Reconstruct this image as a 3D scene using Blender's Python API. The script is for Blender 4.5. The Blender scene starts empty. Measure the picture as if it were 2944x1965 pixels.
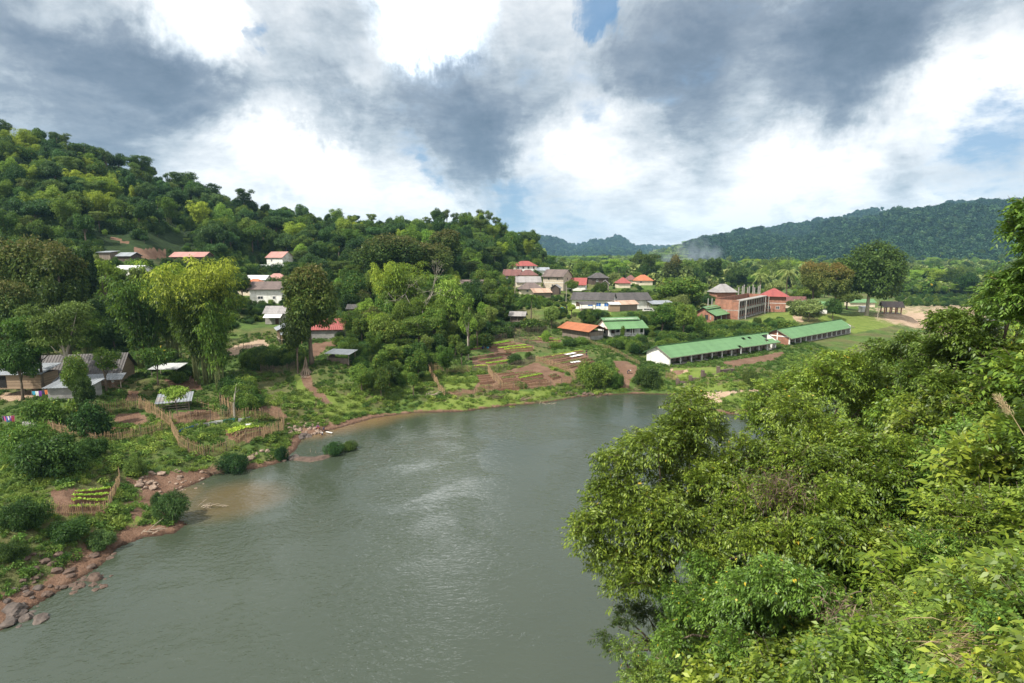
import bpy, math, random
import numpy as np
from mathutils import Vector, Matrix, noise as mnoise

SC = bpy.context.scene
COL = SC.collection
random.seed(7)
RNG = np.random.default_rng(11)

# ------------------------------------------------------------------ camera
H = 30.0                       # camera height above the river
F = 569.0                      # focal length in pixels of a 1024 px wide picture
PITCH = math.radians(8.446)
SP, CP = math.sin(PITCH), math.cos(PITCH)
cam = bpy.data.cameras.new('camera'); cam.lens = 20.0; cam.sensor_width = 36.0
cam.clip_start = 0.3; cam.clip_end = 30000
camo = bpy.data.objects.new('camera', cam); COL.objects.link(camo)
camo.location = (0, 0, H); camo.rotation_euler = (math.radians(90) - PITCH, 0, 0)
SC.camera = camo

def S(v):                      # dz/dy of the ray through picture row v (1024-px picture)
    d = (v - 341.5) / F
    return (-SP - d * CP) / (CP - d * SP)
def A(u, v):                   # dx/dy of the ray through picture point u, v
    d = (v - 341.5) / F
    return (u - 512) / F / (CP - d * SP)
K = 1024 / 2944.0              # full-size photo pixels -> 1024 px

# ------------------------------------------------------------------ light and sky
SUN_AZ = math.radians(-128)    # measured from +Y towards +X
SUN_EL = math.radians(50)
sun_dir = Vector((math.sin(SUN_AZ) * math.cos(SUN_EL), math.cos(SUN_AZ) * math.cos(SUN_EL), math.sin(SUN_EL)))
sl = bpy.data.lights.new('sun', 'SUN'); sl.energy = 5.0; sl.angle = math.radians(1.5); sl.color = (1.0, 0.95, 0.86)
so = bpy.data.objects.new('sun', sl); COL.objects.link(so)
so.rotation_euler = sun_dir.to_track_quat('Z', 'Y').to_euler(); so.location = (0, 0, 400)

SC.view_settings.view_transform = 'Standard'; SC.view_settings.look = 'None'
SC.view_settings.exposure = 0.5; SC.view_settings.gamma = 1.0
SC.cycles.max_bounces = 6; SC.cycles.diffuse_bounces = 2; SC.cycles.glossy_bounces = 3
SC.cycles.transmission_bounces = 3; SC.cycles.transparent_max_bounces = 8; SC.cycles.volume_bounces = 0
SC.cycles.use_denoising = True

class NT:
    """tiny node helper"""
    def __init__(s, nt): s.nt = nt; s.n = nt.nodes; s.l = nt.links
    def new(s, t, **kw):
        n = s.n.new(t)
        for k, v in kw.items(): setattr(n, k, v)
        return n
    def put(s, sock, val):
        if hasattr(val, 'is_linked') or isinstance(val, bpy.types.NodeSocket): s.l.new(val, sock)
        else:
            if isinstance(val, (tuple, list)) and len(val) == 3 and sock.type == 'RGBA': val = (*val, 1)
            sock.default_value = val
    def math(s, op, a, b=0.0, c=None, clamp=False):
        n = s.new('ShaderNodeMath', operation=op, use_clamp=clamp); s.put(n.inputs[0], a); s.put(n.inputs[1], b)
        if c is not None: s.put(n.inputs[2], c)
        return n.outputs[0]
    def mix(s, f, a, b, mode='MIX'):
        n = s.new('ShaderNodeMix', data_type='RGBA', blend_type=mode)
        s.put(n.inputs[0], f); s.put(n.inputs[6], a); s.put(n.inputs[7], b)
        return n.outputs[2]
    def ramp(s, f, stops, interp='LINEAR'):
        n = s.new('ShaderNodeValToRGB'); cr = n.color_ramp; cr.interpolation = interp
        while len(cr.elements) < len(stops): cr.elements.new(0.5)
        for e, (p, c) in zip(cr.elements, stops): e.position = p; e.color = (*c, 1) if len(c) == 3 else c
        s.put(n.inputs[0], f); return n.outputs[0]
    def mapr(s, f, a, b, c=0.0, d=1.0, smooth=True):
        n = s.new('ShaderNodeMapRange'); n.interpolation_type = 'SMOOTHSTEP' if smooth else 'LINEAR'
        s.put(n.inputs[0], f); s.put(n.inputs[1], a); s.put(n.inputs[2], b); s.put(n.inputs[3], c); s.put(n.inputs[4], d)
        return n.outputs[0]
    def noise(s, vec, scale, detail=4.0, rough=0.55, dist=0.0):
        n = s.new('ShaderNodeTexNoise'); 
        if vec is not None: s.put(n.inputs['Vector'], vec)
        n.inputs['Scale'].default_value = scale; n.inputs['Detail'].default_value = detail
        n.inputs['Roughness'].default_value = rough; n.inputs['Distortion'].default_value = dist
        return n.outputs[0], n.outputs[1]
    def vmath(s, op, a, b=None, sc=None):
        n = s.new('ShaderNodeVectorMath', operation=op); s.put(n.inputs[0], a)
        if b is not None: s.put(n.inputs[1], b)
        if sc is not None: s.put(n.inputs[3], sc)
        return n.outputs['Value'] if op in ('DOT_PRODUCT', 'LENGTH', 'DISTANCE') else n.outputs[0]

def pix_dir(u, v):
    d = (v - 341.5) / F
    return Vector(((u - 512) / F, CP - d * SP, -SP - d * CP)).normalized()

def build_world():
    w = bpy.data.worlds.new('World'); SC.world = w; w.use_nodes = True
    t = NT(w.node_tree); t.n.clear()
    out = t.new('ShaderNodeOutputWorld'); bg = t.new('ShaderNodeBackground')
    sky = t.new('ShaderNodeTexSky', sky_type='NISHITA', sun_disc=False)
    sky.sun_elevation = SUN_EL; sky.sun_rotation = SUN_AZ
    tc = t.new('ShaderNodeTexCoord').outputs['Generated']
    sep = t.new('ShaderNodeSeparateXYZ'); t.put(sep.inputs[0], tc)
    zc = t.math('ADD', t.math('MAXIMUM', sep.outputs[2], 0.0), 0.26)
    pl = t.new('ShaderNodeCombineXYZ')
    t.put(pl.inputs[0], t.math('DIVIDE', sep.outputs[0], zc)); t.put(pl.inputs[1], t.math('DIVIDE', sep.outputs[1], zc))
    t.put(pl.inputs[2], t.math('MULTIPLY', sep.outputs[2], 0.5))
    P = pl.outputs[0]
    nf, nc = t.noise(P, 1.15, 7, 0.58, 0.35)
    n2, _ = t.noise(P, 3.6, 8, 0.62, 0.25)
    n3, nc3 = t.noise(tc, 4.6, 8, 0.66, 0.25)
    # cloud layout: soft masses at given directions, their borders broken up by noise
    warp = t.vmath('ADD', tc, t.vmath('SCALE', t.vmath('SUBTRACT', nc3, (0.5, 0.5, 0.5)), sc=0.26))
    warp = t.vmath('NORMALIZE', warp)
    def blob(u, v, r):
        d = t.vmath('DOT_PRODUCT', warp, tuple(pix_dir(u, v)))
        ang = r / F
        return t.mapr(d, math.cos(ang * 1.35), math.cos(ang * 0.12), 0.0, 1.0)
    LAY = [  # u, v, radius, weight
        (120, 12, 50, .5), (185, 30, 42, .75), (225, 48, 32, .4), (270, 15, 40, .15), (350, 8, 50, .1), (300, 40, 44, -.2), (430, 20, 42, 1.3), (365, 55, 44, -.15), (300, 118, 34, .5), (283, 150, 32, .35), (318, 168, 34, .35),
        (255, 175, 46, .38), (345, 196, 46, .36), (395, 205, 46, .28), (440, 195, 50, .3), (590, 112, 32, .4), (620, 130, 40, .35), (548, 140, 34, .3), (640, 160, 60, .22), (810, 168, 44, .6), (760, 184, 38, .35), (705, 196, 44, .22),
        (785, 84, 36, .55), (1000, 88, 46, .55), (940, 112, 52, .48), (870, 132, 46, .42), (1010, 50, 50, .3), (640, 228, 110, .06), (880, 205, 60, .2), (500, 92, 22, .35), (560, 180, 50, .2), (960, 190, 50, .2),
        (455, 118, 62, -.62), (482, 150, 44, -.42), (415, 85, 40, -.3), (520, 95, 46, -.35), (470, 62, 50, -.15), (150, 82, 44, -.5), (205, 92, 44, -.55), (245, 108, 34, -.35), (40, 62, 80, -.42), (85, 110, 50, -.3), (20, 130, 60, -.2),
        (325, 105, 26, -.4), (300, 75, 36, -.2), (355, 128, 30, -.25), (372, 172, 26, -.35), (700, 62, 70, -.42), (640, 96, 50, -.35), (765, 42, 60, -.42), (840, 60, 60, -.5), (900, 26, 70, -.5), (985, 8, 60, -.35), (735, 125, 50, -.3), (830, 95, 46, -.3), (680, 20, 50, -.2),
        (880, 172, 34, -.35), (930, 176, 34, -.25), (850, 188, 40, -.2), (700, 165, 30, -.2), (530, 165, 34, -.25), (60, 18, 50, -.25), (160, 150, 50, -.1)]
    n5, _ = t.noise(P, 9.0, 8, 0.66, 0.2)
    b = t.math('ADD', 0.50, t.math('MULTIPLY', t.math('SUBTRACT', nf, 0.5), 0.9))
    b = t.math('ADD', b, t.math('MULTIPLY', t.math('SUBTRACT', n2, 0.5), 0.95))
    b = t.math('ADD', b, t.math('MULTIPLY', t.math('SUBTRACT', n5, 0.5), 0.5))
    n6, _ = t.noise(P, 24.0, 6, 0.6, 0.1); b = t.math('ADD', b, t.math('MULTIPLY', t.math('SUBTRACT', n6, 0.5), 0.16))
    for (u, v, r, wt) in LAY:
        b = t.math('MULTIPLY_ADD', blob(u, v, r), wt * (.60 if wt > 0 else .58), b)
    # paler towards the horizon; unseen sky behind the viewer brightened as added fill light
    b = t.math('ADD', b, t.mapr(sep.outputs[2], 0.16, 0.0, 0.0, 0.10))
    b = t.math('ADD', b, t.mapr(sep.outputs[1], 0.25, -0.3, 0.0, 0.55))
    b = t.math('DIVIDE', t.math('ADD', b, 0.52), 1.44)
    cloud = t.ramp(b, [(0.0, (.12, .17, .24)), (0.25, (.19, .245, .325)), (0.42, (.29, .345, .42)), (0.58, (.48, .54, .60)), (0.73, (.70, .74, .78)), (0.88, (.90, .92, .935)), (1.0, (1.06, 1.06, 1.06))])
    back = t.mapr(sep.outputs[1], 0.2, -0.4, 1.0, 1.1)  # further gain on the unseen rear sky, added to light the scene
    glow = t.math('ADD', back, t.math('ADD', t.math('MULTIPLY', t.math('POWER', blob(430, 8, 62), 2.0), 1.9), t.math('MULTIPLY', t.math('POWER', blob(180, 25, 45), 2.0), .3)))
    cloud = t.vmath('SCALE', cloud, sc=glow)
    bl = t.math('MULTIPLY', t.math('ADD', t.math('SUBTRACT', n2, 0.5), t.math('MULTIPLY', t.math('SUBTRACT', n5, 0.5), .6)), 1.3)
    for (u, v, r, wt) in [(606, 12, 22, .6), (614, 34, 14, .35), (590, 80, 26, .25), (534, 50, 16, .2), (410, 160, 18, .3), (425, 175, 16, .25), (985, 178, 46, .33), (1005, 150, 30, .2), (560, 205, 50, .4), (500, 200, 34, .35), (690, 62, 40, .25), (258, 32, 10, .5)]:
        bl = t.math('MULTIPLY_ADD', blob(u, v, r), wt, bl)
    blm = t.mapr(bl, 0.12, 0.75)
    skyc = t.vmath('SCALE', sky.outputs[0], sc=0.10)
    skyc = t.mix(0.6, skyc, (0.10, 0.30, 0.58))
    colr = t.mix(t.math('MULTIPLY', blm, 0.85), cloud, skyc)
    # below the horizon: hazy ground tone
    colr = t.mix(t.mapr(sep.outputs[2], -0.02, -0.10), colr, (0.10, 0.13, 0.09))
    t.put(bg.inputs[0], colr); bg.inputs[1].default_value = 0.80
    t.l.new(bg.outputs[0], out.inputs[0])
    w.cycles.sampling_method = 'MANUAL'; w.cycles.sample_map_resolution = 512
build_world()

# ------------------------------------------------------------------ object helpers
def tag(o, label=None, cat=None, group=None, kind=None):
    if label: o['label'] = label
    if cat: o['category'] = cat
    if group: o['group'] = group
    if kind: o['kind'] = kind
    return o
def empty(name, loc, rz=0.0, label=None, cat=None, group=None):
    o = bpy.data.objects.new(name, None); COL.objects.link(o)
    o.location = loc; o.rotation_euler = (0, 0, rz); o.empty_display_size = 0.3
    return tag(o, label, cat, group)
def link(name, me, mat=None, parent=None, loc=None, rz=None, sc=None):
    o = bpy.data.objects.new(name, me); COL.objects.link(o)
    if mat is not None:
        if not me.materials: me.materials.append(mat)
        elif me.materials[0] is not mat:
            o.material_slots[0].link = 'OBJECT'; o.material_slots[0].material = mat
    if parent is not None: o.parent = parent
    if loc is not None: o.location = loc
    if rz is not None: o.rotation_euler = (0, 0, rz)
    if sc is not None: o.scale = sc if isinstance(sc, (tuple, list)) else (sc, sc, sc)
    return o

class MB:
    def __init__(s): s.v = []; s.f = []
    def poly(s, pts):
        k = len(s.v); s.v += [tuple(p) for p in pts]; s.f.append(tuple(range(k, k + len(pts)))); return s
    def hexa(s, p):            # 8 corners: bottom 4 (ccw), top 4
        k = len(s.v); s.v += [tuple(q) for q in p]
        s.f += [(k+3, k+2, k+1, k), (k+4, k+5, k+6, k+7), (k, k+1, k+5, k+4), (k+1, k+2, k+6, k+5), (k+2, k+3, k+7, k+6), (k+3, k, k+4, k+7)]
        return s
    def box(s, x0, y0, z0, x1, y1, z1):
        return s.hexa([(x0, y0, z0), (x1, y0, z0), (x1, y1, z0), (x0, y1, z0), (x0, y0, z1), (x1, y0, z1), (x1, y1, z1), (x0, y1, z1)])
    def slab(s, pts, th):      # sloping plate: polygon pts (ccw from above), thickness downwards
        k = len(s.v); n = len(pts)
        s.v += [tuple(p) for p in pts] + [(p[0], p[1], p[2] - th) for p in pts]
        s.f.append(tuple(range(k, k + n))); s.f.append(tuple(range(k + 2 * n - 1, k + n - 1, -1)))
        for i in range(n):
            j = (i + 1) % n; s.f.append((k + i, k + n + i, k + n + j, k + j))
        return s
    def tube(s, pts, rad, seg=6):
        pts = [Vector(p) for p in pts]; k0 = len(s.v); n = len(pts)
        if not hasattr(rad, '__len__'): rad = [rad] * n
        for i, p in enumerate(pts):
            d = (pts[min(i + 1, n - 1)] - pts[max(i - 1, 0)]).normalized()
            a = d.orthogonal().normalized() if abs(d.z) < 0.9 else Vector((1, 0, 0)); a = (a - d * a.dot(d)).normalized(); b = d.cross(a)
            for q in range(seg):
                t = 2 * math.pi * q / seg
                s.v.append(tuple(p + (a * math.cos(t) + b * math.sin(t)) * rad[i]))
        for i in range(n - 1):
            for q in range(seg):
                q2 = (q + 1) % seg
                s.f.append((k0 + i*seg + q, k0 + i*seg + q2, k0 + (i+1)*seg + q2, k0 + (i+1)*seg + q))
        s.f.append(tuple(k0 + q for q in range(seg))[::-1]); s.f.append(tuple(k0 + (n-1)*seg + q for q in range(seg)))
        return s
    def mesh(s, name, smooth=False):
        me = bpy.data.meshes.new(name); me.from_pydata(s.v, [], s.f)
        if smooth: me.polygons.foreach_set('use_smooth', [True] * len(me.polygons))
        me.update(); return me
    def build(s, name, mat, parent=None, smooth=False):
        return link(name, s.mesh(name, smooth), mat, parent)

def quads_mesh(name, V):
    """V: (n,4,3) array of separate four-cornered leaves"""
    n = len(V); me = bpy.data.meshes.new(name)
    me.vertices.add(4 * n); me.vertices.foreach_set('co', V.reshape(-1).astype(np.float32))
    me.loops.add(4 * n); me.loops.foreach_set('vertex_index', np.arange(4 * n, dtype=np.int32))
    me.polygons.add(n); me.polygons.foreach_set('loop_start', np.arange(0, 4 * n, 4, dtype=np.int32))
    me.update(calc_edges=True); return me

def nrm(a): return a / (np.linalg.norm(a, axis=-1, keepdims=True) + 1e-9)
def leaves(P, D, N, L, W, fold=0.15, tipdrop=0.12):
    D = nrm(D); Sd = nrm(np.cross(D, N)); N = np.cross(Sd, D)
    L = np.asarray(L).reshape(-1, 1); W = np.asarray(W).reshape(-1, 1)
    m = P + D * L * 0.42 + N * W * fold
    tip = P + D * L; tip[:, 2] -= (L * tipdrop)[:, 0]
    return np.stack([P, m + Sd * W * 0.5, tip, m - Sd * W * 0.5], axis=1)

# ------------------------------------------------------------------ materials
M = {}
def mat(name):
    m = bpy.data.materials.new(name); m.use_nodes = True; t = NT(m.node_tree); t.n.clear()
    out = t.new('ShaderNodeOutputMaterial'); b = t.new('ShaderNodeBsdfPrincipled')
    t.l.new(b.outputs[0], out.inputs[0]); M[name] = m
    return m, t, b, out
def leaf_mat(name, dark, main, light, yellow=None, top=None, trans=0.3, yf=0.03, gloss=0.14, topz=(0.45, 0.85), cs=0.35):
    m, t, b, out = mat(name)
    g = t.new('ShaderNodeNewGeometry'); oi = t.new('ShaderNodeObjectInfo'); tc = t.new('ShaderNodeTexCoord')
    isl = g.outputs['Random Per Island']
    nf, _ = t.noise(g.outputs['Position'], cs, 3, 0.6)
    f = t.math('ADD', t.math('MULTIPLY', isl, 0.55), t.math('MULTIPLY', t.math('SUBTRACT', nf, 0.25), 0.9))
    f = t.math('ADD', f, t.math('MULTIPLY', t.math('SUBTRACT', oi.outputs['Random'], 0.5), 0.18 if '_fg' in name else 0.42))
    c = t.ramp(f, [(0.12, dark), (0.5, main), (0.95, light)])
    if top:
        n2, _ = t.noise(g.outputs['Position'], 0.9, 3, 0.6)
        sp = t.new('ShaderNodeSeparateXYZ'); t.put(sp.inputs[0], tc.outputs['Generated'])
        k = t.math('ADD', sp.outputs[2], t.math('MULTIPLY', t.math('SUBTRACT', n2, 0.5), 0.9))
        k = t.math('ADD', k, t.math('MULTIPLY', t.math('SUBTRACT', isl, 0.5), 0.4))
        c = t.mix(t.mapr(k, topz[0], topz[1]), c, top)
    if yellow:
        sep = t.math('FRACT', t.math('MULTIPLY', isl, 97.3))
        c = t.mix(t.math('GREATER_THAN', sep, 1 - yf), c, yellow)
    hs = t.new('ShaderNodeHueSaturation'); t.put(hs.inputs['Color'], c)
    t.put(hs.inputs['Hue'], t.math('ADD', 0.5, t.math('MULTIPLY', t.math('SUBTRACT', t.math('FRACT', t.math('MULTIPLY', oi.outputs['Random'], 13.7)), 0.5), 0.035)))
    t.put(hs.inputs['Value'], t.math('ADD', 0.98 if '_fg' in name else 0.84, t.math('MULTIPLY', t.math('FRACT', t.math('MULTIPLY', oi.outputs['Random'], 7.3)), 0.2 if '_fg' in name else 0.34)))
    c = hs.outputs[0]
    t.put(b.inputs['Base Color'], c); b.inputs['Roughness'].default_value = 0.46
    b.inputs['Specular IOR Level'].default_value = gloss
    tr = t.new('ShaderNodeBsdfTranslucent'); t.put(tr.inputs[0], t.mix(0.5, c, light))
    mx = t.new('ShaderNodeMixShader'); mx.inputs[0].default_value = trans
    t.l.new(b.outputs[0], mx.inputs[1]); t.l.new(tr.outputs[0], mx.inputs[2]); t.l.new(mx.outputs[0], out.inputs[0])
    return m
leaf_mat('leaf_dark', (.010, .026, .008), (.034, .078, .016), (.10, .17, .034))
leaf_mat('leaf_teal', (.012, .034, .013), (.042, .098, .026), (.115, .195, .055))
leaf_mat('leaf_mid', (.022, .05, .010), (.08, .15, .022), (.20, .29, .05), yellow=(.35, .25, .03), yf=.01)
leaf_mat('leaf_light', (.05, .10, .014), (.16, .27, .034), (.32, .43, .07))
leaf_mat('leaf_bamboo', (.04, .075, .008), (.19, .28, .03), (.42, .50, .06), trans=.4)
leaf_mat('leaf_bamboo_dark', (.018, .048, .008), (.075, .15, .018), (.22, .32, .045), trans=.35)
leaf_mat('leaf_brown_top', (.018, .042, .010), (.06, .11, .02), (.16, .21, .045), top=(.16, .125, .045), topz=(.5, 1.3))
leaf_mat('leaf_rust_top', (.03, .05, .012), (.10, .14, .03), (.19, .22, .05), top=(.22, .145, .04), topz=(.4, 1.25))
leaf_mat('leaf_olive', (.028, .052, .012), (.09, .145, .03), (.20, .27, .06))
leaf_mat('leaf_scrub', (.07, .10, .03), (.17, .23, .065), (.32, .38, .12))
leaf_mat('leaf_far', (.004, .016, .012), (.014, .045, .026), (.05, .10, .045), trans=.15, cs=0.05)
leaf_mat('leaf_far_light', (.02, .05, .022), (.045, .10, .04), (.09, .16, .07), trans=.15, cs=0.05)
leaf_mat('leaf_fg', (.028, .055, .008), (.12, .19, .020), (.30, .38, .045), yellow=(.45, .33, .03), yf=.003, gloss=.4, cs=0.4)
leaf_mat('leaf_fg_lime', (.035, .07, .012), (.125, .215, .03), (.28, .39, .065), yellow=(.5, .36, .03), yf=.012, gloss=.35, cs=0.4)
leaf_mat('leaf_fg_deep', (.018, .042, .008), (.075, .145, .018), (.19, .29, .045), yellow=(.4, .28, .03), yf=.002, gloss=.4, cs=0.4)
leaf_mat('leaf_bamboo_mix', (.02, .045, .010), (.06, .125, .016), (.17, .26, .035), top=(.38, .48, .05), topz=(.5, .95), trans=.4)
leaf_mat('leaf_weed', (.028, .055, .014), (.08, .15, .028), (.17, .27, .05), cs=.12)
leaf_mat('leaf_grass', (.08, .12, .024), (.16, .24, .042), (.27, .36, .07), cs=.12)
leaf_mat('leaf_crop', (.13, .22, .03), (.27, .42, .05), (.45, .60, .09))
leaf_mat('leaf_crop_dull', (.07, .11, .03), (.14, .2, .05), (.25, .31, .09))
leaf_mat('straw', (.25, .19, .10), (.42, .34, .19), (.62, .52, .33), trans=.2)
leaf_mat('twig', (.05, .035, .025), (.14, .10, .07), (.28, .21, .15), trans=0)

def solid(name, c1, c2=None, scale=2.0, rough=0.85, detail=5, bump=0.0, spec=0.3, metallic=0.0, stops=None, coord='Object', stretch=None):
    m, t, b, out = mat(name)
    tc = t.new('ShaderNodeTexCoord'); vec = tc.outputs[coord]
    if stretch:
        mp = t.new('ShaderNodeMapping'); mp.inputs['Scale'].default_value = stretch; t.put(mp.inputs[0], vec); vec = mp.outputs[0]
    nf, _ = t.noise(vec, scale, detail, 0.62)
    c2 = c2 or tuple(x * 0.7 for x in c1)
    c = t.ramp(nf, [(0.32, c2), (0.62, c1)] if not stops else stops)
    t.put(b.inputs['Base Color'], c); b.inputs['Roughness'].default_value = rough
    b.inputs['Specular IOR Level'].default_value = spec; b.inputs['Metallic'].default_value = metallic
    if bump:
        bp = t.new('ShaderNodeBump'); bp.inputs['Strength'].default_value = bump; bp.inputs['Distance'].default_value = 0.1
        t.put(bp.inputs['Height'], nf); t.l.new(bp.outputs[0], b.inputs['Normal'])
    return m
def sheet_roof(name, c1, c2, pitch=0.35, along='x', rough=0.6, spots=0.35, metallic=0.0, c3=None):
    """corrugated or tiled roofing: ribs run down the slope, stains of its own"""
    m, t, b, out = mat(name)
    tc = t.new('ShaderNodeTexCoord'); sp = t.new('ShaderNodeSeparateXYZ'); t.put(sp.inputs[0], tc.outputs['Object'])
    x = sp.outputs[0 if along == 'x' else 1]; y = sp.outputs[1 if along == 'x' else 0]
    w = t.math('SINE', t.math('MULTIPLY', x, 2 * math.pi / pitch))
    nf, _ = t.noise(tc.outputs['Object'], 0.8, 6, 0.65); n2, _ = t.noise(tc.outputs['Object'], 5.0, 4, 0.6)
    pan = t.math('FRACT', t.math('MULTIPLY', t.math('SINE', t.math('MULTIPLY', t.math('FLOOR', t.math('DIVIDE', x, 0.95)), 12.99)), 437.5))
    f = t.math('ADD', t.math('MULTIPLY', nf, 0.75), t.math('ADD', t.math('MULTIPLY', pan, 0.22), t.math('MULTIPLY', n2, 0.25)))
    c = t.ramp(f, [(0.40, c2), (0.75, c1)])
    if c3: c = t.mix(t.math('MULTIPLY', t.mapr(n2, 0.58, 0.68), spots), c, c3)
    lap = t.math('LESS_THAN', t.math('FRACT', t.math('DIVIDE', y, 1.35)), 0.06)
    c = t.mix(t.math('MULTIPLY', lap, 0.35), c, tuple(q * 0.4 for q in c2))
    t.put(b.inputs['Base Color'], c); b.inputs['Roughness'].default_value = rough; b.inputs['Metallic'].default_value = metallic
    bp = t.new('ShaderNodeBump'); bp.inputs['Strength'].default_value = 0.8; bp.inputs['Distance'].default_value = 0.05
    t.put(bp.inputs['Height'], w); t.l.new(bp.outputs[0], b.inputs['Normal'])
    return m
def brick_mat(name, c1, c2, mortar, sc=4.0):
    m, t, b, out = mat(name)
    tc = t.new('ShaderNodeTexCoord'); sp = t.new('ShaderNodeSeparateXYZ'); t.put(sp.inputs[0], tc.outputs['Object'])
    cb = t.new('ShaderNodeCombineXYZ'); t.put(cb.inputs[0], t.math('ADD', sp.outputs[0], sp.outputs[1])); t.put(cb.inputs[1], sp.outputs[2])
    br = t.new('ShaderNodeTexBrick'); t.put(br.inputs['Vector'], cb.outputs[0]); br.inputs['Scale'].default_value = sc
    t.put(br.inputs['Color1'], c1); t.put(br.inputs['Color2'], c2); t.put(br.inputs['Mortar'], mortar); br.inputs['Mortar Size'].default_value = 0.012
    nf, _ = t.noise(tc.outputs['Object'], 0.7, 5, 0.6)
    c = t.mix(t.mapr(nf, 0.3, 0.7), br.outputs[0], t.vmath('SCALE', br.outputs[0], sc=0.62))
    t.put(b.inputs['Base Color'], c); b.inputs['Roughness'].default_value = 0.9
    return m
def plank_mat(name, c1, c2, pitch=0.22, vertical=True):
    m, t, b, out = mat(name)
    tc = t.new('ShaderNodeTexCoord'); sp = t.new('ShaderNodeSeparateXYZ'); t.put(sp.inputs[0], tc.outputs['Object'])
    k = t.math('ADD', sp.outputs[0], sp.outputs[1]) if vertical else sp.outputs[2]
    q = t.math('DIVIDE', k, pitch); r = t.math('FRACT', t.math('MULTIPLY', t.math('SINE', t.math('MULTIPLY', t.math('FLOOR', q), 78.2)), 437.5))
    nf, _ = t.noise(tc.outputs['Object'], 1.5, 5, 0.6)
    c = t.mix(t.math('ADD', t.math('MULTIPLY', r, 0.55), t.math('MULTIPLY', nf, 0.5)), c2, c1)
    c = t.mix(t.math('LESS_THAN', t.math('FRACT', q), 0.12), c, tuple(x * 0.25 for x in c2))
    t.put(b.inputs['Base Color'], c); b.inputs['Roughness'].default_value = 0.9
    return m
solid('plaster_white', (.80, .79, .75), (.62, .60, .54), 0.9, stops=[(0.25, (.38, .36, .31)), (0.45, (.66, .65, .6)), (0.62, (.78, .77, .73))])
solid('plaster_cream', (.66, .58, .44), (.5, .43, .32), 0.8)
solid('concrete', (.36, .34, .31), (.2, .19, .17), 1.1)
solid('concrete_beige', (.48, .41, .32), (.33, .28, .22), 0.9)
solid('bamboo_mat', (.42, .30, .16), (.27, .18, .09), 3.0)
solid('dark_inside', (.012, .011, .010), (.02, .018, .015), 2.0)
solid('glass_dark', (.03, .035, .04), (.05, .055, .06), 1.0, rough=0.15, spec=0.5)
solid('blue_paint', (.02, .13, .42), (.02, .10, .33), 3.0, rough=0.5)
solid('wood_brown', (.10, .055, .032), (.055, .032, .02), 3.0)
solid('wood_grey', (.26, .22, .18), (.14, .115, .09), 3.0)
solid('white_paint', (.78, .78, .76), (.62, .62, .6), 2.0, rough=0.6)
solid('rubber', (.02, .02, .02), (.015, .015, .015), 2.0)
solid('bark', (.16, .125, .09), (.07, .052, .038), 3.0, bump=.4, stretch=(1, 1, .3))
solid('bark_pale', (.40, .36, .29), (.22, .19, .15), 2.0, bump=.3, stretch=(1, 1, .3))
solid('bamboo_culm', (.20, .22, .08), (.11, .13, .05), 2.0)
solid('rock_brown', (.13, .088, .066), (.055, .038, .03), 1.8, bump=.6)
solid('rock', (.30, .22, .165), (.13, .09, .07), 1.6, bump=.5)
solid('rock_dark', (.12, .095, .08), (.055, .045, .04), 1.6, bump=.5)
solid('soil_bed', (.17, .092, .055), (.085, .046, .03), 3.0, bump=.6, rough=1.0)
solid('fence_cane', (.40, .275, .15), (.22, .145, .085), 2.5)
solid('fence_old', (.17, .135, .10), (.09, .07, .055), 2.5)
solid('driftwood', (.42, .35, .27), (.24, .19, .14), 3.0)
solid('sheet_white', (.72, .71, .68), (.55, .53, .5), 2.0, rough=.5)
solid('sheet_teal', (.06, .30, .28), (.04, .22, .22), 2.0, rough=.5)
solid('sheet_blue', (.05, .16, .42), (.04, .12, .32), 2.0, rough=.5)
solid('sheet_grey', (.33, .32, .36), (.2, .19, .22), 2.0, rough=.5)
solid('skin', (.34, .19, .12), (.30, .165, .10), 3.0, rough=.6)
solid('hair', (.012, .010, .009), (.02, .016, .013), 3.0, rough=.6)
solid('cloth_red', (.30, .03, .05), (.22, .02, .04), 3.0)
solid('cloth_navy', (.025, .035, .08), (.02, .025, .05), 3.0)
solid('cloth_blue', (.03, .12, .40), (.03, .10, .3), 3.0)
solid('cloth_pink', (.55, .10, .25), (.4, .07, .18), 3.0)
solid('cloth_white', (.62, .62, .60), (.5, .5, .49), 3.0)
solid('cloth_purple', (.16, .05, .25), (.11, .03, .18), 3.0)
solid('cloth_orange', (.55, .16, .05), (.42, .12, .04), 3.0)
solid('cloth_cyan', (.05, .30, .42), (.04, .24, .34), 3.0)
solid('van_paint', (.55, .54, .50), (.48, .47, .44), 1.0, rough=.35, spec=.5)
solid('chrome', (.6, .6, .6), (.5, .5, .5), 1.0, rough=.25, metallic=.9)
sheet_roof('roof_green', (.125, .25, .105), (.095, .195, .08), 0.5, rough=.5)
sheet_roof('roof_rust', (.36, .12, .045), (.26, .085, .035), 0.5, c3=(.5, .28, .14))
sheet_roof('roof_rust_pale', (.46, .31, .22), (.26, .15, .10), 0.9, c3=(.5, .45, .4), spots=.8)
sheet_roof('roof_red', (.30, .07, .06), (.22, .05, .045), 0.5)
sheet_roof('roof_pink', (.42, .22, .19), (.33, .16, .135), 0.5)
sheet_roof('roof_orange', (.42, .14, .06), (.32, .10, .045), 0.5)
sheet_roof('roof_maroon', (.17, .07, .06), (.10, .045, .04), 0.5)
sheet_roof('roof_dark', (.08, .07, .066), (.04, .035, .033), 0.5, c3=(.26, .25, .23))
sheet_roof('roof_brown', (.15, .11, .095), (.085, .062, .055), 0.5, c3=(.24, .2, .18))
sheet_roof('roof_grey', (.30, .28, .27), (.19, .175, .17), 0.5, c3=(.4, .38, .36))
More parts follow.
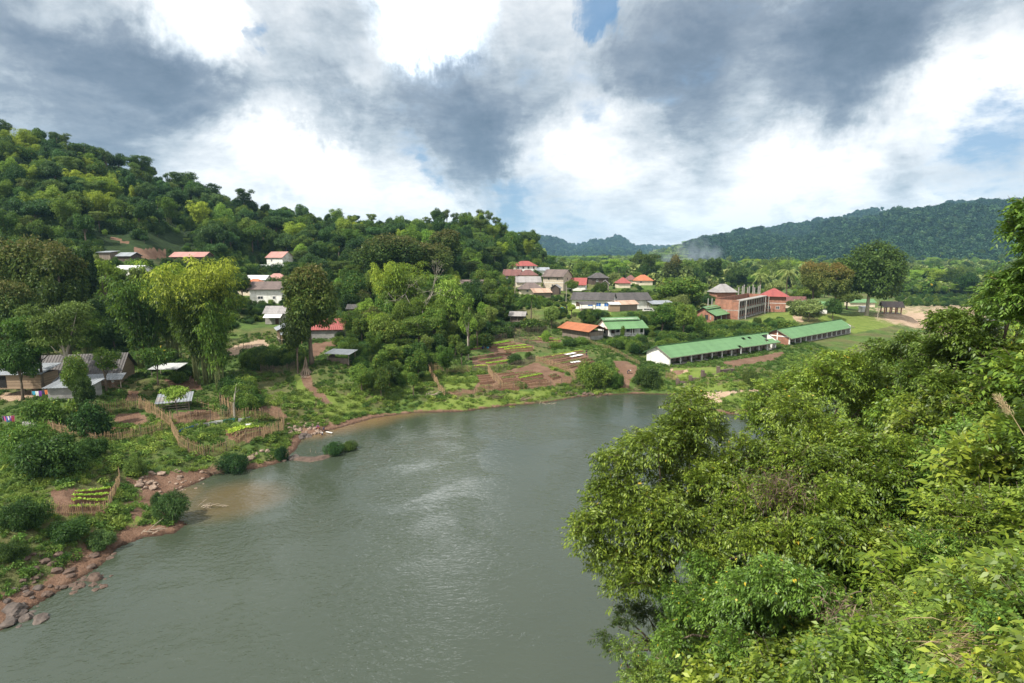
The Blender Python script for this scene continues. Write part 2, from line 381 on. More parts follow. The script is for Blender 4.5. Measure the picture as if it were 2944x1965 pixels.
sheet_roof('roof_zinc', (.33, .355, .38), (.20, .215, .235), 0.5, rough=.4, metallic=.15, c3=(.3, .26, .22))
sheet_roof('roof_white', (.60, .61, .60), (.42, .43, .43), 0.5, rough=.5)
brick_mat('brick', (.36, .15, .09), (.28, .115, .07), (.36, .29, .23), 3.0)
brick_mat('block', (.33, .32, .30), (.27, .26, .245), (.2, .19, .18), 1.2)
brick_mat('stone_wall', (.17, .12, .095), (.12, .085, .07), (.06, .05, .04), 1.6)
plank_mat('planks', (.27, .215, .165), (.12, .095, .075), 0.24)
plank_mat('planks_dark', (.12, .085, .065), (.05, .038, .03), 0.24)
plank_mat('planks_flat', (.36, .26, .17), (.18, .125, .08), 0.22, vertical=False)

# ------------------------------------------------------------------ the lie of the land
def at(u, v, Y, full=True):
    """point at forward distance Y on the ray through photo pixel (u, v)"""
    if full: u, v = u * K, v * K
    return Vector((A(u, v) * Y, Y, H + Y * S(v)))
def on_z(u, v, z, full=True):
    if full: u, v = u * K, v * K
    Y = (z - H) / S(v); return Vector((A(u, v) * Y, Y, z))

# shoreline of the village bank, from downstream (left) to upstream (right)
_sh = [(0, 632), (26, 612), (65, 588), (100, 567), (118, 548), (144, 538), (174, 534), (188, 524), (172, 515), (157, 501), (174, 492),
       (196, 484), (214, 475), (240, 471), (262, 468), (283, 462), (296, 450), (303, 438), (340, 428), (375, 418), (414, 413), (462, 412), (501, 407), (545, 403),
       (580, 397), (632, 394), (671, 395), (695, 401), (712, 413), (735, 415), (754, 412)]
far_shore = [(-400, -200), (-120, -60), (-62, 22)] + [tuple(on_z(u, v, 0, False)[:2]) for u, v in _sh] + \
            [(58, 116), (80, 128), (112, 152), (152, 192), (198, 246), (216, 268), (262, 292), (330, 318), (500, 360), (900, 420)]
near_shore = [(-330, -300), (-60, -60), (-34, -20), (-9, 14), (3, 25), (9, 35), (20, 53), (38, 71), (62, 91), (92, 114), (132, 146), (180, 193), (214, 234), (248, 262), (330, 284), (500, 315), (900, 375)]
FS = np.array(far_shore); NS = np.array(near_shore)
def pl_dist(X, Y, P):
    """distance to polyline and signed side (+ = left of travel)"""
    best = np.full(X.shape, 1e9); side = np.zeros(X.shape)
    for (x0, y0), (x1, y1) in zip(P[:-1], P[1:]):
        dx, dy = x1 - x0, y1 - y0; L2 = dx*dx + dy*dy
        t = np.clip(((X - x0) * dx + (Y - y0) * dy) / L2, 0, 1)
        d = np.hypot(X - x0 - t*dx, Y - y0 - t*dy)
        cr = dx * (Y - y0) - dy * (X - x0)
        m = d < best - 1e-9; best = np.where(m, d, best); side = np.where(m, np.sign(cr), side)
    return best, side
# value noise
def _hash(ix, iy, s): 
    n = (ix * 374761393 + iy * 668265263 + s * 974634777) & 0xffffffff
    n = ((n ^ (n >> 13)) * 1274126177) & 0xffffffff
    return ((n ^ (n >> 16)) & 0xffff) / 65535.0
def vnoise(X, Y, s=0):
    xi = np.floor(X).astype(np.int64); yi = np.floor(Y).astype(np.int64); fx = X - xi; fy = Y - yi
    fx = fx*fx*(3-2*fx); fy = fy*fy*(3-2*fy)
    a = _hash(xi, yi, s); b = _hash(xi+1, yi, s); c = _hash(xi, yi+1, s); d = _hash(xi+1, yi+1, s)
    return (a*(1-fx) + b*fx) * (1-fy) + (c*(1-fx) + d*fx) * fy
def fbm(X, Y, wl, oct=4, s=0, g=0.5):
    r = 0; amp = 1; tot = 0
    for o in range(oct):
        r = r + amp * (vnoise(X / wl, Y / wl, s + o) - 0.5); tot += amp; amp *= g; wl *= 0.5
    return r / tot * 2

# ridge rows (1024-px) of the ground below the tree tops: column at the horizon, row, distance
far_flat = lambda z: [(1100, z)]
def Rz(v, Y): return H + Y * S(v)
COLS = {
 -700: [(0, 3), (40, 3), (80, 5), (110, 20), (150, 55), (230, 110), (300, 118), (520, 70), (1500, 50), (2600, 120), (5200, 60)],
 -150: [(0, 3), (60, 3.4), (105, 5), (140, 12), (170, 26), (200, 45), (240, 72), (300, Rz(92, 300)), (480, 80), (1500, 50), (2600, 120), (5200, 60)],
 0:   [(0, 3), (60, 3.4), (105, 5), (140, 9), (165, 15), (200, 27), (225, 43), (260, 66), (310, Rz(127, 310)), (500, 70), (1500, 50), (2600, 120), (5200, 60)],
 60:  [(0, 3), (60, 3.4), (105, 5), (140, 9), (165, 14), (200, 26), (230, 42), (270, 62), (330, Rz(149, 330)), (500, 65), (1500, 40), (2600, 120), (5200, 60)],
 130: [(0, 3), (80, 3.2), (105, 4.5), (140, 8), (165, 13), (200, 25), (235, 38), (280, 56), (350, Rz(172, 350)), (500, 60), (1500, 30), (2600, 110), (5200, 60)],
 200: [(0, 3), (85, 3.2), (110, 4.2), (140, 8), (165, 12), (200, 19), (240, 30), (290, 46), (375, Rz(194, 375)), (520, 50), (1500, 30), (2600, 100), (5200, 60)],
 270: [(0, 3), (85, 3.2), (112, 4), (140, 8), (165, 11), (200, 15.5), (250, 24), (300, 36), (400, Rz(215, 400)), (520, 40), (1500, 20), (2600, 80), (5200, 60)],
 340: [(0, 3), (90, 3), (115, 4), (140, 7), (165, 9), (200, 13), (260, 24), (320, 36), (400, Rz(225, 400)), (520, 30), (1500, 15), (2600, 60), (5200, 100)],
 410: [(0, 3), (95, 3), (118, 3.4), (140, 5), (165, 8), (200, 13), (260, 24), (320, 38), (390, Rz(226, 390)), (520, 26), (1500, 12), (2600, 40), (5200, 110)],
 470: [(0, 3), (100, 3), (118, 3.3), (150, 5), (185, 9), (215, 14), (260, 20), (320, 36), (385, Rz(227, 385)), (520, 22), (1500, 10), (2600, 20), (3800, Rz(252, 3800)), (5200, 90)],
 498: [(0, 3), (100, 3), (118, 3.3), (150, 4.6), (178, 6.4), (195, 11), (260, 16), (300, 21), (340, 38), (385, Rz(229, 385)), (520, 18), (1500, 8), (2600, 10), (3800, Rz(250, 3800)), (5200, 90)],
 522: [(0, 3), (100, 3), (118, 3.3), (150, 4.8), (178, 6.4), (193, 11.5), (260, 16), (300, 21), (335, 29), (385, Rz(248, 385)), (520, 12), (1500, 6), (2600, 8), (3800, Rz(242.5, 3800)), (5200, 90)],
 548: [(0, 3), (100, 3), (118, 3.3), (150, 4.8), (178, 6.2), (193, 11.8), (260, 15.5), (300, 18.5), (335, 22), (385, 24), (520, 9), (1500, 6), (2600, 8), (3800, Rz(241, 3800)), (5200, 90)],
 575: [(0, 3), (100, 3), (118, 3.3), (150, 4.8), (178, 6), (192, 11.8), (260, 14), (300, 16), (385, 14), (520, 8), (1500, 8), (2600, 10), (4000, Rz(251, 4000)), (5200, 100)],
 597: [(0, 3), (100, 3), (118, 3.3), (150, 4.8), (172, 5.8), (190, 11.5), (260, 13), (300, 13), (385, 11), (520, 8), (1500, 8), (2600, 10), (4000, Rz(245.5, 4000)), (5200, 100)],
 617: [(0, 3), (110, 3), (125, 3.8), (150, 5), (172, 5.8), (190, 9.5), (220, 12), (300, 12), (385, 10), (520, 8), (1500, 8), (2600, 12), (4400, Rz(240.5, 4400)), (5200, 100)],
 640: [(0, 3), (110, 3), (125, 4), (150, 5), (172, 5.5), (190, 7.5), (220, 9), (300, 9), (520, 8), (1500, 10), (2600, 16), (4400, Rz(251, 4400)), (5200, 90)],
 658: [(0, 3), (110, 3), (125, 4), (150, 4.6), (172, 5), (190, 6.5), (220, 8), (300, 8), (520, 8), (1200, 10), (1900, Rz(256, 1900)), (2600, 20), (4400, Rz(251, 4400)), (5200, 90)],
 700: [(0, 3), (110, 3), (125, 4), (150, 4.4), (172, 4.6), (190, 6), (220, 7.2), (300, 8), (520, 8), (1100, 10), (1900, Rz(244, 1900)), (2600, 30), (5200, 90)],
 745: [(0, 3), (110, 3), (125, 4), (150, 4.4), (172, 4.6), (190, 5.5), (220, 7), (300, 8), (520, 8), (1050, 12), (1500, 50), (2000, Rz(240, 2000)), (2600, Rz(237.5, 2600)), (5200, 90)],
 790: [(0, 3), (115, 3), (125, 4), (150, 4.2), (172, 4.6), (190, 5.5), (220, 6.8), (300, 8), (520, 8), (1050, 12), (1500, Rz(250, 1500)), (2000, Rz(238, 2000)), (2700, Rz(231, 2700)), (5200, 90)],
 835: [(0, 3), (120, 3), (150, 4.2), (190, 5), (230, 6.6), (300, 7), (520, 7), (1050, 12), (1500, Rz(240, 1500)), (1900, Rz(229, 1900)), (2200, Rz(236, 2200)), (2800, Rz(223, 2800)), (5200, 90)],
 868: [(0, 3), (140, 3), (170, 4), (230, 6.4), (280, 5), (520, 6), (1050, 12), (1450, Rz(234, 1450)), (1700, Rz(226, 1700)), (2200, Rz(232, 2200)), (3000, Rz(214.5, 3000)), (5200, 90)],
 888: [(0, 3), (145, 3), (180, 4), (230, 6), (280, 4), (520, 5.5), (1050, 12), (1450, Rz(230, 1450)), (1700, Rz(221, 1700)), (2200, Rz(228, 2200)), (3000, Rz(217.5, 3000)), (5200, 90)],
 905: [(0, 3), (150, 3), (190, 4), (235, 5.5), (280, 3), (340, 2.5), (520, 5), (1050, 12), (1450, Rz(226, 1450)), (1750, Rz(220, 1750)), (2200, Rz(228, 2200)), (3000, Rz(221, 3000)), (5200, 90)],
 925: [(0, 3), (155, 3), (210, 3.6), (280, 2.2), (340, 2.2), (520, 5), (1050, 12), (1450, Rz(224, 1450)), (1750, Rz(218, 1750)), (2300, Rz(224, 2300)), (2900, Rz(214.5, 2900)), (5200, 90)],
 945: [(0, 3), (160, 3), (230, 3.4), (300, 1.6), (340, 2), (400, 3), (520, 5), (1050, 12), (1450, Rz(222, 1450)), (1750, Rz(216, 1750)), (2200, Rz(220, 2200)), (2700, Rz(209, 2700)), (5200, 90)],
 980: [(0, 3), (180, 3), (260, 2.5), (300, 1.6), (360, 2), (430, 3), (520, 5), (1030, 13), (1420, Rz(220, 1420)), (1720, Rz(210.5, 1720)), (2600, Rz(210, 2600)), (5200, 90)],
 1024:[(0, 3), (200, 3), (300, 1.6), (380, 2), (450, 3), (520, 5), (1000, 14), (1400, Rz(220, 1400)), (1700, Rz(209, 1700)), (2600, Rz(210, 2600)), (5200, 90)],
 1500:[(0, 3), (200, 3), (300, 2), (380, 3), (520, 6), (1000, 20), (1500, Rz(205, 1500)), (2600, Rz(213, 2600)), (5200, 90)],
}
_us = sorted(COLS); _A = np.array([A(u, 257) for u in _us])
_Yk = np.concatenate([np.arange(0, 420, 5.0), np.arange(420, 1200, 40.0), np.arange(1200, 7001, 100.0)])
_Z = np.array([np.interp(_Yk, [p[0] for p in COLS[u]], [p[1] for p in COLS[u]]) for u in _us])
_ker = np.array([.25, .5, .25])
_Zs = np.array([np.convolve(np.pad(r, 1, mode='edge'), _ker, 'valid') for r in _Z])
def base_z(X, Y):
    Yc = np.maximum(Y, 1.0); a = np.clip(X / Yc, _A[0], _A[-1])
    j = np.clip(np.searchsorted(_A, a) - 1, 0, len(_A) - 2)
    t = (a - _A[j]) / (_A[j+1] - _A[j]); t = t*t*(3-2*t)*.9 + t*.1
    k = np.clip(np.searchsorted(_Yk, Yc) - 1, 0, len(_Yk) - 2); s = np.clip((Yc - _Yk[k]) / (_Yk[k+1] - _Yk[k]), 0, 1)
    g = lambda jj: _Zs[jj, k] * (1 - s) + _Zs[jj, k+1] * s
    return g(j) * (1 - t) + g(j + 1) * t
PADS = []       # (x, y, z, r0, r1): level building plots
def terrain(X, Y):
    X = np.asarray(X, float); Y = np.asarray(Y, float)
    zb = base_z(X, Y)
    r = np.hypot(X, Y)
    hillw = np.clip((zb - 12) / 30, 0, 1)
    zb = zb + fbm(X, Y, 26, 4, 3) * (0.35 + 2.2 * hillw)
    mw = np.clip((Y - 1050) / 500, 0, 1) * np.clip((zb - 20) / 80, 0, 1)
    zb = zb + mw * (np.abs(fbm(X * 1.0, Y * .5, 260, 4, 9)) * -150 + 32 + fbm(X, Y, 60, 3, 17) * 7)
    for (px, py, pz, r0, r1) in PADS:
        d = np.hypot(X - px, Y - py); w = np.clip((r1 - d) / (r1 - r0), 0, 1); w = w*w*(3-2*w)
        zb = zb * (1 - w) + pz * w
    df, sf = pl_dist(X, Y, FS); dn, sn = pl_dist(X, Y, NS)
    wob = fbm(X, Y, 7, 3, 21) * 0.9
    inriver = (sf < 0) & (sn > 0)
    onfar = (sf >= 0); farrise = lambda q: np.maximum(q - 110, 0) * .5
    # village side: low muddy bank, then up to the plots
    d = np.maximum(df + wob * np.clip(df / 3, 0, 1), 0)
    bank = 0.02 + np.where(d < 2.2, d * 0.28, 0.62 + (d - 2.2) * 0.42)
    upst = np.clip((X - 130) / 60, 0, 1) * np.clip((Y - 215) / 40, 0, 1)
    zfar = np.minimum(zb, bank * (1 - upst) + (0.02 + d * 0.06 + farrise(d)) * upst)
    # viewer's side: a steep overgrown slope
    cap = np.interp(Y, [-50, 20, 38, 55, 75, 110, 200, 300], [24, 24, 21.5, 14, 8, 4, 3, 3]) + fbm(X, Y, 14, 2, 5) * 1.2
    znear = np.minimum(cap, 0.02 + dn * 1.3 + fbm(X, Y, 6, 3, 8) * np.clip(dn / 4, 0, 1) * 0.8)
    far_right = np.clip((Y - 300 - 0 * X) / 60, 0, 1)
    znear = znear * (1 - far_right) + np.minimum(zb, 0.02 + dn * .08 + farrise(dn)) * far_right
    z = np.where(onfar, zfar, znear)
    z = np.where(inriver, -np.minimum(1.8, 0.12 + np.minimum(df, dn) * 0.22), z)
    return z
def tz(x, y): return float(terrain(np.array([x]), np.array([y]))[0])
_MY = np.concatenate([np.arange(12, 60, .25), np.arange(60, 420, .5)])
def G(u, v, full=True, dz=0.0):
    """where the ray through a photo pixel meets the ground"""
    if full: u, v = u * K, v * K
    a, s = A(u, v), S(v); z = terrain(a * _MY, _MY) + dz
    hit = np.nonzero(H + _MY * s < z)[0]
    i = hit[0] if len(hit) else len(_MY) - 1
    Y = _MY[i]; return Vector((a * Y, Y, float(z[i])))
def G_many(us, vs, full=True, dz=0.0, ys=None):
    us, vs = np.asarray(us, float), np.asarray(vs, float)
    if full: us, vs = us * K, vs * K
    d = (vs - 341.5) / F; a = (us - 512) / F / (CP - d * SP); s = (-SP - d * CP) / (CP - d * SP)
    Yg = np.concatenate([np.arange(14, 60, 1.0), np.arange(60, 430, 1.5)]) if ys is None else ys
    X = a[:, None] * Yg[None]; Y = np.broadcast_to(Yg, X.shape); z = terrain(X, Y); hit = H + Y * s[:, None] < z + dz
    i = np.where(hit.any(1), hit.argmax(1), -1); ok = i >= 0; yy = Yg[i]
    P = np.stack([a * yy, yy, np.take_along_axis(z, np.maximum(i, 0)[:, None], 1)[:, 0]], 1); return P[ok]
def poly_pts(poly, n, seed, dz=0.0):
    rg = np.random.default_rng(seed); xs = [p[0] for p in poly]; ys = [p[1] for p in poly]
    U = rg.uniform(min(xs), max(xs), n); V = rg.uniform(min(ys), max(ys), n); k = inpoly_np(U, V, poly); return G_many(U[k], V[k], dz=dz)
def pix(p):
    """picture position (full-size photo pixels) of a world point"""
    y, z = p[1], p[2] - H
    f = y * CP - z * SP; up = y * SP + z * CP
    return ((512 + F * p[0] / f) / K, (341.5 - F * up / f) / K)

# ------------------------------------------------------------------ building plots (level ground under every building)
# name: (photo u, photo v of the wall foot, distance)
PLOT = {}
def plot(key, u, v, Y, r=7, blend=7, push=0.5):
    p = at(u, v, Y); PLOT[key] = p
    d = Vector((p.x, p.y, 0)).normalized()
    PADS.append((p.x + d.x * r * push, p.y + d.y * r * push, p.z, r, r + blend)); return p
for k, u, v, Y, r in [
    ('hill_hut_a', 301, 745, 205, 4), ('hill_hut_b', 358, 752, 203, 5), ('pink_long', 540, 757, 225, 8), ('white_roof_left', 366, 792, 185, 6),
    ('pink_gable', 790, 762, 268, 8), ('white_school', 777, 787, 250, 9), ('white_shed_mid', 735, 826, 222, 5), ('orange_left', 715, 850, 205, 8),
    ('pink_hip', 792, 826, 228, 7), ('brown_villa', 765, 872, 190, 8), ('grey_awning', 800, 932, 168, 6), ('stilt_hut', 800, 985, 145, 4),
    ('red_sheet', 915, 975, 152, 7), ('old_walls', 1030, 912, 172, 5), ('pen', 940, 1040, 124, 3), 
    ('dark_long', 190, 1122, 104, 9), ('block_shed', 200, 1152, 92, 4), ('white_low', 435, 1085, 112, 4), ('patch_hut', 455, 1185, 92, 3),
    ('villa', 1512, 797, 300, 9), ('small_zinc', 1562, 796, 298, 4), ('maroon_back', 1470, 812, 285, 7), ('grey_hip', 1520, 808, 278, 6), ('grey_gable', 1520, 832, 262, 7),
    ('concrete_house', 1590, 832, 262, 8), ('brown_hip', 1528, 846, 248, 6), ('rusty_low', 1560, 856, 236, 5), ('red_long', 1656, 836, 262, 7), ('little_gable', 1610, 846, 244, 3),
    ('dark_far', 1725, 818, 300, 6), ('blue_small', 1750, 832, 280, 3), ('red_far', 1795, 828, 300, 5), ('maroon_far', 1815, 820, 315, 5), ('orange_far', 1853, 820, 310, 6),
    ('blue_window', 1702, 889, 202, 9), ('blue_back', 1800, 885, 216, 9), ('rust_shed', 1805, 896, 196, 5), ('white_shed', 1768, 896, 192, 2.5), ('shelter', 1672, 895, 190, 2.5),
    ('carport', 1876, 895, 212, 5), ('little_hut', 1487, 932, 186, 3), ('hidden_left', 1345, 862, 215, 7), ('barn', 1670, 976, 168, 6), ('green_house', 1800, 970, 172, 7),
    ('brick_small', 2051.6, 928, 204, 8), ('brick_red', 2222, 895, 240, 7), ('grey_ridge', 2088, 860, 262, 6), ('dark_right', 2284, 886, 250, 6), ('hidden_right', 2340, 900, 225, 6),
    ('pavilion', 2562, 901, 238, 4), ('white_box', 2488, 897, 252, 3), ('green_behind', 2480, 880, 275, 6)]:
    plot(k, u, v, Y, r)
# long buildings get elongated plots
def strip(p, ang, L, W, z, n=6):
    for i in range(n):
        t = (i + .5) / n * L; c, s = math.cos(ang), math.sin(ang)
        PADS.append((p.x + c*t - s*W/2, p.y + s*t + c*W/2, z, W * .75 + 1, W * .75 + 7))
LB1 = on_z(1924.8, 1051.8, 4.0); strip(LB1, math.radians(33.9), 44.8, 7.4, 4.0)
LB2 = on_z(2270, 993, 4.3); strip(LB2, math.radians(38.5), 43, 7.6, 4.3)
BB = on_z(2124, 919, 7.0); strip(BB, math.radians(52), 43, 9, 7.0)

# ------------------------------------------------------------------ ground sheet
C5 = lambda L: [(1200 + x * .2554, 850 + y * .2554) for x, y in L]
C6 = lambda L: [(1700 + x * .2554, 850 + y * .2554) for x, y in L]
C3b = lambda L: [(450 + x * .2554, 1100 + y * .2554) for x, y in L]
C1b = lambda L: [(x * .2554, 850 + y * .2554) for x, y in L]
C4b = lambda L: [(x * .2554, 1200 + y * .2554) for x, y in L]
C2b = lambda L: [(500 + x * .2554, 850 + y * .2554) for x, y in L]
CL = lambda L: [(x * .3188, 300 + y * .3188) for x, y in L]
SOILP = [C5([(660, 905), (900, 872), (1200, 800), (1330, 745), (1500, 830), (1700, 890), (1790, 970), (1500, 1020), (1220, 1050), (960, 1060), (700, 1050), (640, 1100), (330, 1125), (330, 1085), (640, 1055), (690, 990)]),
 C5([(1420, 735), (1500, 700), (1700, 655), (1900, 650), (1960, 720), (1850, 780), (1780, 860), (1650, 840), (1500, 790)]),
 C6([(230, 730), (400, 740), (560, 820), (500, 900), (430, 960), (420, 1050), (330, 1040), (300, 850)]), C5([(600, 690), (880, 640), (1060, 640), (1030, 690), (1020, 770), (780, 800), (640, 790)]),
 C5([(720, 560), (1050, 515), (1320, 560), (1300, 620), (1000, 650), (850, 640)]), C5([(1280, 490), (1500, 462), (1620, 500), (1600, 540), (1350, 530)]),
 C3b([(800, 550), (1250, 490), (1330, 560), (1000, 680), (810, 640)]), C3b([(180, 350), (520, 300), (700, 345), (720, 430), (200, 465)]), C3b([(1080, 260), (1380, 280), (1500, 400), (1420, 440), (1300, 380), (1150, 330)]),
 C4b([(1250, 680), (1560, 700), (1700, 630), (2300, 600), (2349, 760), (1900, 920), (1760, 1000), (1640, 830), (1400, 720)]), C4b([(560, 820), (850, 800), (1260, 830), (1180, 1080), (650, 1100)]),
 C4b([(1450, 1250), (1800, 1230), (2100, 1240), (1600, 1420), (1350, 1500), (1250, 1400)]), C1b([(1240, 1350), (1560, 1310), (1750, 1440), (1500, 1470), (1300, 1420)]), C1b([(1450, 1050), (1560, 1080), (1560, 1180), (1400, 1180)]),
 C2b([(1530, 540), (1900, 500), (1900, 550), (1700, 600), (1570, 740), (1510, 650)]), C1b([(1850, 950), (2150, 900), (2300, 1050), (2100, 1090), (1900, 1000)]), C2b([(860, 1030), (950, 1030), (980, 1140), (940, 1140)]),
 CL([(960, 1190), (1150, 1235), (1180, 1260), (1080, 1240)]), CL([(1200, 1290), (1500, 1320), (1500, 1400), (1230, 1390)]), C6([(880, 850), (1100, 850), (1000, 900), (870, 880)]), C6([(1450, 750), (1900, 680), (2200, 620), (2100, 720), (1600, 800)]), C4b([(1450, 1050), (1560, 1020), (1600, 1100), (1500, 1120)])]
SANDP = [C2b([(590, 610), (740, 545), (1000, 490), (1100, 580), (830, 625), (640, 690)]), C6([(1130, 1130), (1350, 1090), (1620, 1070), (1860, 1050), (1880, 1090), (1620, 1090), (1500, 1130), (1460, 1220), (1300, 1230)]), C1b([(1180, 990), (1340, 960), (1350, 1040), (1200, 1060)]),
 C1b([(0, 1110), (380, 1060), (380, 1150), (100, 1200), (0, 1190)]), C6([(880, 830), (1100, 830), (1060, 870), (900, 865)])]
GRASSP = [C5([(1150, 40), (1450, 90), (1750, 120), (1950, 170), (2200, 190), (2000, 240), (1700, 215), (1500, 190), (1300, 130)]), C6([(1700, 300), (2000, 200), (2300, 180), (2349, 260), (2100, 330), (1900, 360)]),
 C6([(900, 1030), (1400, 1000), (1750, 950), (1850, 1040), (1600, 1060), (1200, 1110)]), C6([(1500, 1130), (1700, 1100), (1850, 1120), (1800, 1200), (1400, 1260)]), [(2340, 905), (2480, 900), (2640, 890), (2700, 912), (2600, 930), (2450, 960), (2380, 945)],
 C5([(0, 1230), (300, 1180), (900, 1120), (1600, 1030), (1500, 1130), (1050, 1250), (400, 1290), (0, 1330)]), C5([(200, 900), (640, 910), (680, 1000), (620, 1040), (330, 1060)]), C3b([(1800, 100), (2349, 150), (2349, 330), (1900, 380)]), C2b([(1350, 900), (1480, 900), (1650, 1180), (1400, 1250)]),
 C4b([(1350, 1150), (1620, 1050), (1600, 1180), (1400, 1270)]), C6([(900, 820), (1500, 800), (1500, 880), (1200, 930), (930, 930)])]
def inpoly_np(U, V, poly):
    c = np.zeros(U.shape, bool); j = len(poly) - 1
    for i in range(len(poly)):
        (x1, y1), (x2, y2) = poly[i], poly[j]
        if y1 != y2: c ^= ((y1 > V) != (y2 > V)) & (U < (x2 - x1) * (V - y1) / (y2 - y1) + x1)
        j = i
    return c
_lines = {}
def soil_mask(X, Y, Z):
    zz = Z - H; f = np.maximum(Y * CP - zz * SP, .1); U = (512 + F * X / f) / K; V = (341.5 - F * (Y * SP + zz * CP) / f) / K
    m = []
    for PS in (SOILP, SANDP, GRASSP):
        a = np.zeros(X.shape)
        for p in PS: a = np.maximum(a, inpoly_np(U, V, p) & (Y < 420))
        m.append(a.astype(float))
    soil, sand, grass = m
    def line(arr, key, pts, wd, val=1.0):
        if key not in _lines: _lines[key] = np.array([tuple(G(u, v)[:2]) for u, v in pts])
        d, _ = pl_dist(X, Y, _lines[key]); return np.maximum(arr, np.clip(1.7 - d / wd, 0, 1) * val)
    soil = line(soil, 1, [(880, 1082), (884, 1100), (905, 1128), (932, 1155)], 0.8)
    soil = line(soil, 2, [(725, 1105), (745, 1135), (752, 1145)], 0.6)
    sand = line(sand, 3, [(2320, 895), (2290, 910), (2300, 925)], 1.2)
    df, sf = pl_dist(X, Y, FS)
    far = np.clip((X - 120) / 30, 0, 1) * np.clip((Y - 195) / 30, 0, 1) * np.clip((40 - df) / 20, 0, 1) * (Y < 420)
    sand = np.maximum(sand, far * .8); dn, sn = pl_dist(X, Y, NS)
    sand = np.maximum(sand, (np.clip((X - 150) / 30, 0, 1) * np.clip((60 - np.minimum(dn, df)) / 20, 0, 1) * (Y > 215)) * .5)
    w = np.interp(X, [-60, -20, 0, 12, 20, 34, 60], [3.2, 2.2, .8, .35, .8, 2.0, .9])
    shore = np.where((sf >= 0) & (Y < 230), np.clip(1.25 - df / (w * (1 + .9 * fbm(X, Y, 9, 3, 31))), 0, 1), 0)
    return np.maximum(soil, shore), sand, grass

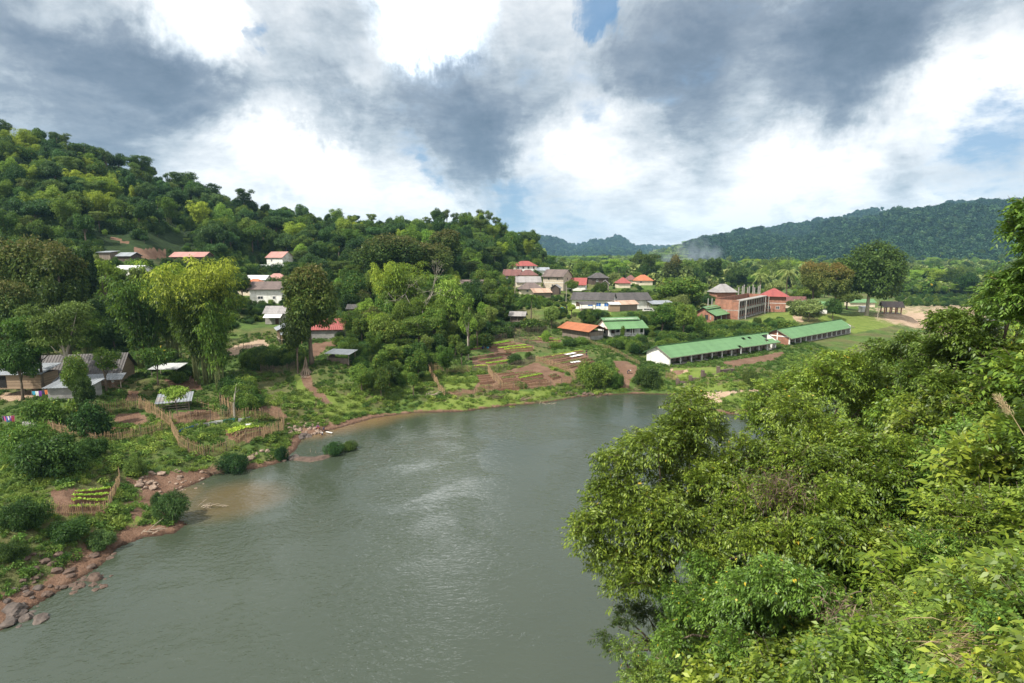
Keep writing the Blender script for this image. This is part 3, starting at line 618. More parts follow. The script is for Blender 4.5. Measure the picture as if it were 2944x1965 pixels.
def build_ground():
    na, ny = 720, 560
    a = np.concatenate([np.linspace(-1.9, -1.02, 40, endpoint=False), np.linspace(-1.02, 1.05, na - 80, endpoint=False), np.linspace(1.05, 1.9, 40)])
    y = np.concatenate([np.linspace(1.5, 30, 60, endpoint=False), 30 * np.exp(np.linspace(0, math.log(6800 / 30), ny - 60))])
    AA, YY = np.meshgrid(a, y); XX = AA * YY; ZZ = terrain(XX, YY)
    soil, sand, grass = soil_mask(XX, YY, ZZ)
    nr, ncl = XX.shape; me = bpy.data.meshes.new('ground')
    co = np.stack([XX, YY, ZZ], -1).reshape(-1)
    me.vertices.add(nr * ncl); me.vertices.foreach_set('co', co.astype(np.float32))
    i = np.arange((nr - 1) * (ncl - 1)); r, c = i // (ncl - 1), i % (ncl - 1); v0 = r * ncl + c
    q = np.stack([v0, v0 + 1, v0 + ncl + 1, v0 + ncl], 1).astype(np.int32)
    me.loops.add(q.size); me.loops.foreach_set('vertex_index', q.reshape(-1))
    me.polygons.add(len(q)); me.polygons.foreach_set('loop_start', np.arange(0, q.size, 4, dtype=np.int32))
    me.update(calc_edges=True); me.polygons.foreach_set('use_smooth', np.ones(len(q), bool))
    for nm, arr in (('soil', soil), ('sand', sand), ('grass', grass)):
        at_ = me.attributes.new(nm, 'FLOAT', 'POINT'); at_.data.foreach_set('value', arr.reshape(-1).astype(np.float32))
    m, t, b, out = mat('ground')
    g = t.new('ShaderNodeNewGeometry').outputs['Position']
    def attr(n): x = t.new('ShaderNodeAttribute'); x.attribute_name = n; return x.outputs['Fac']
    n1, _ = t.noise(g, 0.35, 6, 0.65); n2, _ = t.noise(g, 2.2, 5, 0.7); n3, _ = t.noise(g, 0.06, 5, 0.6); n4, _ = t.noise(g, 9.0, 3, 0.6)
    green = t.ramp(t.math('ADD', t.math('MULTIPLY', n1, 0.6), t.math('MULTIPLY', n2, 0.4)), [(0.3, (.03, .055, .015)), (0.5, (.075, .125, .028)), (0.7, (.13, .19, .045))])
    lawn = t.ramp(t.math('ADD', t.math('MULTIPLY', n1, 0.55), t.math('MULTIPLY', n4, 0.45)), [(0.3, (.075, .115, .024)), (0.5, (.14, .19, .038)), (0.7, (.23, .26, .075))])
    soilc = t.ramp(t.math('ADD', t.math('MULTIPLY', n1, 0.5), t.math('MULTIPLY', n4, 0.5)), [(0.3, (.075, .042, .028)), (0.5, (.17, .10, .066)), (0.7, (.28, .185, .13))])
    sandc = t.ramp(t.math('ADD', t.math('MULTIPLY', n1, 0.6), t.math('MULTIPLY', n4, 0.4)), [(0.3, (.26, .17, .11)), (0.5, (.40, .29, .20)), (0.7, (.52, .40, .30))])
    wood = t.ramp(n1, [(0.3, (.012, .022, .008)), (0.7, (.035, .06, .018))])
    sp = t.new('ShaderNodeSeparateXYZ'); t.put(sp.inputs[0], g)
    c = t.mix(t.mapr(n3, 0.42, 0.6), green, t.mix(0.4, green, soilc))
    c = t.mix(t.mapr(t.math('ADD', attr('grass'), t.math('MULTIPLY', t.math('SUBTRACT', n2, 0.5), 0.8)), 0.3, 0.7), c, lawn)
    brk = t.math('MULTIPLY', t.math('SUBTRACT', t.math('ADD', t.math('MULTIPLY', n1, .5), t.math('MULTIPLY', n2, .5)), 0.5), 2.2)
    # wooded heights have dark forest floor
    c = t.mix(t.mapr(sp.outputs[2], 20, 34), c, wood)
    c = t.mix(t.mapr(t.math('ADD', attr('sand'), brk), 0.35, 0.6), c, sandc)
    c = t.mix(t.mapr(t.math('ADD', attr('soil'), brk), 0.35, 0.62), c, soilc)
    c = t.mix(t.mapr(t.math('ADD', sp.outputs[2], t.math('MULTIPLY', t.math('SUBTRACT', n2, .5), .5)), 0.26, 0.02), c, t.mix(1.0, soilc, (.36, .36, .36), 'MULTIPLY'))  # wet margin
    t.put(b.inputs['Base Color'], c); b.inputs['Roughness'].default_value = 0.95; b.inputs['Specular IOR Level'].default_value = 0.15
    bp = t.new('ShaderNodeBump'); bp.inputs['Strength'].default_value = 0.9; bp.inputs['Distance'].default_value = 0.35
    t.put(bp.inputs['Height'], t.math('ADD', n2, t.math('MULTIPLY', n4, .4))); t.l.new(bp.outputs[0], b.inputs['Normal'])
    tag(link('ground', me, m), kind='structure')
build_ground()

def build_water():
    m, t, b, out = mat('river_water')
    g = t.new('ShaderNodeNewGeometry').outputs['Position']
    sp = t.new('ShaderNodeSeparateXYZ'); t.put(sp.inputs[0], g)
    n1, c1 = t.noise(g, 0.05, 4, 0.6)
    # deep silty green, with brown shallows over the gravel bars
    shal = 0.0
    for (u, v, r) in [(800, 1235, 7), (880, 1232, 6.5), (960, 1215, 7), (1040, 1195, 8), (1120, 1180, 7), (760, 1265, 6), (520, 1425, 3.5), (1200, 1172, 6), (690, 1430, 6)]:
        p = on_z(u, v, 0)
        d = t.vmath('DISTANCE', t.vmath('ADD', g, t.vmath('SCALE', t.vmath('SUBTRACT', c1, (.5, .5, .5)), sc=6.0)), (p.x, p.y, 0))
        shal = t.math('MAXIMUM', shal, t.mapr(d, r * 1.35, r * 0.45, 0.0, .95 if v < 1300 and v > 1160 and u < 1150 else .5))
    deep = t.mix(n1, (.036, .048, .030), (.054, .068, .045))
    c = t.mix(shal, deep, (.16, .105, .052))
    mp = t.new('ShaderNodeMapping'); mp.inputs['Scale'].default_value = (1.0, 1.6, 1.0); mp.inputs['Rotation'].default_value = (0, 0, .5); t.put(mp.inputs[0], g)
    w1, _ = t.noise(mp.outputs[0], 1.3, 3, 0.55, 0.7); w2, _ = t.noise(g, 4.2, 2, 0.5, 0.3); w3, _ = t.noise(g, 0.07, 3, 0.55, 1.8); w4, _ = t.noise(mp.outputs[0], 0.35, 2, 0.5, 1.0)
    calm = t.mapr(w3, 0.40, 0.60, 0.35, 1.0)
    hgt = t.math('ADD', t.math('ADD', w1, t.math('MULTIPLY', w2, 0.3)), t.math('MULTIPLY', w4, .9))
    bp = t.new('ShaderNodeBump'); t.put(bp.inputs['Strength'], calm); bp.inputs['Distance'].default_value = 0.11; t.put(bp.inputs['Height'], hgt)
    # silty body under a mirror-like skin
    t.n.remove(b); df_ = t.new('ShaderNodeBsdfDiffuse'); t.put(df_.inputs[0], c); gl = t.new('ShaderNodeBsdfGlossy'); gl.inputs['Roughness'].default_value = 0.04; t.l.new(bp.outputs[0], gl.inputs['Normal'])
    fr = t.new('ShaderNodeFresnel'); fr.inputs['IOR'].default_value = 1.75; t.l.new(bp.outputs[0], fr.inputs['Normal'])
    mx = t.new('ShaderNodeMixShader'); t.l.new(fr.outputs[0], mx.inputs[0]); t.l.new(df_.outputs[0], mx.inputs[1]); t.l.new(gl.outputs[0], mx.inputs[2]); t.l.new(mx.outputs[0], out.inputs[0])
    # stray foam and sparkles on the riffle
    poly = [(p[0], p[1]) for p in far_shore] + [(p[0], p[1]) for p in near_shore[::-1]]
    # a sheet a little larger than the channel, its edges under the banks
    me = bpy.data.meshes.new('river_water')
    L = []; 
    xs = np.concatenate([np.linspace(-420, -80, 18), np.linspace(-75, 130, 83), np.linspace(140, 900, 77)]); ys = np.concatenate([np.linspace(-300, 10, 30), np.linspace(14, 440, 200)])
    XX, YY = np.meshgrid(xs, ys); df, sf = pl_dist(XX, YY, FS); dn, sn = pl_dist(XX, YY, NS)
    ins = ((sf < 0) & (sn > 0)) | (df < 6) | (dn < 6)
    idx = -np.ones(XX.shape, int); V = []; Fc = []
    for r in range(len(ys) - 1):
        for c_ in range(len(xs) - 1):
            if ins[r, c_] or ins[r+1, c_] or ins[r, c_+1] or ins[r+1, c_+1]:
                q = []
                for rr, cc in ((r, c_), (r, c_+1), (r+1, c_+1), (r+1, c_)):
                    if idx[rr, cc] < 0: idx[rr, cc] = len(V); V.append((XX[rr, cc], YY[rr, cc], 0.0))
                    q.append(int(idx[rr, cc]))
                Fc.append(q)
    me.from_pydata(V, [], Fc); me.update()
    tag(link('river_water', me, m), kind='structure')
build_water()

# ------------------------------------------------------------------ buildings
def window(parent, x, y, z, w, h, face, fm='white_paint', pm='glass_dark', bars=0, d=0.06):
    """a framed window on the front (-y), back (+y), left (-x) or right (+x) wall, centre at (x, y, z)"""
    fr = MB(); t = 0.07
    def bx(mb, a0, b0, a1, b1, o0, o1):
        if face == '-y': mb.box(x + a0, y - o1, z + b0, x + a1, y - o0, z + b1)
        elif face == '+y': mb.box(x + a0, y + o0, z + b0, x + a1, y + o1, z + b1)
        elif face == '-x': mb.box(x - o1, y + a0, z + b0, x - o0, y + a1, z + b1)
        else: mb.box(x + o0, y + a0, z + b0, x + o1, y + a1, z + b1)
    bx(fr, -w/2, -h/2, -w/2 + t, h/2, 0, d); bx(fr, w/2 - t, -h/2, w/2, h/2, 0, d)
    bx(fr, -w/2 + t, -h/2, w/2 - t, -h/2 + t, 0, d); bx(fr, -w/2 + t, h/2 - t, w/2 - t, h/2, 0, d)
    for i in range(bars):
        c = -w/2 + (i + 1) * w / (bars + 1); bx(fr, c - .03, -h/2 + t, c + .03, h/2 - t, 0.03, d)
    f = fr.build('window', M[fm], parent)
    pn = MB(); bx(pn, -w/2 + t, -h/2 + t, w/2 - t, h/2 - t, 0.004, 0.026); pn.build('pane', M[pm], f)
    return f
def gable_walls(L, W, e, r, base=-0.6):
    mb = MB(); x0, x1 = 0, L
    mb.box(0, 0, base, L, W, e)
    for x, s in ((0.0, 1), (L - .2, 1)):
        mb.slab([(x, 0, e + .002), (x + .2, 0, e + .002), (x + .2, W, e + .002), (x, W, e + .002)], .001)
        k = len(mb.v); mb.v += [(x, .02, e), (x, W - .02, e), (x, W/2, e + r), (x + .2, .02, e), (x + .2, W - .02, e), (x + .2, W/2, e + r)]
        mb.f += [(k, k+2, k+1), (k+3, k+4, k+5), (k, k+3, k+5, k+2), (k+1, k+2, k+5, k+4)]
    return mb
def gable_roof(L, W, e, r, o=.6, og=.5, th=.1, lift=.05, holes=None, cells=(1, 1)):
    mb = MB(); s = r / (W/2); ze = e - o * s + lift; zr = e + r + lift
    nx, nyc = cells
    for side in (0, 1):
        for i in range(nx):
            for j in range(nyc):
                if holes and side == 0 and (i, j) in holes: continue
                xa, xb = -og + (L + 2*og) * i / nx, -og + (L + 2*og) * (i + 1) / nx
                ta, tb = j / nyc, (j + 1) / nyc
                if side == 0: ya, yb = -o + (W/2 + o) * ta, -o + (W/2 + o) * tb
                else: ya, yb = W + o - (W/2 + o) * ta, W + o - (W/2 + o) * tb
                za, zb = ze + (zr - ze) * ta, ze + (zr - ze) * tb
                P = [(xa, ya, za), (xb, ya, za), (xb, yb, zb), (xa, yb, zb)]
                if side: P = P[::-1]
                mb.slab(P, th)
    return mb
def hip_roof(L, W, e, r, o=.7, th=.1, lift=.05, inset=None):
    mb = MB(); i = W/2 * .95 if inset is None else inset; i = min(i, L/2 - .05)
    s = r / (W/2); ze = e - o*s + lift; zr = e + r + lift
    a, b_, c, d = (-o, -o, ze), (L+o, -o, ze), (L+o, W+o, ze), (-o, W+o, ze); p, q = (i, W/2, zr), (L-i, W/2, zr)
    mb.slab([a, b_, q, p], th); mb.slab([b_, c, q], th); mb.slab([c, d, p, q], th); mb.slab([d, a, p], th)
    return mb
def shed_roof(L, W, e0, e1, o=.5, th=.08):
    return MB().slab([(-o, -o, e0), (L+o, -o, e0), (L+o, W+o, e1), (-o, W+o, e1)], th)

def house(key, label, cat, name, rot, L, W, e, r, wall, roof, kind='gable', group=None, o=.6, wins=(), doors=(), wf='white_paint', wp='glass_dark', storey2=None, pos=None, bars=1, hipi=None):
    p = PLOT[key] if pos is None else pos; a = math.radians(rot)
    # the plot point is the middle of the front wall
    q = Vector((p.x - math.cos(a) * L/2, p.y - math.sin(a) * L/2, p.z))
    R = empty(name, q, a, label, cat, group)
    if kind == 'gable': gable_walls(L, W, e, r).build('wall', M[wall], R); gable_roof(L, W, e, r, o).build('roof', M[roof], R)
    elif kind == 'hip': MB().box(0, 0, -.6, L, W, e).build('wall', M[wall], R); hip_roof(L, W, e, r, o, inset=hipi).build('roof', M[roof], R)
    elif kind == 'shed':
        mb = MB().hexa([(0, 0, -.6), (L, 0, -.6), (L, W, -.6), (0, W, -.6), (0, 0, e), (L, 0, e), (L, W, e + r), (0, W, e + r)]); mb.build('wall', M[wall], R)
        s = r / W; shed_roof(L, W, e + .12 - o*s, e + r + .12 + o*s, o).build('roof', M[roof], R)
    for (f, x, z, w, h) in wins:
        window(R, {'-y': x, '+y': x, '-x': 0, '+x': L}[f], {'-y': 0, '+y': W, '-x': x, '+x': x}[f], z, w, h, f, wf, wp, bars)
    for (f, x, w, h) in doors:
        mb = MB()
        if f == '-y': mb.box(x - w/2, -.05, 0.05, x + w/2, -.004, h)
        elif f == '-x': mb.box(-.05, x - w/2, 0.05, -.004, x + w/2, h)
        else: mb.box(L + .004, x - w/2, 0.05, L + .05, x + w/2, h)
        mb.build('door', M['wood_brown'], R)
    if storey2: MB().box(-.06, -.06, storey2, L + .06, W + .06, storey2 + .14).build('floor_band', M['white_paint'], R)
    return R

def long_building(P, ang, L, W, label, gable_mat, nb, holes):
    R = empty('school_building', P, math.radians(ang), label, 'building')
    e, r = 2.55, 1.9
    for x in (0.0, L - .2):                      # gable end walls
        gw = MB(); k = 0; gw.v += [(x, 0, -.6), (x, W, -.6), (x, W, e), (x, W/2, e + r), (x, 0, e), (x + .2, 0, -.6), (x + .2, W, -.6), (x + .2, W, e), (x + .2, W/2, e + r), (x + .2, 0, e)]
        gw.f += [(k, k+4, k+3, k+2, k+1), (k+5, k+6, k+7, k+8, k+9), (k, k+5, k+9, k+4), (k+1, k+2, k+7, k+6), (k+2, k+3, k+8, k+7), (k+3, k+4, k+9, k+8)]
        gw.build('gable_wall', M[gable_mat if x == 0 else 'plaster_white'], R)
    bw = MB().box(.2, W - .2, -.6, L - .2, W, e - .02); bw.build('back_wall', M['plaster_white'], R)
    MB().box(.2, 1.7, -.6, L - .2, 1.9, e + .3).build('front_wall', M['wood_grey'], R)
    MB().box(.2, 0.0, -.6, L - .2, 1.69, .18).build('veranda_floor', M['concrete'], R)
    bay = L / nb
    for i in range(nb + 1):
        x = min(max(i * bay, .14), L - .14) if 0 < i < nb else (0.32 if i == 0 else L - .32)
        MB().box(x - .13, .02, -.1, x + .13, .28, e + .05).build('column', M['white_paint'], R)
    for i in range(nb):
        xc = (i + .5) * bay
        window(R, xc + .25, 1.7, 1.45, bay * .5, 1.3, '-y', 'wood_grey', 'glass_dark', 2)
        MB().box(xc - bay * .42, 1.62, .2, xc - bay * .42 + .8, 1.696, 2.2).build('door', M['wood_brown'], R)
    gable_roof(L, W, e, r, .9, .7, .08, .06, holes, (34, 5)).build('roof', M['roof_green'], R)
    s = r / (W/2); zr = e + r + .06                # raised ridge strip on the far slope, standing over the main one
    MB().slab([(-.9, W/2 - .35, zr + .12), (L + .9, W/2 - .35, zr + .12), (L + .9, W/2 + 1.6, zr + .12 - 1.9*s*.8), (-.9, W/2 + 1.6, zr + .12 - 1.9*s*.8)], .08).build('ridge_roof', M['roof_green'], R)
    eb = MB().slab([(-.76, -.95, e - .9*s - .02), (L + .76, -.95, e - .9*s - .02), (L + .76, -.87, e - .9*s - .02), (-.76, -.87, e - .9*s - .02)], .14)
    eb.build('eave_board', M['wood_grey'], R)
    for x in (-.74, L + .66):
        MB().slab([(x, -.9, e - .9*s + .0), (x + .07, -.9, e - .9*s), (x + .07, W/2, e + r - .05), (x, W/2, e + r - .05)], .16).build('barge_board', M['wood_grey'], R)
    return R
long_building(LB1, 33.9, 44.8, 7.4, 'long low building with green sheet roof and white end wall nearest the river', 'plaster_white', 11,
              {(33, 2), (32, 2), (33, 3), (31, 2), (30, 1), (33, 1), (32, 3), (20, 0), (24, 3), (26, 3), (31, 3)})
long_building(LB2, 38.5, 43, 7.6, 'long low building with green sheet roof and brick end wall with white cross beam', 'brick', 12, {(33, 0), (32, 0), (33, 1)})
# white frame on the brick gable of the second block
_r2 = [o for o in COL.objects if o.name.startswith('school_building')][-1]
MB().box(-.05, W0 := 0.0, -.3, -.003, .3, 2.5).box(-.05, 3.65, -.3, -.003, 3.95, 4.1).box(-.05, .31, 2.3, -.003, 7.5, 2.6).build('gable_frame', M['white_paint'], _r2)

# two-storey brick shell with a colonnade
def brick_shell():
    L, W = 43, 9; R = empty('brick_colonnade_building', BB, math.radians(52), 'unfinished two storey brick building with open colonnade and no roof', 'building')
    hh = 3.3
    w = MB().box(0, 0.0, -.6, .25, W, 7.2).box(L - .25, 2.2, -.6, L, W, 7.2).box(.25, W - .25, -.6, L - .25, W, 7.4); w.build('outer_wall', M['brick'], R)
    inner = MB(); nb = 13; bay = L / nb
    inner.box(.25, 2.2, -.6, L - .25, 2.4, 6.6); inner.build('inner_wall', M['brick'], R)
    MB().box(.25, .0, 3.2, L, 2.19, 3.42).build('floor_slab', M['concrete'], R)
    MB().box(0, -.15, 6.62, L, 2.6, 6.95).build('ring_beam', M['concrete'], R)
    MB().box(.25, 0, -.6, L, 2.19, .2).build('plinth', M['concrete'], R)
    for f in (0, 1):
        z0, z1 = (.2, 3.2) if f == 0 else (3.42, 6.62)
        for i in range(nb + 1):
            x = min(i * bay + .45, L - .2) if i == 0 else min(i * bay, L - .2)
            MB().box(x - .14, .03, z0, x + .14, .31, z1).build('column', M['concrete'], R)
        for i in range(nb):
            xc = (i + .5) * bay
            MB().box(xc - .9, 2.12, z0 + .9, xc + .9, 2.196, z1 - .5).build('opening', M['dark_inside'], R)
            if f: MB().box(i * bay + .6, .08, z0, (i + 1) * bay - .15, .2, z0 + .7).build('parapet', M['concrete'], R)
    MB().box(-.04, 0, 3.2, -.003, W, 3.45).box(-.04, 0, -.3, -.003, .3, 3.2).box(-.04, 4.4, -.3, -.003, 4.7, 3.2).box(-.04, 0, 3.45, -.003, .3, 7.2).build('wall_frame', M['concrete'], R)
    for x in (3.0, 30, 35):
        MB().box(x, -1.6, -.5, x + .25, -1.35, 6.9).build('prop', M['concrete'], R)
brick_shell()

def veranda_house(P, ang, L, W, label, wall, name, cols, balus=True, mid=True):
    """house with a double-pitched green roof whose front slope covers a veranda"""
    R = empty(name, P, math.radians(ang), label, 'house'); e, r, vd = 3.1, 1.9, 2.6
    w = MB(); 
    k = len(w.v); b0 = -.6
    # full-depth side walls, front wall set back behind the veranda
    for x in (0.0, L - .2):
        k = len(w.v); Y0 = 0 if x == 0 else vd
        w.v += [(x, Y0, b0), (x, W, b0), (x, W, e), (x, W/2, e + r), (x, Y0, e + (r * Y0 / (W/2) if Y0 else 0)), (x+.2, Y0, b0), (x+.2, W, b0), (x+.2, W, e), (x+.2, W/2, e + r), (x+.2, Y0, e + (r * Y0 / (W/2) if Y0 else 0))]
        w.f += [(k, k+4, k+3, k+2, k+1), (k+5, k+6, k+7, k+8, k+9), (k, k+5, k+9, k+4), (k+1, k+2, k+7, k+6), (k+2, k+3, k+8, k+7), (k+3, k+4, k+9, k+8)]
    w.build('side_wall', M[wall], R)
    MB().box(.2, vd, b0, L - .2, vd + .2, e + .6).build('front_wall', M[wall], R)
    MB().box(.2, W - .2, b0, L - .2, W, e).build('back_wall', M[wall], R)
    MB().box(.2, 0, b0, L, vd - .01, .3).build('veranda_floor', M['concrete'], R)
    for i in range(cols):
        x = .4 + (L - .55) * i / (cols - 1); MB().box(x - .12, .03, .3 if i else -.3, x + .12, .27, e).build('column', M['white_paint'], R)
    for fx in (.22, .5, .78):
        MB().box(L*fx - .55, vd - .06, .32, L*fx + .55, vd - .004, 2.4).build('door', M['wood_brown'], R)
    for fx in (.36, .65): window(R, L*fx, vd, 1.7, 1.1, 1.2, '-y', 'wood_brown', 'glass_dark', 1)
    window(R, 0, W*.36, 1.8, 1.3, 1.8, '-x', 'wood_brown', 'glass_dark', 2)
    window(R, 0, W*.16, 1.8, .35, 1.2, '-x', 'white_paint', 'glass_dark', 0)
    if balus:
        b = MB().box(.55, .06, .95, L - .05, .22, 1.06); b.box(.55, .06, .3, L - .05, .22, .38)
        n = int(L / .5)
        for i in range(n): x = .7 + i * (L - .9) / n; b.box(x, .09, .38, x + .17, .19, .95)
        b.build('balustrade', M['white_paint'], R)
    s = r / (W/2)
    rf = MB().slab([(-.7, -1.2, e - 1.2*s + .1), (L + .9, -1.2, e - 1.2*s + .1), (L + .9, W/2 - .9, e + r - .9*s + .05), (-.7, W/2 - .9, e + r - .9*s + .05)], .09)
    rf.build('front_roof', M['roof_green'], R)
    MB().slab([(-.9, W/2 - 1.5, e + r - .9*s + .32), (L - .2, W/2 - 1.5, e + r - .9*s + .32), (L - .2, W/2 + .2, e + r + .6), (-.9, W/2 + .2, e + r + .6)], .09).build('upper_roof', M['roof_green'], R)
    MB().slab([(L + .1, W + .8, e - .8*s + .1), (-.9, W + .8, e - .8*s + .1), (-.9, W/2 + .1, e + r + .45), (L + .1, W/2 + .1, e + r + .45)], .09).build('back_roof', M['roof_green'], R)
    MB().box(.1, W/2 - .9, e + r - .9*s, L - .9, W/2 - .75, e + r + .3).build('clerestory', M[wall], R)
    return R
veranda_house(on_z(1749.8, 970, 6.0), 15, 11.8, 8, 'white bungalow with green double roof and white balustrade on its veranda', 'plaster_white', 'veranda_house', 4)
veranda_house(PLOT['brick_small'], 48, 14, 7.6, 'brick bungalow with green double roof in front of the brick colonnade', 'brick', 'veranda_house', 3, balus=False)

def barn():
    P = on_z(1695.5, 981.6, 5.6); a = math.radians(-53); L, W = 12.0, 5.6
    q = Vector((P.x - math.cos(a) * L, P.y - math.sin(a) * L, P.z)); R = empty('barn', q, a, 'weathered plank barn with bright rust orange roof beside the gardens', 'barn')
    MB().box(0, 0, -.6, L, W, 2.6).build('wall', M['planks'], R)
    MB().box(L + .003, .2, -.4, L + .05, W - .2, 1.4).build('block_base', M['block'], R)
    for x in (0.1, 4, 8, L - .1):
        MB().box(x - .09, .1, 2.6, x + .09, .28, 3.5).build('post', M['wood_grey'], R)
        MB().box(x - .09, W - .28, 2.6, x + .09, W - .1, 3.5).build('post', M['wood_grey'], R)
    gable_roof(L, W, 3.4, 1.15, 1.3, .9, .07).build('roof', M['roof_rust'], R)
    MB().slab([(2, W + 1.2, 3.1), (L - 1, W + 1.2, 3.1), (L - 1, W + 3.6, 2.9), (2, W + 3.6, 2.9)][::1], .07).build('lean_to_roof', M['roof_rust'], R)
    for x in (2.3, L - 1.3): MB().box(x, W + 3.2, -.5, x + .14, W + 3.34, 2.84).build('post', M['wood_grey'], R)
barn()

px = lambda n, Y: n * K * Y / F      # metres for n full-size photo pixels at distance Y
two = lambda L, z: [('-y', L * f, z, .9, 1.2) for f in (.14, .38, .62, .86)]
# village centre
house('villa', 'white two storey villa with bright red hip roof against the wooded hill', 'house', 'villa', 8, 11.5, 8, 6.2, 2.2, 'plaster_white', 'roof_red', 'hip', wins=two(11.5, 5) + two(11.5, 2) + [('-x', 2.5, 5, .9, 1.2), ('-x', 5.5, 5, .9, 1.2)], storey2=3.2, wf='wood_brown')
house('small_zinc', 'small outbuilding with pale zinc roof right of the red roofed villa', 'outbuilding', 'outbuilding', 0, 5.5, 4, 3.4, 1.2, 'plaster_white', 'roof_zinc', 'shed', wins=[('-y', 2, 1.8, .9, 1)])
house('maroon_back', 'wooden house with dark maroon roof left of the villa', 'house', 'wooden_house', -12, 8.5, 7, 3.8, 2.6, 'planks_dark', 'roof_maroon', wins=[('-y', 2, 2.4, 1, 1), ('-y', 6, 2.4, 1, 1)])
house('grey_hip', 'house with maroon and grey hip roof below the villa', 'house', 'wooden_house', 5, 8.5, 6.5, 3.2, 2.2, 'plaster_cream', 'roof_maroon', 'hip')
house('grey_gable', 'cream house with grey gable roof left of the concrete house', 'house', 'cottage', 4, 11, 7, 3.6, 2.2, 'plaster_cream', 'roof_grey', wins=[('-x', 3.5, 2, 1, 1.1), ('-y', 3, 2, 1, 1.1), ('-y', 8, 2, 1, 1.1)])
house('concrete_house', 'two storey bare concrete house with brown gable roof', 'house', 'concrete_house', -32, 10.5, 8.5, 6.4, 2.6, 'concrete_beige', 'roof_brown', o=1.0, wins=[('-y', 3, 4.8, .7, 1.1), ('-y', 7.5, 4.8, .7, 1.1), ('+x', 4.2, 4.8, .9, 1.1), ('-y', 5, 1.8, .9, 1.1)], storey2=3.1, wf='concrete')
house('brown_hip', 'beige house with brown hip roof below the grey gabled house', 'house', 'cottage', 6, 9.5, 6.5, 2.8, 2.1, 'plaster_cream', 'roof_brown', 'hip', o=.9, wins=[('-y', 3, 1.5, .9, 1)])
house('rusty_low', 'low shed roofed with loose rusty sheets behind the coconut palm', 'shed', 'shed', 12, 7, 4.5, 2.2, 1.2, 'planks', 'roof_rust_pale', 'shed')
house('red_long', 'white house with faded red roof right of the concrete house', 'house', 'cottage', -12, 8.5, 7.5, 3.2, 2.6, 'plaster_white', 'roof_red', o=.8, wins=[('-y', 2, 1.7, .9, 1)])
house('little_gable', 'narrow dark wooden hut with grey gable below the concrete house', 'hut', 'hut', 75, 4, 3.6, 3, 1.3, 'planks_dark', 'roof_grey', wins=[('-y', 2, 1.7, .9, 1)])
house('dark_far', 'dark wooden house with charcoal roof beyond the red roofed house', 'house', 'wooden_house', 8, 9, 7, 3.8, 2.3, 'planks_dark', 'roof_dark', 'hip', wins=[('-y', 3, 2, 1, 1)])
house('blue_small', 'little gabled hut with slate blue boards beside round tree', 'hut', 'hut', 80, 4.5, 3.6, 3.0, 1.6, 'wood_grey', 'roof_grey')
house('red_far', 'house with brick red hip roof left of the orange roof', 'house', 'cottage', 6, 6.5, 6, 3, 2.4, 'plaster_cream', 'roof_red', 'hip')
house('maroon_far', 'house with small dark maroon roof touching the orange roof', 'house', 'cottage', 0, 5.5, 5, 3.4, 2.1, 'plaster_cream', 'roof_maroon', 'hip')
house('orange_far', 'house with bright orange hip roof among trees in the distance', 'house', 'cottage', 5, 9, 7, 2.9, 2.6, 'plaster_cream', 'roof_orange', 'hip', wins=[('-y', 2.5, 1.7, 1, 1)])
R_ = house('blue_window', 'long white house with three bright blue windows and dark roof', 'house', 'long_house', -16, 14.5, 9, 3.7, 2.0, 'plaster_white', 'roof_dark', o=.9, wins=[('-y', f, 1.75, 1.8, 1.3) for f in (6.6, 9.5, 12.4)] + [('+x', 3, 1.75, 1.0, 1.2)], wp='blue_paint', bars=1)
window(R_, 2.2, 0, 1.75, 1.4, 1.6, '-y', 'wood_grey', 'wood_brown', 1)
house('blue_back', 'white house with wide dark roof right behind the blue windowed house', 'house', 'long_house', 12, 20, 8, 3.3, 2.2, 'plaster_white', 'roof_dark', o=.8, wins=[('+x', 4, 1.9, 1.1, 1.4), ('-y', 13, 1.6, 1.1, 1.2)])
house('rust_shed', 'grey plank shed with pale rusty roof beside blue windowed house', 'shed', 'plank_shed', 22, 7.6, 5.0, 2.7, 1.0, 'planks', 'roof_rust_pale', o=.5)
house('white_shed', 'small white walled shed with white sheet roof in front of rusty shed', 'shed', 'shed', 5, 3.4, 2.6, 2.4, .5, 'planks_flat', 'roof_white', 'shed', o=.3)
def shelter(key, label, rot, L, W, h, roofm, cat='shelter', name='open_shelter', rise=.8, group=None):
    p = PLOT[key]; R = empty(name, p, math.radians(rot), label, cat, group)
    for x in (.1, L - .1):
        for y in (.1, W - .1): MB().box(x - .07, y - .07, -.5, x + .07, y + .07, h + (rise * y / W)).build('post', M['wood_grey'], R)
    shed_roof(L, W, h + .02, h + rise + .02, .4, .07).build('roof', M[roofm], R)
    return R
_s = shelter('shelter', 'open shelter with dark sloping roof before the blue windows', 10, 5, 3, 2.2, 'roof_dark')
MB().box(.3, 1.6, -.3, 4.6, 2.8, .7).build('table', M['wood_grey'], _s)
_s = shelter('carport', 'open carport with pale sheet roof over a parked van', 8, 8.5, 5.5, 2.7, 'roof_zinc', 'carport', 'carport', .9)
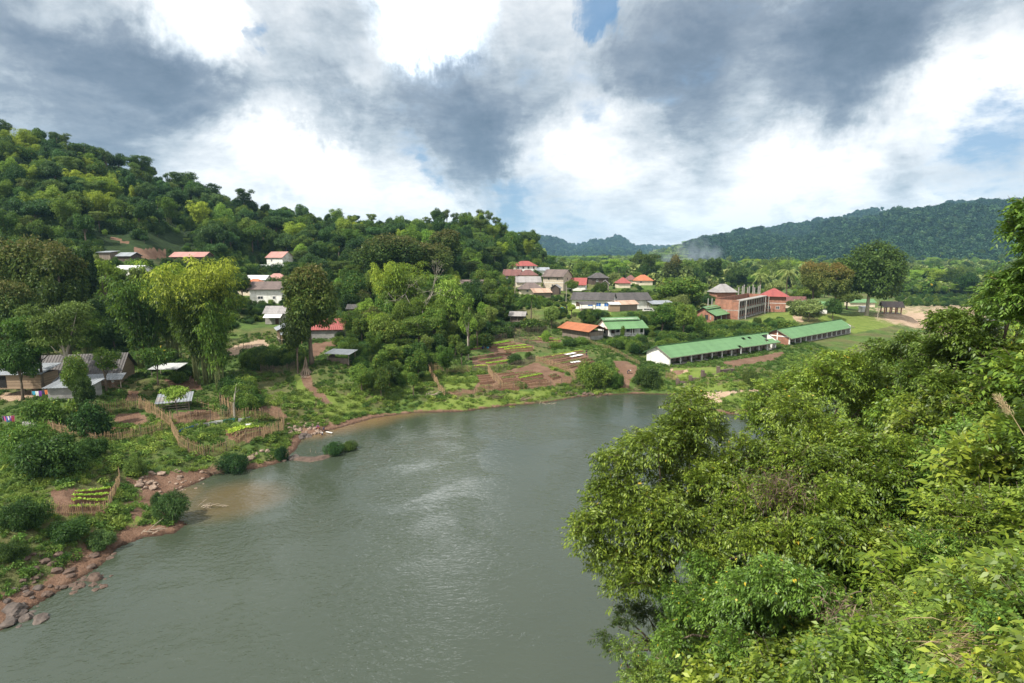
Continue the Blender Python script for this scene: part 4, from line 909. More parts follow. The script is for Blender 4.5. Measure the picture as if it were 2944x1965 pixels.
def stilt(key, label, rot, L, W, h, floor, wall, roof, awn=None, name='stilt_hut', rise=1.0):
    p = PLOT[key]; a = math.radians(rot); R = empty(name, Vector((p.x - math.cos(a)*L/2, p.y - math.sin(a)*L/2, p.z)), a, label, 'hut')
    for x in (.15, L/2, L - .15):
        for y in (.15, W - .15): MB().box(x - .09, y - .09, -1.2, x + .09, y + .09, floor + (h if y < 1 else h)).build('post', M['wood_grey'], R)
    MB().box(-.1, -.1, floor - .12, L + .1, W + .1, floor).build('floor', M['wood_grey'], R)
    MB().box(.26, .26, floor, L - .26, W - .26, floor + h).build('wall', M[wall], R)
    gable_roof(L, W, floor + h, rise, .6, .5, .06, .1).build('roof', M[roof], R)
    if awn:
        MB().slab([(-.2, -1.9, floor + h - .75), (L + .2, -1.9, floor + h - .75), (L + .2, -.3, floor + h - .1), (-.2, -.3, floor + h - .1)], .06).build('awning', M[awn], R)
        for x in (0, L): MB().box(x - .06, -1.75, -1.2, x + .06, -1.63, floor + h - .76).build('awning_post', M['wood_grey'], R)
    return R
stilt('stilt_hut', 'bamboo walled hut on stilts with silver sheet roof and awning', -62, 6.0, 5.0, 2.4, 1.3, 'bamboo_mat', 'roof_zinc', None)
stilt('little_hut', 'tiny plank hut on stilts with grey roof in the undergrowth', -12, 4.8, 3.2, 2.0, 1.0, 'planks_dark', 'roof_grey')
_sh2 = [o for o in COL.objects if o.name.startswith('stilt_hut')][0]
MB().slab([(6.25, .2, 3.1), (7.9, .2, 2.55), (7.9, 5.4, 2.55), (6.25, 5.4, 3.1)], .05).build('awning', M['roof_zinc'], _sh2)
MB().box(6.3, .3, 1.18, 7.7, 5.0, 1.3).build('porch_floor', M['wood_grey'], _sh2)
for _y in (.4, 2.7, 5.1): MB().box(7.6, _y - .06, -1.2, 7.72, _y + .06, 2.6).build('porch_post', M['bamboo_mat'], _sh2)
# left part of the village
house('hill_hut_a', 'small hut with flat zinc roof high on the hillside', 'hut', 'hut', -8, 4.6, 3.4, 2.4, .4, 'planks', 'roof_zinc', 'shed')
house('hill_hut_b', 'dark open hut with zinc gable roof on the hillside clearing', 'hut', 'hut', -15, 6.2, 4, 2.2, 1, 'planks_dark', 'roof_zinc')
house('pink_long', 'long shed with faded pink roof behind the bamboo', 'shed', 'shed', -6, 14, 6, 2.8, 1.6, 'planks_dark', 'roof_pink')
house('white_roof_left', 'low building with white sheet roof left of the bamboo clump', 'building', 'shed', -10, 9, 5, 2.2, 1.0, 'plaster_white', 'roof_white', 'gable')
house('pink_gable', 'white gabled house with pale pink roof highest in the village', 'house', 'cottage', -22, 9.5, 7, 3.8, 2.4, 'plaster_white', 'roof_pink', wins=[('-x', 3.5, 2.6, 1, 1.2), ('-x', 3.5, 4.6, .8, .8), ('-y', 3, 2.2, 1, 1.1)])
house('white_school', 'long white building with row of blue tinted windows on terrace', 'building', 'long_house', -3, 13, 5.5, 2.9, .8, 'plaster_white', 'roof_white', 'shed', wins=[('-y', 1.3 + i * 1.9, 1.7, 1.1, 1.1) for i in range(6)])
house('white_shed_mid', 'building with plain white roof behind the orange roof', 'building', 'shed', -5, 8, 5, 3.2, 1.4, 'plaster_white', 'roof_white', 'gable')
house('orange_left', 'cream house with orange tiled hip roof beside the bamboo', 'house', 'cottage', -16, 10, 8, 3.2, 2.6, 'plaster_cream', 'roof_orange', 'hip', o=.8, wins=[('-y', 3, 1.7, 1, 1.1)])
house('pink_hip', 'white house with pale pink hip roof behind the brown roofed villa', 'house', 'cottage', 8, 9, 7, 3, 2.4, 'plaster_white', 'roof_pink', 'hip')
house('brown_villa', 'white two storey house with dark brown sheet roof', 'house', 'villa', 2, 10.5, 7, 5.2, 1.9, 'plaster_white', 'roof_brown', o=1.0, wins=[('-y', 3.5, 1.9, 1.8, 1.0), ('-x', 2, 1.9, .9, 1.6), ('-x', 4.5, 1.9, .9, 1.6), ('-y', 8, 1.9, 1, 1)], wf='white_paint')
_h = house('grey_awning', 'grey corrugated house with white sheet awning below brown roofed villa', 'house', 'cottage', 2, 7.6, 5, 3.6, 1.6, 'concrete', 'roof_grey', doors=[('-y', 3.5, 1, 2)], wins=[('-y', 6, 1.5, 1.4, 1.1)])
MB().slab([(.3, -2.4, 2.2), (5.4, -2.4, 2.2), (5.4, -.2, 3.3), (.3, -.2, 3.3)], .06).build('awning', M['sheet_white'], _h)
house('red_sheet', 'block walled house with red corrugated roof behind spreading tree', 'house', 'block_house', 6, 13.2, 6.5, 2.9, 2.3, 'block', 'roof_red', o=.5)
house('old_walls', 'tumbledown wall with dark roof half hidden in trees', 'shed', 'shed', 10, 6, 4, 2.6, .8, 'stone_wall', 'roof_dark', 'shed')
_p = shelter('pen', 'animal pen of leafy walls under white sheet roof', -14, 5.4, 3.0, 1.9, 'roof_white', 'animal pen', 'animal_pen', .5)
MB().box(.25, .25, -.4, 5.2, .4, .9).box(.2, .45, -.4, .34, 2.8, 1.4).build('screen', M['fence_old'], _p)
def dark_long_house():
    p = PLOT['dark_long']; a = math.radians(14); L, W = 14.5, 7.5
    R = empty('farmhouse', Vector((p.x - 6.0, p.y - .5, p.z)), a, 'wooden farmhouse with big charcoal roof and zinc awning along its front', 'house')
    gable_walls(L, W, 3.0, 3.0).build('wall', M['planks_flat'], R)
    gable_roof(L, W, 3.0, 3.0, .4, .6).build('roof', M['roof_dark'], R)
    MB().slab([(-4.5, -2.6, 1.95), (L + 1.4, -2.6, 1.95), (L + 1.4, -.35, 2.75), (-4.5, -.35, 2.75)], .06).build('awning', M['roof_zinc'], R)
    for x in (-4, 0, 4, 8, 12, L + 1): MB().box(x, -2.45, -.6, x + .12, -2.33, 1.9).build('post', M['wood_grey'], R)
    for x in (3, 9): MB().box(x, -.05, .1, x + .95, -.004, 2.0).build('door', M['dark_inside'], R)
    window(R, 6.2, 0, 1.5, 1.1, .9, '-y', 'wood_brown', 'glass_dark')
    q = at(30, 1110, 99); PADS_ = q
    S2 = empty('lean_to_shed', (q.x - 3.0, q.y, q.z), math.radians(4), 'low shed with pale blue zinc roof at left end of farmhouse', 'shed')
    MB().box(0, 0, -.6, 8.0, 4.5, 2.0).build('wall', M['planks_flat'], S2)
    shed_roof(8.0, 4.5, 2.1, 3.2, .5, .06).build('roof', M['roof_zinc'], S2)
    MB().box(1.0, -.05, -.3, 2.2, -.004, 1.8).build('door', M['dark_inside'], S2)
dark_long_house()
house('block_shed', 'small grey block shed with flat zinc roof below farmhouse', 'shed', 'block_shed', 10, 6.2, 3.8, 2.3, .35, 'block', 'roof_zinc', 'shed', o=.5)
shelter('white_low', 'low shelter with white roof under small trees', 3, 5.0, 3.4, 1.7, 'roof_white', 'shelter', 'open_shelter', .5)
_p = shelter('patch_hut', 'animal pen under patchwork of grey and white sheets', 24, 4.6, 3.6, 1.5, 'roof_zinc', 'animal pen', 'animal_pen', .7)
MB().box(.2, .2, -.3, 4.4, .3, .2).box(.2, .2, .45, 4.4, .3, .6).box(.2, .2, .85, 4.4, .3, 1.0).build('rail', M['wood_grey'], _p)
for _i, (_x, _y) in enumerate([(-.35, .4), (1.5, -.35), (2.6, 1.9)]):
    _z = lambda y: 1.56 + .7 * (y + .4) / 4.4
    MB().slab([(_x, _y, _z(_y)), (_x + 1.2, _y, _z(_y)), (_x + 1.2, _y + 2, _z(_y + 2)), (_x, _y + 2, _z(_y + 2))], .02).build('roof_patch', M['roof_grey'], _p)
house('hidden_left', 'white walled house with brown roof screened by trees', 'house', 'long_house', 3, 13, 7, 5.0, 2.4, 'plaster_white', 'roof_brown')
# right part of the village
house('brick_red', 'square two storey brick house with red pyramid roof', 'house', 'brick_house', -24, 9.5, 8.5, 7.0, 2.5, 'brick', 'roof_red', 'hip', o=1.2, hipi=4.4, wins=[('+x', 2 + 1.6 * i, 5.2, .9, 1.6) for i in range(4)] + [('-y', 3, 1.6, 1.4, 1.2), ('-y', 6.5, 1.6, 1.4, 1.2)], storey2=3.4)
house('grey_ridge', 'house with grey hip roof and white ridge lines behind brick colonnade', 'house', 'cottage', 10, 9.5, 7, 3.8, 3.0, 'brick', 'roof_grey', 'hip', o=.8)
house('dark_right', 'low dark roofed house with red gable right of brick house', 'house', 'cottage', -15, 9, 6, 2.8, 2.2, 'plaster_cream', 'roof_maroon', doors=[('-y', 5, 2, 2)])
house('hidden_right', 'white house with green roof half hidden behind pale shrub', 'house', 'cottage', -30, 9, 6, 2.6, 1.9, 'plaster_white', 'roof_green')
house('white_box', 'tiny white block building under the great tree', 'outbuilding', 'outbuilding', 5, 3.0, 2.6, 2.0, .4, 'plaster_white', 'roof_white', 'shed', o=.2)
house('green_behind', 'low building with green sheet roof behind the great tree', 'building', 'shed', 0, 12, 5, 2.0, 1.2, 'plaster_cream', 'roof_green')
def pavilion():
    p = PLOT['pavilion']; R = empty('pavilion', p, math.radians(-18), 'open brick columned pavilion with dark gable roof by the sandy river', 'pavilion'); L, W = 6.4, 5.4
    R.location.x -= 3
    for x in (.2, 2.2, 4.2, L - .2):
        for y in (.2, W - .2): MB().box(x - .2, y - .2, -.5, x + .2, y + .2, 3.0).build('column', M['brick'], R)
    MB().box(0, 0, -.6, L, W, .12).build('floor', M['concrete'], R)
    MB().box(0, 0.02, 3.0, L, .34, 3.25).box(0, W - .34, 3.0, L, W - .02, 3.25).build('beam', M['white_paint'], R)
    gable_roof(L, W, 3.2, 1.7, .9, .8, .08).build('roof', M['roof_brown'], R)
pavilion()
# concrete posts standing in the field
for i in range(9):
    p = at(2122 + i * 7.6 + (3 if i % 2 else 0), 866, 255 - (i % 3) * 3); h = 6.2 + (i % 3) * .5
    z = tz(p.x, p.y); o = MB().box(-.18, -.18, -.4, .18, .18, h + p.z - z).build('concrete_post', M['concrete']); o.location = (p.x, p.y, z)
    tag(o, 'bare concrete post of the unbuilt frame behind brick colonnade', 'post', 'concrete posts of the unbuilt frame')
for u, w in ((2035, 'left'), (2046, 'right')):
    p = at(u, 888, 218); z = tz(p.x, p.y); o = MB().box(-.16, -.16, -.4, .16, .16, 4.0 + p.z - z).build('concrete_post', M['concrete']); o.location = (p.x, p.y, z)
    tag(o, f'{w} one of two pale posts left of brick colonnade', 'post')
def chimney():
    p = at(2044, 800, 420); R = empty('brick_tower', (p.x, p.y, tz(p.x, p.y)), 0, 'small brick tower rising among distant trees', 'tower')
    h = p.z - R.location.z + 6; MB().box(-1.2, -1.2, -.5, 1.2, 1.2, h).build('shaft', M['brick'], R); MB().box(-1.6, -1.6, h, 1.6, 1.6, h + .4).build('cap', M['roof_white'], R)
chimney()
# concrete tank and washing platform at the far left
def tank():
    p = at(62, 1178, 80); PZ = tz(p.x, p.y); R = empty('water_tank', (p.x, p.y, PZ), math.radians(-8), 'square grey concrete water tank left of block shed', 'tank')
    MB().box(-1.1, -.9, -.3, 1.1, -.75, .75).box(-1.1, .75, -.3, 1.1, .9, 1.9).box(-1.1, -.75, -.3, -.95, .75, .75).box(.95, -.75, -.3, 1.1, .75, .75).build('basin', M['block'], R)
    p = at(60, 1195, 77); o = MB().box(-1.3, -.6, .35, 1.3, .6, .45).box(-1.2, -.5, -.3, -1.1, .5, .35).box(1.1, -.5, -.3, 1.2, .5, .35).build('wooden_platform', M['driftwood']); o.location = (p.x, p.y, tz(p.x, p.y))
    tag(o, 'low wooden platform in front of the concrete tank', 'platform')
tank()
def van():
    p = at(1866, 895, 208); R = empty('parked_van', (p.x - 2.2, p.y, tz(p.x, p.y)), math.radians(-6), 'pale cream van parked under the carport', 'van')
    prof = [(0, .35), (4.5, .35), (4.6, .95), (3.9, 1.15), (3.3, 1.85), (.25, 1.9), (0, 1.2)]
    mb = MB(); n = len(prof); mb.v = [(x, 0, z) for x, z in prof] + [(x, 1.75, z) for x, z in prof]
    mb.f = [tuple(range(n))] + [tuple(range(2*n - 1, n - 1, -1))] + [(i, i + n, (i + 1) % n + n, (i + 1) % n) for i in range(n)]
    mb.build('body', M['van_paint'], R)
    for x0, x1 in ((.35, 1.3), (1.4, 2.3), (2.4, 3.25)): MB().box(x0, -.02, 1.22, x1, -.002, 1.68).build('side_window', M['glass_dark'], R)
    MB().slab([(3.36, .12, 1.84), (3.93, .12, 1.2), (3.93, 1.63, 1.2), (3.36, 1.63, 1.84)], -.02).build('windscreen', M['glass_dark'], R)
    for x in (.9, 3.6):
        for y in (-.05, 1.6):
            w = MB().tube([(x, y, .33), (x, y + .2, .33)], .33, 14).build('wheel', M['rubber'], R); MB().tube([(x, y - .012, .33), (x, y + .0, .33)], .17, 10).build('rim', M['chrome'], w)
    for y in (.2, 1.35): MB().box(4.56, y, .75, 4.63, y + .25, .92).build('headlight', M['sheet_white'], R)
van()

# ------------------------------------------------------------------ vegetation builders
def rdir(rng, n):
    v = rng.normal(size=(n, 3)); return nrm(v)
def lobed_crown(rng, lobes, n, L, W, droop=.35, shell=.35, up=.25, fold=.15, out=.7):
    lobes = np.asarray(lobes); w = lobes[:, 3] * lobes[:, 4]; idx = rng.choice(len(lobes), int(n * 1.5), p=w / w.sum())
    d = rdir(rng, len(idx)); c = lobes[idx]; rr = 1 - shell * rng.random(len(idx)) ** 1.6
    # uneven lobe surface
    rr *= 1 + .16 * np.sin(d[:, 0] * 7 + idx) * np.cos(d[:, 1] * 6 + idx * 2) + .10 * rng.normal(size=len(idx))
    P = c[:, :3] + d * np.stack([c[:, 3], c[:, 3], c[:, 4]], 1) * rr[:, None]
    keep = np.ones(len(P), bool)
    for k, lb in enumerate(lobes):
        q = ((P - lb[:3]) / np.array([lb[3], lb[3], lb[4]])); keep &= ~((np.linalg.norm(q, axis=1) < .62) & (idx != k))
    P, d = P[keep][:n], d[keep][:n]; m = len(P)
    D = d * out + rng.normal(size=(m, 3)) * .55; D[:, 2] -= droop
    N = d + rng.normal(size=(m, 3)) * .45; N[:, 2] += up
    l = L * (.7 + .6 * rng.random(m)); return leaves(P, D, N, l, l * (W / L), fold)
def blob_lobes(rng, R, Hc, z0, k, rmin=.26, rmax=.44, flat=.8):
    out = []
    for i in range(k):
        d = rdir(rng, 1)[0]; d[2] = d[2] * .9 + .1; q = rng.random() ** .35 * .72
        r = R * rng.uniform(rmin, rmax)
        out.append((d[0] * R * q, d[1] * R * q, z0 + Hc/2 + d[2] * Hc/2 * q, r, r * flat * min(1.3, Hc / (1.6 * R) + .35)))
    return out
def trunk_mesh(rng, h, r, lobes, lean=(0, 0), nb=6, base=-.6, seg=7):
    mb = MB(); ax = lambda t: (lean[0] * t * t + .25 * math.sin(t * 4), lean[1] * t * t + .2 * math.cos(t * 3) - .2, base + (h - base) * t)
    mb.tube([ax(t) for t in (0, .2, .45, .7, 1)], [r * 1.35, r, r * .8, r * .6, r * .25], seg)
    ls = sorted(lobes, key=lambda l: -l[3])[:nb]
    for l in ls:
        t = rng.uniform(.4, .75); s = Vector(ax(t)); e = Vector(l[:3]); m = s.lerp(e, .5) + Vector((0, 0, -.08 * h * .3))
        mb.tube([s, m, e], [r * .5, r * .3, r * .1], 5)
    return mb.mesh('trunk', True)

PROTO = {}
def proto_broad(key, seed, h, R, Hc, k, n, L=.62, W=.4, **kw):
    rng = np.random.default_rng(seed); lobes = blob_lobes(rng, R, Hc, h - Hc, k, flat=kw.pop('flat', .8), rmin=kw.pop('rmin', .26), rmax=kw.pop('rmax', .44))
    V = lobed_crown(rng, lobes, n, L, W, **kw); PROTO[key] = (trunk_mesh(rng, h - Hc * .4, .022 * h, lobes), quads_mesh('crown', V), h, R)
B_ = dict(L=.42, W=.26)
proto_broad('round_a', 1, 10, 4.2, 7.6, 20, 7000, rmin=.2, rmax=.4, **B_); proto_broad('round_b', 2, 10, 4.6, 7.0, 26, 7400, rmin=.18, rmax=.36, **B_); proto_broad('tall_a', 3, 12, 3.4, 8.6, 20, 6200, rmin=.22, rmax=.4, **B_)
proto_broad('tall_b', 4, 12, 2.8, 7.2, 14, 4600, rmin=.28, rmax=.46, **B_); proto_broad('wide_a', 5, 9, 5.2, 5.4, 24, 7000, flat=.6, rmin=.2, rmax=.36, **B_); proto_broad('airy', 6, 12, 4.2, 6.6, 15, 2600, rmin=.16, rmax=.28, shell=.8, **B_)
proto_broad('dense_a', 7, 9, 4.2, 8.6, 28, 8000, L=.38, W=.25)
# low-cost crowns used for far woods
proto_broad('far_a', 8, 10, 4.8, 8.5, 12, 420, L=1.7, W=1.3); proto_broad('far_b', 9, 11, 4.4, 9.0, 9, 380, L=1.7, W=1.3); proto_broad('far_c', 10, 9, 5.2, 7.0, 12, 400, L=1.8, W=1.3)
proto_broad('big_a', 12, 22, 7.5, 17, 34, 15000, L=.62, W=.36, rmin=.18, rmax=.32); proto_broad('big_b', 13, 22, 9.5, 15, 36, 15000, L=.62, W=.38, rmin=.18, rmax=.32)
proto_broad('great', 14, 27, 14, 23, 54, 20000, L=.9, W=.55, rmin=.14, rmax=.27, shell=.5); proto_broad('mid_a', 15, 15, 5.4, 12, 26, 8500, L=.5, W=.3, rmin=.2, rmax=.36)
def proto_bush(key, seed, R, Hh, k, n, L, W, **kw):
    rng = np.random.default_rng(seed); lobes = blob_lobes(rng, R, Hh * .95, 0.0, k, **{q: kw.pop(q) for q in ('rmin', 'rmax', 'flat') if q in kw})
    V = lobed_crown(rng, lobes, n, L, W, **kw); V[..., 2] = np.maximum(V[..., 2], -.1)
    mb = MB()
    for i in range(5):
        a = i * 1.26 + seed; l = lobes[i % len(lobes)]; mb.tube([(0.1 * math.cos(a), .1 * math.sin(a), -.3), (l[0] * .5, l[1] * .5, l[2] * .5), tuple(l[:3])], [.02 * Hh, .014 * Hh, .006 * Hh], 5)
    PROTO[key] = (mb.mesh('stem', True), quads_mesh('foliage', V), Hh, R)
proto_bush('bush_a', 21, 2.4, 3.6, 18, 4500, .28, .15); proto_bush('bush_b', 22, 2.0, 2.6, 14, 3600, .25, .13); proto_bush('scrub', 23, 3.4, 3.2, 12, 1500, .6, .36)
proto_bush('bush_fine', 26, 3.2, 4.2, 34, 9500, .26, .10, rmin=.13, rmax=.30, droop=.5, shell=.6); proto_bush('bush_feather', 27, 2.6, 2.6, 20, 6500, .34, .06, rmin=.2, rmax=.34, droop=.1, up=.6)
proto_bush('weed', 24, .75, .6, 6, 190, .2, .13, up=.6); proto_bush('weed_b', 25, .55, .45, 5, 150, .16, .08, up=.5)
def proto_grass(key, seed, n, h, spread, L, W, droop=.5):
    rng = np.random.default_rng(seed); P = np.zeros((n, 3)); a = rng.random(n) * 6.283; r = spread * np.sqrt(rng.random(n)); P[:, 0] = r * np.cos(a); P[:, 1] = r * np.sin(a)
    D = np.stack([np.cos(a) * .5 + rng.normal(size=n) * .3, np.sin(a) * .5 + rng.normal(size=n) * .3, np.ones(n)], 1); N = rdir(rng, n)
    l = L * (.6 + .8 * rng.random(n)); V = leaves(P, D, N, l, np.full(n, W), .1, droop * .3); return quads_mesh(key, V)
def proto_bamboo(key, seed, h, R, nc, n, L=.75, W=.2, spread=1.2, pr=1.5, t0=.42):
    rng = np.random.default_rng(seed); mb = MB(); P = []; D = []; N = []; per = n // nc
    for c in range(nc):
        a = rng.random() * 6.283; b = spread * math.sqrt(rng.random()); hh = h * rng.uniform(.66, 1.0); ln = R * rng.uniform(.1, .95) ** .8; ncl = 8
        f = lambda t: np.array([math.cos(a) * (b + ln * t ** 2.1), math.sin(a) * (b + ln * t ** 2.1), hh * (t * 1.22 - .26 * t ** 4)])
        pts = [f(t) for t in (0, .2, .4, .6, .8, 1.0)]; pts[0][2] = -.4
        mb.tube([tuple(p) for p in pts], [.075, .07, .06, .045, .03, .012], 5)
        for q in range(ncl):
            t = t0 + (1 - t0) * (q + rng.random()) / ncl; m = per // ncl; cc = f(t) + rng.normal(size=3) * .5; r = pr * (h / 22) ** .6 * rng.uniform(.6, 1.15) * (.75 + .5 * math.sin(3.0 * (t - t0) / (1 - t0)))
            d = rdir(rng, m); d[:, 2] = np.abs(d[:, 2]) * np.where(rng.random(m) < .72, 1, -1); rr = r * (1 - .5 * rng.random(m) ** 1.5)
            P.append(cc + d * np.stack([rr, rr, rr * .6], 1)); D.append(d * np.array([.8, .8, .3]) + np.array([0, 0, -.5]) + rng.normal(size=(m, 3)) * .3); N.append(d + np.array([0, 0, .6]) + rng.normal(size=(m, 3)) * .35)
    P, D, N = np.concatenate(P), np.concatenate(D), np.concatenate(N); l = L * (.6 + .7 * rng.random(len(P)))
    PROTO[key] = (mb.mesh('stem', True), quads_mesh('foliage', leaves(P, D, N, l, l * W / L, .1, .25)), h, R)
proto_bamboo('bamboo_big', 31, 24, 9.5, 48, 30000, .62, .2, 2.4, 2.0, .3); proto_bamboo('bamboo_mid', 32, 14, 4.8, 22, 8000, .5, .2, 1.2, 1.7, .3); proto_bamboo('bamboo_col', 33, 14, 1.6, 14, 4200, .6, .2, .7)
proto_bamboo('bamboo_small', 34, 8, 3.2, 18, 3200, .5, .16, .8)
def proto_palm(key, seed, h, nf=17, fl=3.6, trunk=True):
    rng = np.random.default_rng(seed); mb = MB(); mb.tube([(0, 0, -.4), (.15, 0, h * .3), (.1, .1, h * .7), (0, 0, h)], [.26, .18, .15, .17], 8)
    P = []; D = []; fr = MB()
    for i in range(nf):
        a = i * 2.4 + rng.random() * .3; el = rng.uniform(-.2, 1.25); pts = []
        for t in np.linspace(0, 1, 12):
            r = fl * (t * math.cos(el * (1 - .5 * t))); z = h + fl * (math.sin(el) * t - .85 * t * t); pts.append(np.array([math.cos(a) * r, math.sin(a) * r, z]))
        fr.tube([tuple(p) for p in pts], list(np.linspace(.035, .008, 12)), 4)
        sd = np.array([-math.sin(a), math.cos(a), 0])
        for t in np.linspace(.12, 1, 26):
            k = t * 11; i0 = min(int(k), 10); p = pts[i0] * (1 - (k - i0)) + pts[i0 + 1] * (k - i0); fw = nrm(pts[i0 + 1] - pts[i0])
            for s in (-1, 1):
                P.append(p); D.append(sd * s + fw * .6 + np.array([0, 0, -.55]))
    P = np.array(P); D = np.array(D); N = np.tile([0, 0, 1.0], (len(P), 1)) + rng.normal(size=P.shape) * .3
    l = .85 * (.7 + .4 * rng.random(len(P))) * fl / 3.6
    PROTO[key] = (mb.mesh('trunk', True), quads_mesh('fronds', leaves(P, D, N, l, np.full(len(P), .11) * fl / 3.6, .1, .1)), h + fl * .5, fl)
proto_palm('palm', 41, 7.5); proto_palm('palm_short', 42, 4.0, 15, 4.2)
def proto_umbrella(key, seed, h, R, n, layers=4, L=.5, W=.3):
    rng = np.random.default_rng(seed); lobes = []
    for i in range(layers):
        for j in range(7):
            a = rng.random() * 6.283; q = R * (1 - .16 * i) * math.sqrt(rng.random()) * .8
            lobes.append((q * math.cos(a), q * math.sin(a), h - .6 - i * h * .11 - .12 * q, R * rng.uniform(.26, .4), h * .045))
    V = lobed_crown(rng, lobes, n, L, W, droop=.15, up=.8, shell=.7); PROTO[key] = (trunk_mesh(rng, h * .93, .02 * h, lobes, nb=10), quads_mesh('crown', V), h, R)
proto_umbrella('umbrella', 51, 11, 4.8, 6500, L=.38, W=.2); proto_umbrella('umbrella_s', 52, 4.5, 2.6, 1500, 3, .34, .16)
def proto_bare(key, seed, h):
    rng = np.random.default_rng(seed); mb = MB()
    def br(p, d, l, r, depth):
        q = p + d * l; m = p.lerp(q, .5) + Vector(rng.normal(size=3) * l * .05); mb.tube([p, m, q], [r, r * .8, r * .62], 6 if depth > 2 else 4)
        if depth:
            for i in range(2 if depth > 3 else 3):
                nd = (d + Vector(rng.normal(size=3)) * .48 + Vector((0, 0, .14))).normalized(); br(q, nd, l * .68, r * .55, depth - 1)
    br(Vector((-.3, 0, -.5)), Vector((-.08, 0, 1)).normalized(), h * .42, h * .012, 4); br(Vector((.4, 0, -.5)), Vector((.22, 0, 1)).normalized(), h * .45, h * .012, 4)
    lobes = [(rng.normal() * h * .16, rng.normal() * h * .16, h * .82, h * .09, h * .05) for _ in range(7)]
    PROTO[key] = (mb.mesh('trunk', True), quads_mesh('crown', lobed_crown(rng, lobes, 260, .4, .25, shell=.9)), h, h * .3)
proto_bare('bare', 61, 15)

KIND = {'round': 'round_tree', 'tall': 'tall_tree', 'wide': 'spreading_tree', 'umbrella': 'layered_tree', 'airy': 'airy_tree', 'dense': 'dense_tree', 'mid': 'leafy_tree', 'big': 'seeded_tree', 'far': 'distant_tree', 'great': 'great_tree', 'scrub': 'scrub_tree'}
def plant(key, x, y, h=None, sc=None, matn='leaf_mid', name='broadleaf_tree', label='', cat='tree', group=None, wr=1.0, bark='bark', z=None, rz=None, pn=('trunk', 'crown')):
    if name == 'broadleaf_tree': name = KIND.get(key.split('_')[0], name)
    tm, cm, ph, pr = PROTO[key]; s = sc if sc else h / ph
    z = tz(x, y) if z is None else z
    R = empty(name, (x, y, z - .05), random.random() * 6.283 if rz is None else rz, label, cat, group); R.scale = (s * wr, s * wr, s)
    link(pn[0], tm, M[bark], R); link(pn[1], cm, M[matn], R); return R
def tree(u, vtop, Y, key, matn, label, name='broadleaf_tree', cat='tree', group=None, wr=1.0, wpx=None, bark='bark', pn=('trunk', 'crown'), rz=None):
    """u: photo column of the foot, vtop: photo row of the top, Y distance, wpx: crown width in photo pixels"""
    p = at(u, vtop, Y); z = tz(p.x, p.y); h = max(p.z - z, 2.0)
    if wpx: wr = (px(wpx, Y) / 2) / (PROTO[key][3] * h / PROTO[key][2])
    return plant(key, p.x, p.y, h, None, matn, name, label, cat, group, wr, bark, z, rz, pn)
BAM = dict(name='bamboo_clump', cat='bamboo', bark='bamboo_culm', pn=('stem', 'foliage'))
BSH = dict(name='bush', cat='bush', pn=('stem', 'foliage'))
# --- singled-out trees and bushes
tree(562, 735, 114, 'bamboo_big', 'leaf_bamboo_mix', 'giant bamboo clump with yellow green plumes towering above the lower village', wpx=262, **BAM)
tree(478, 738, 128, 'bamboo_mid', 'leaf_bamboo', 'bright yellow green bamboo arching at the left of the giant clump', wpx=150, **BAM)
tree(612, 850, 108, 'bamboo_mid', 'leaf_bamboo_dark', 'shadowy bamboo leaning right of the giant clump', wpx=95, **BAM)
tree(395, 785, 122, 'bamboo_mid', 'leaf_bamboo_dark', 'drooping dark green bamboo left of the giant clump', wpx=170, **BAM)
tree(882, 752, 122, 'big_a', 'leaf_brown_top', 'spreading tree with brown seed heads standing over its buttress roots', wpx=185)
tree(846, 880, 119, 'mid_a', 'leaf_olive', 'lower leafy tree pressed against the brown seeded tree', wpx=90)
tree(163, 862, 96, 'umbrella', 'leaf_olive', 'slim layered tree in front of the charcoal roofed farmhouse', wpx=185, bark='bark_pale')
tree(100, 900, 100, 'umbrella', 'leaf_mid', 'layered feathery tree at the left edge before the lean to', wpx=175)
tree(290, 995, 100, 'airy', 'leaf_mid', 'young leafy tree between block shed and white shelter', wpx=110)
tree(445, 990, 108, 'umbrella_s', 'leaf_mid', 'small spreading tree over the low white shelter', wpx=120)
for u_, v_, Y_, w_, m_, l_ in [(40, 960, 97, 120, 'leaf_dark', 'dark tree half hiding the lean to shed at the left edge'), (205, 1010, 88, 80, 'leaf_mid', 'leafy tree rising before the block shed wall'), (235, 1075, 84, 60, 'leaf_dark', 'small dark tree at the right corner of the block shed'),
    (500, 1120, 100, 70, 'leaf_dark', 'dark leafy tree behind the patchwork roof'), (560, 740, 200, 80, 'leaf_dark', 'dark tree in front of the long pink shed'), (330, 765, 178, 60, 'leaf_mid', 'leafy tree in front of the left hillside roofs'), (395, 752, 196, 60, 'leaf_dark', 'dark tree beside the white sheet roof')]:
    tree(u_, v_, Y_, 'mid_a', m_, l_, wpx=w_)
tree(500, 1102, 90, 'umbrella_s', 'leaf_light', 'small feathery tree beside the patchwork roof', wpx=85)
tree(258, 1155, 80, 'bush_a', 'leaf_dark', 'small broad leaved tree inside the fenced garden', wpx=120, name='small_tree')
tree(120, 1150, 84, 'bush_a', 'leaf_mid', 'rounded bush in front of the concrete tank', wpx=110, **BSH)
tree(205, 1140, 88, 'weed', 'leaf_mid', 'large leaved taro clump beside the block shed', wpx=55, name='taro_clump', cat='plant', pn=('stem', 'foliage'))
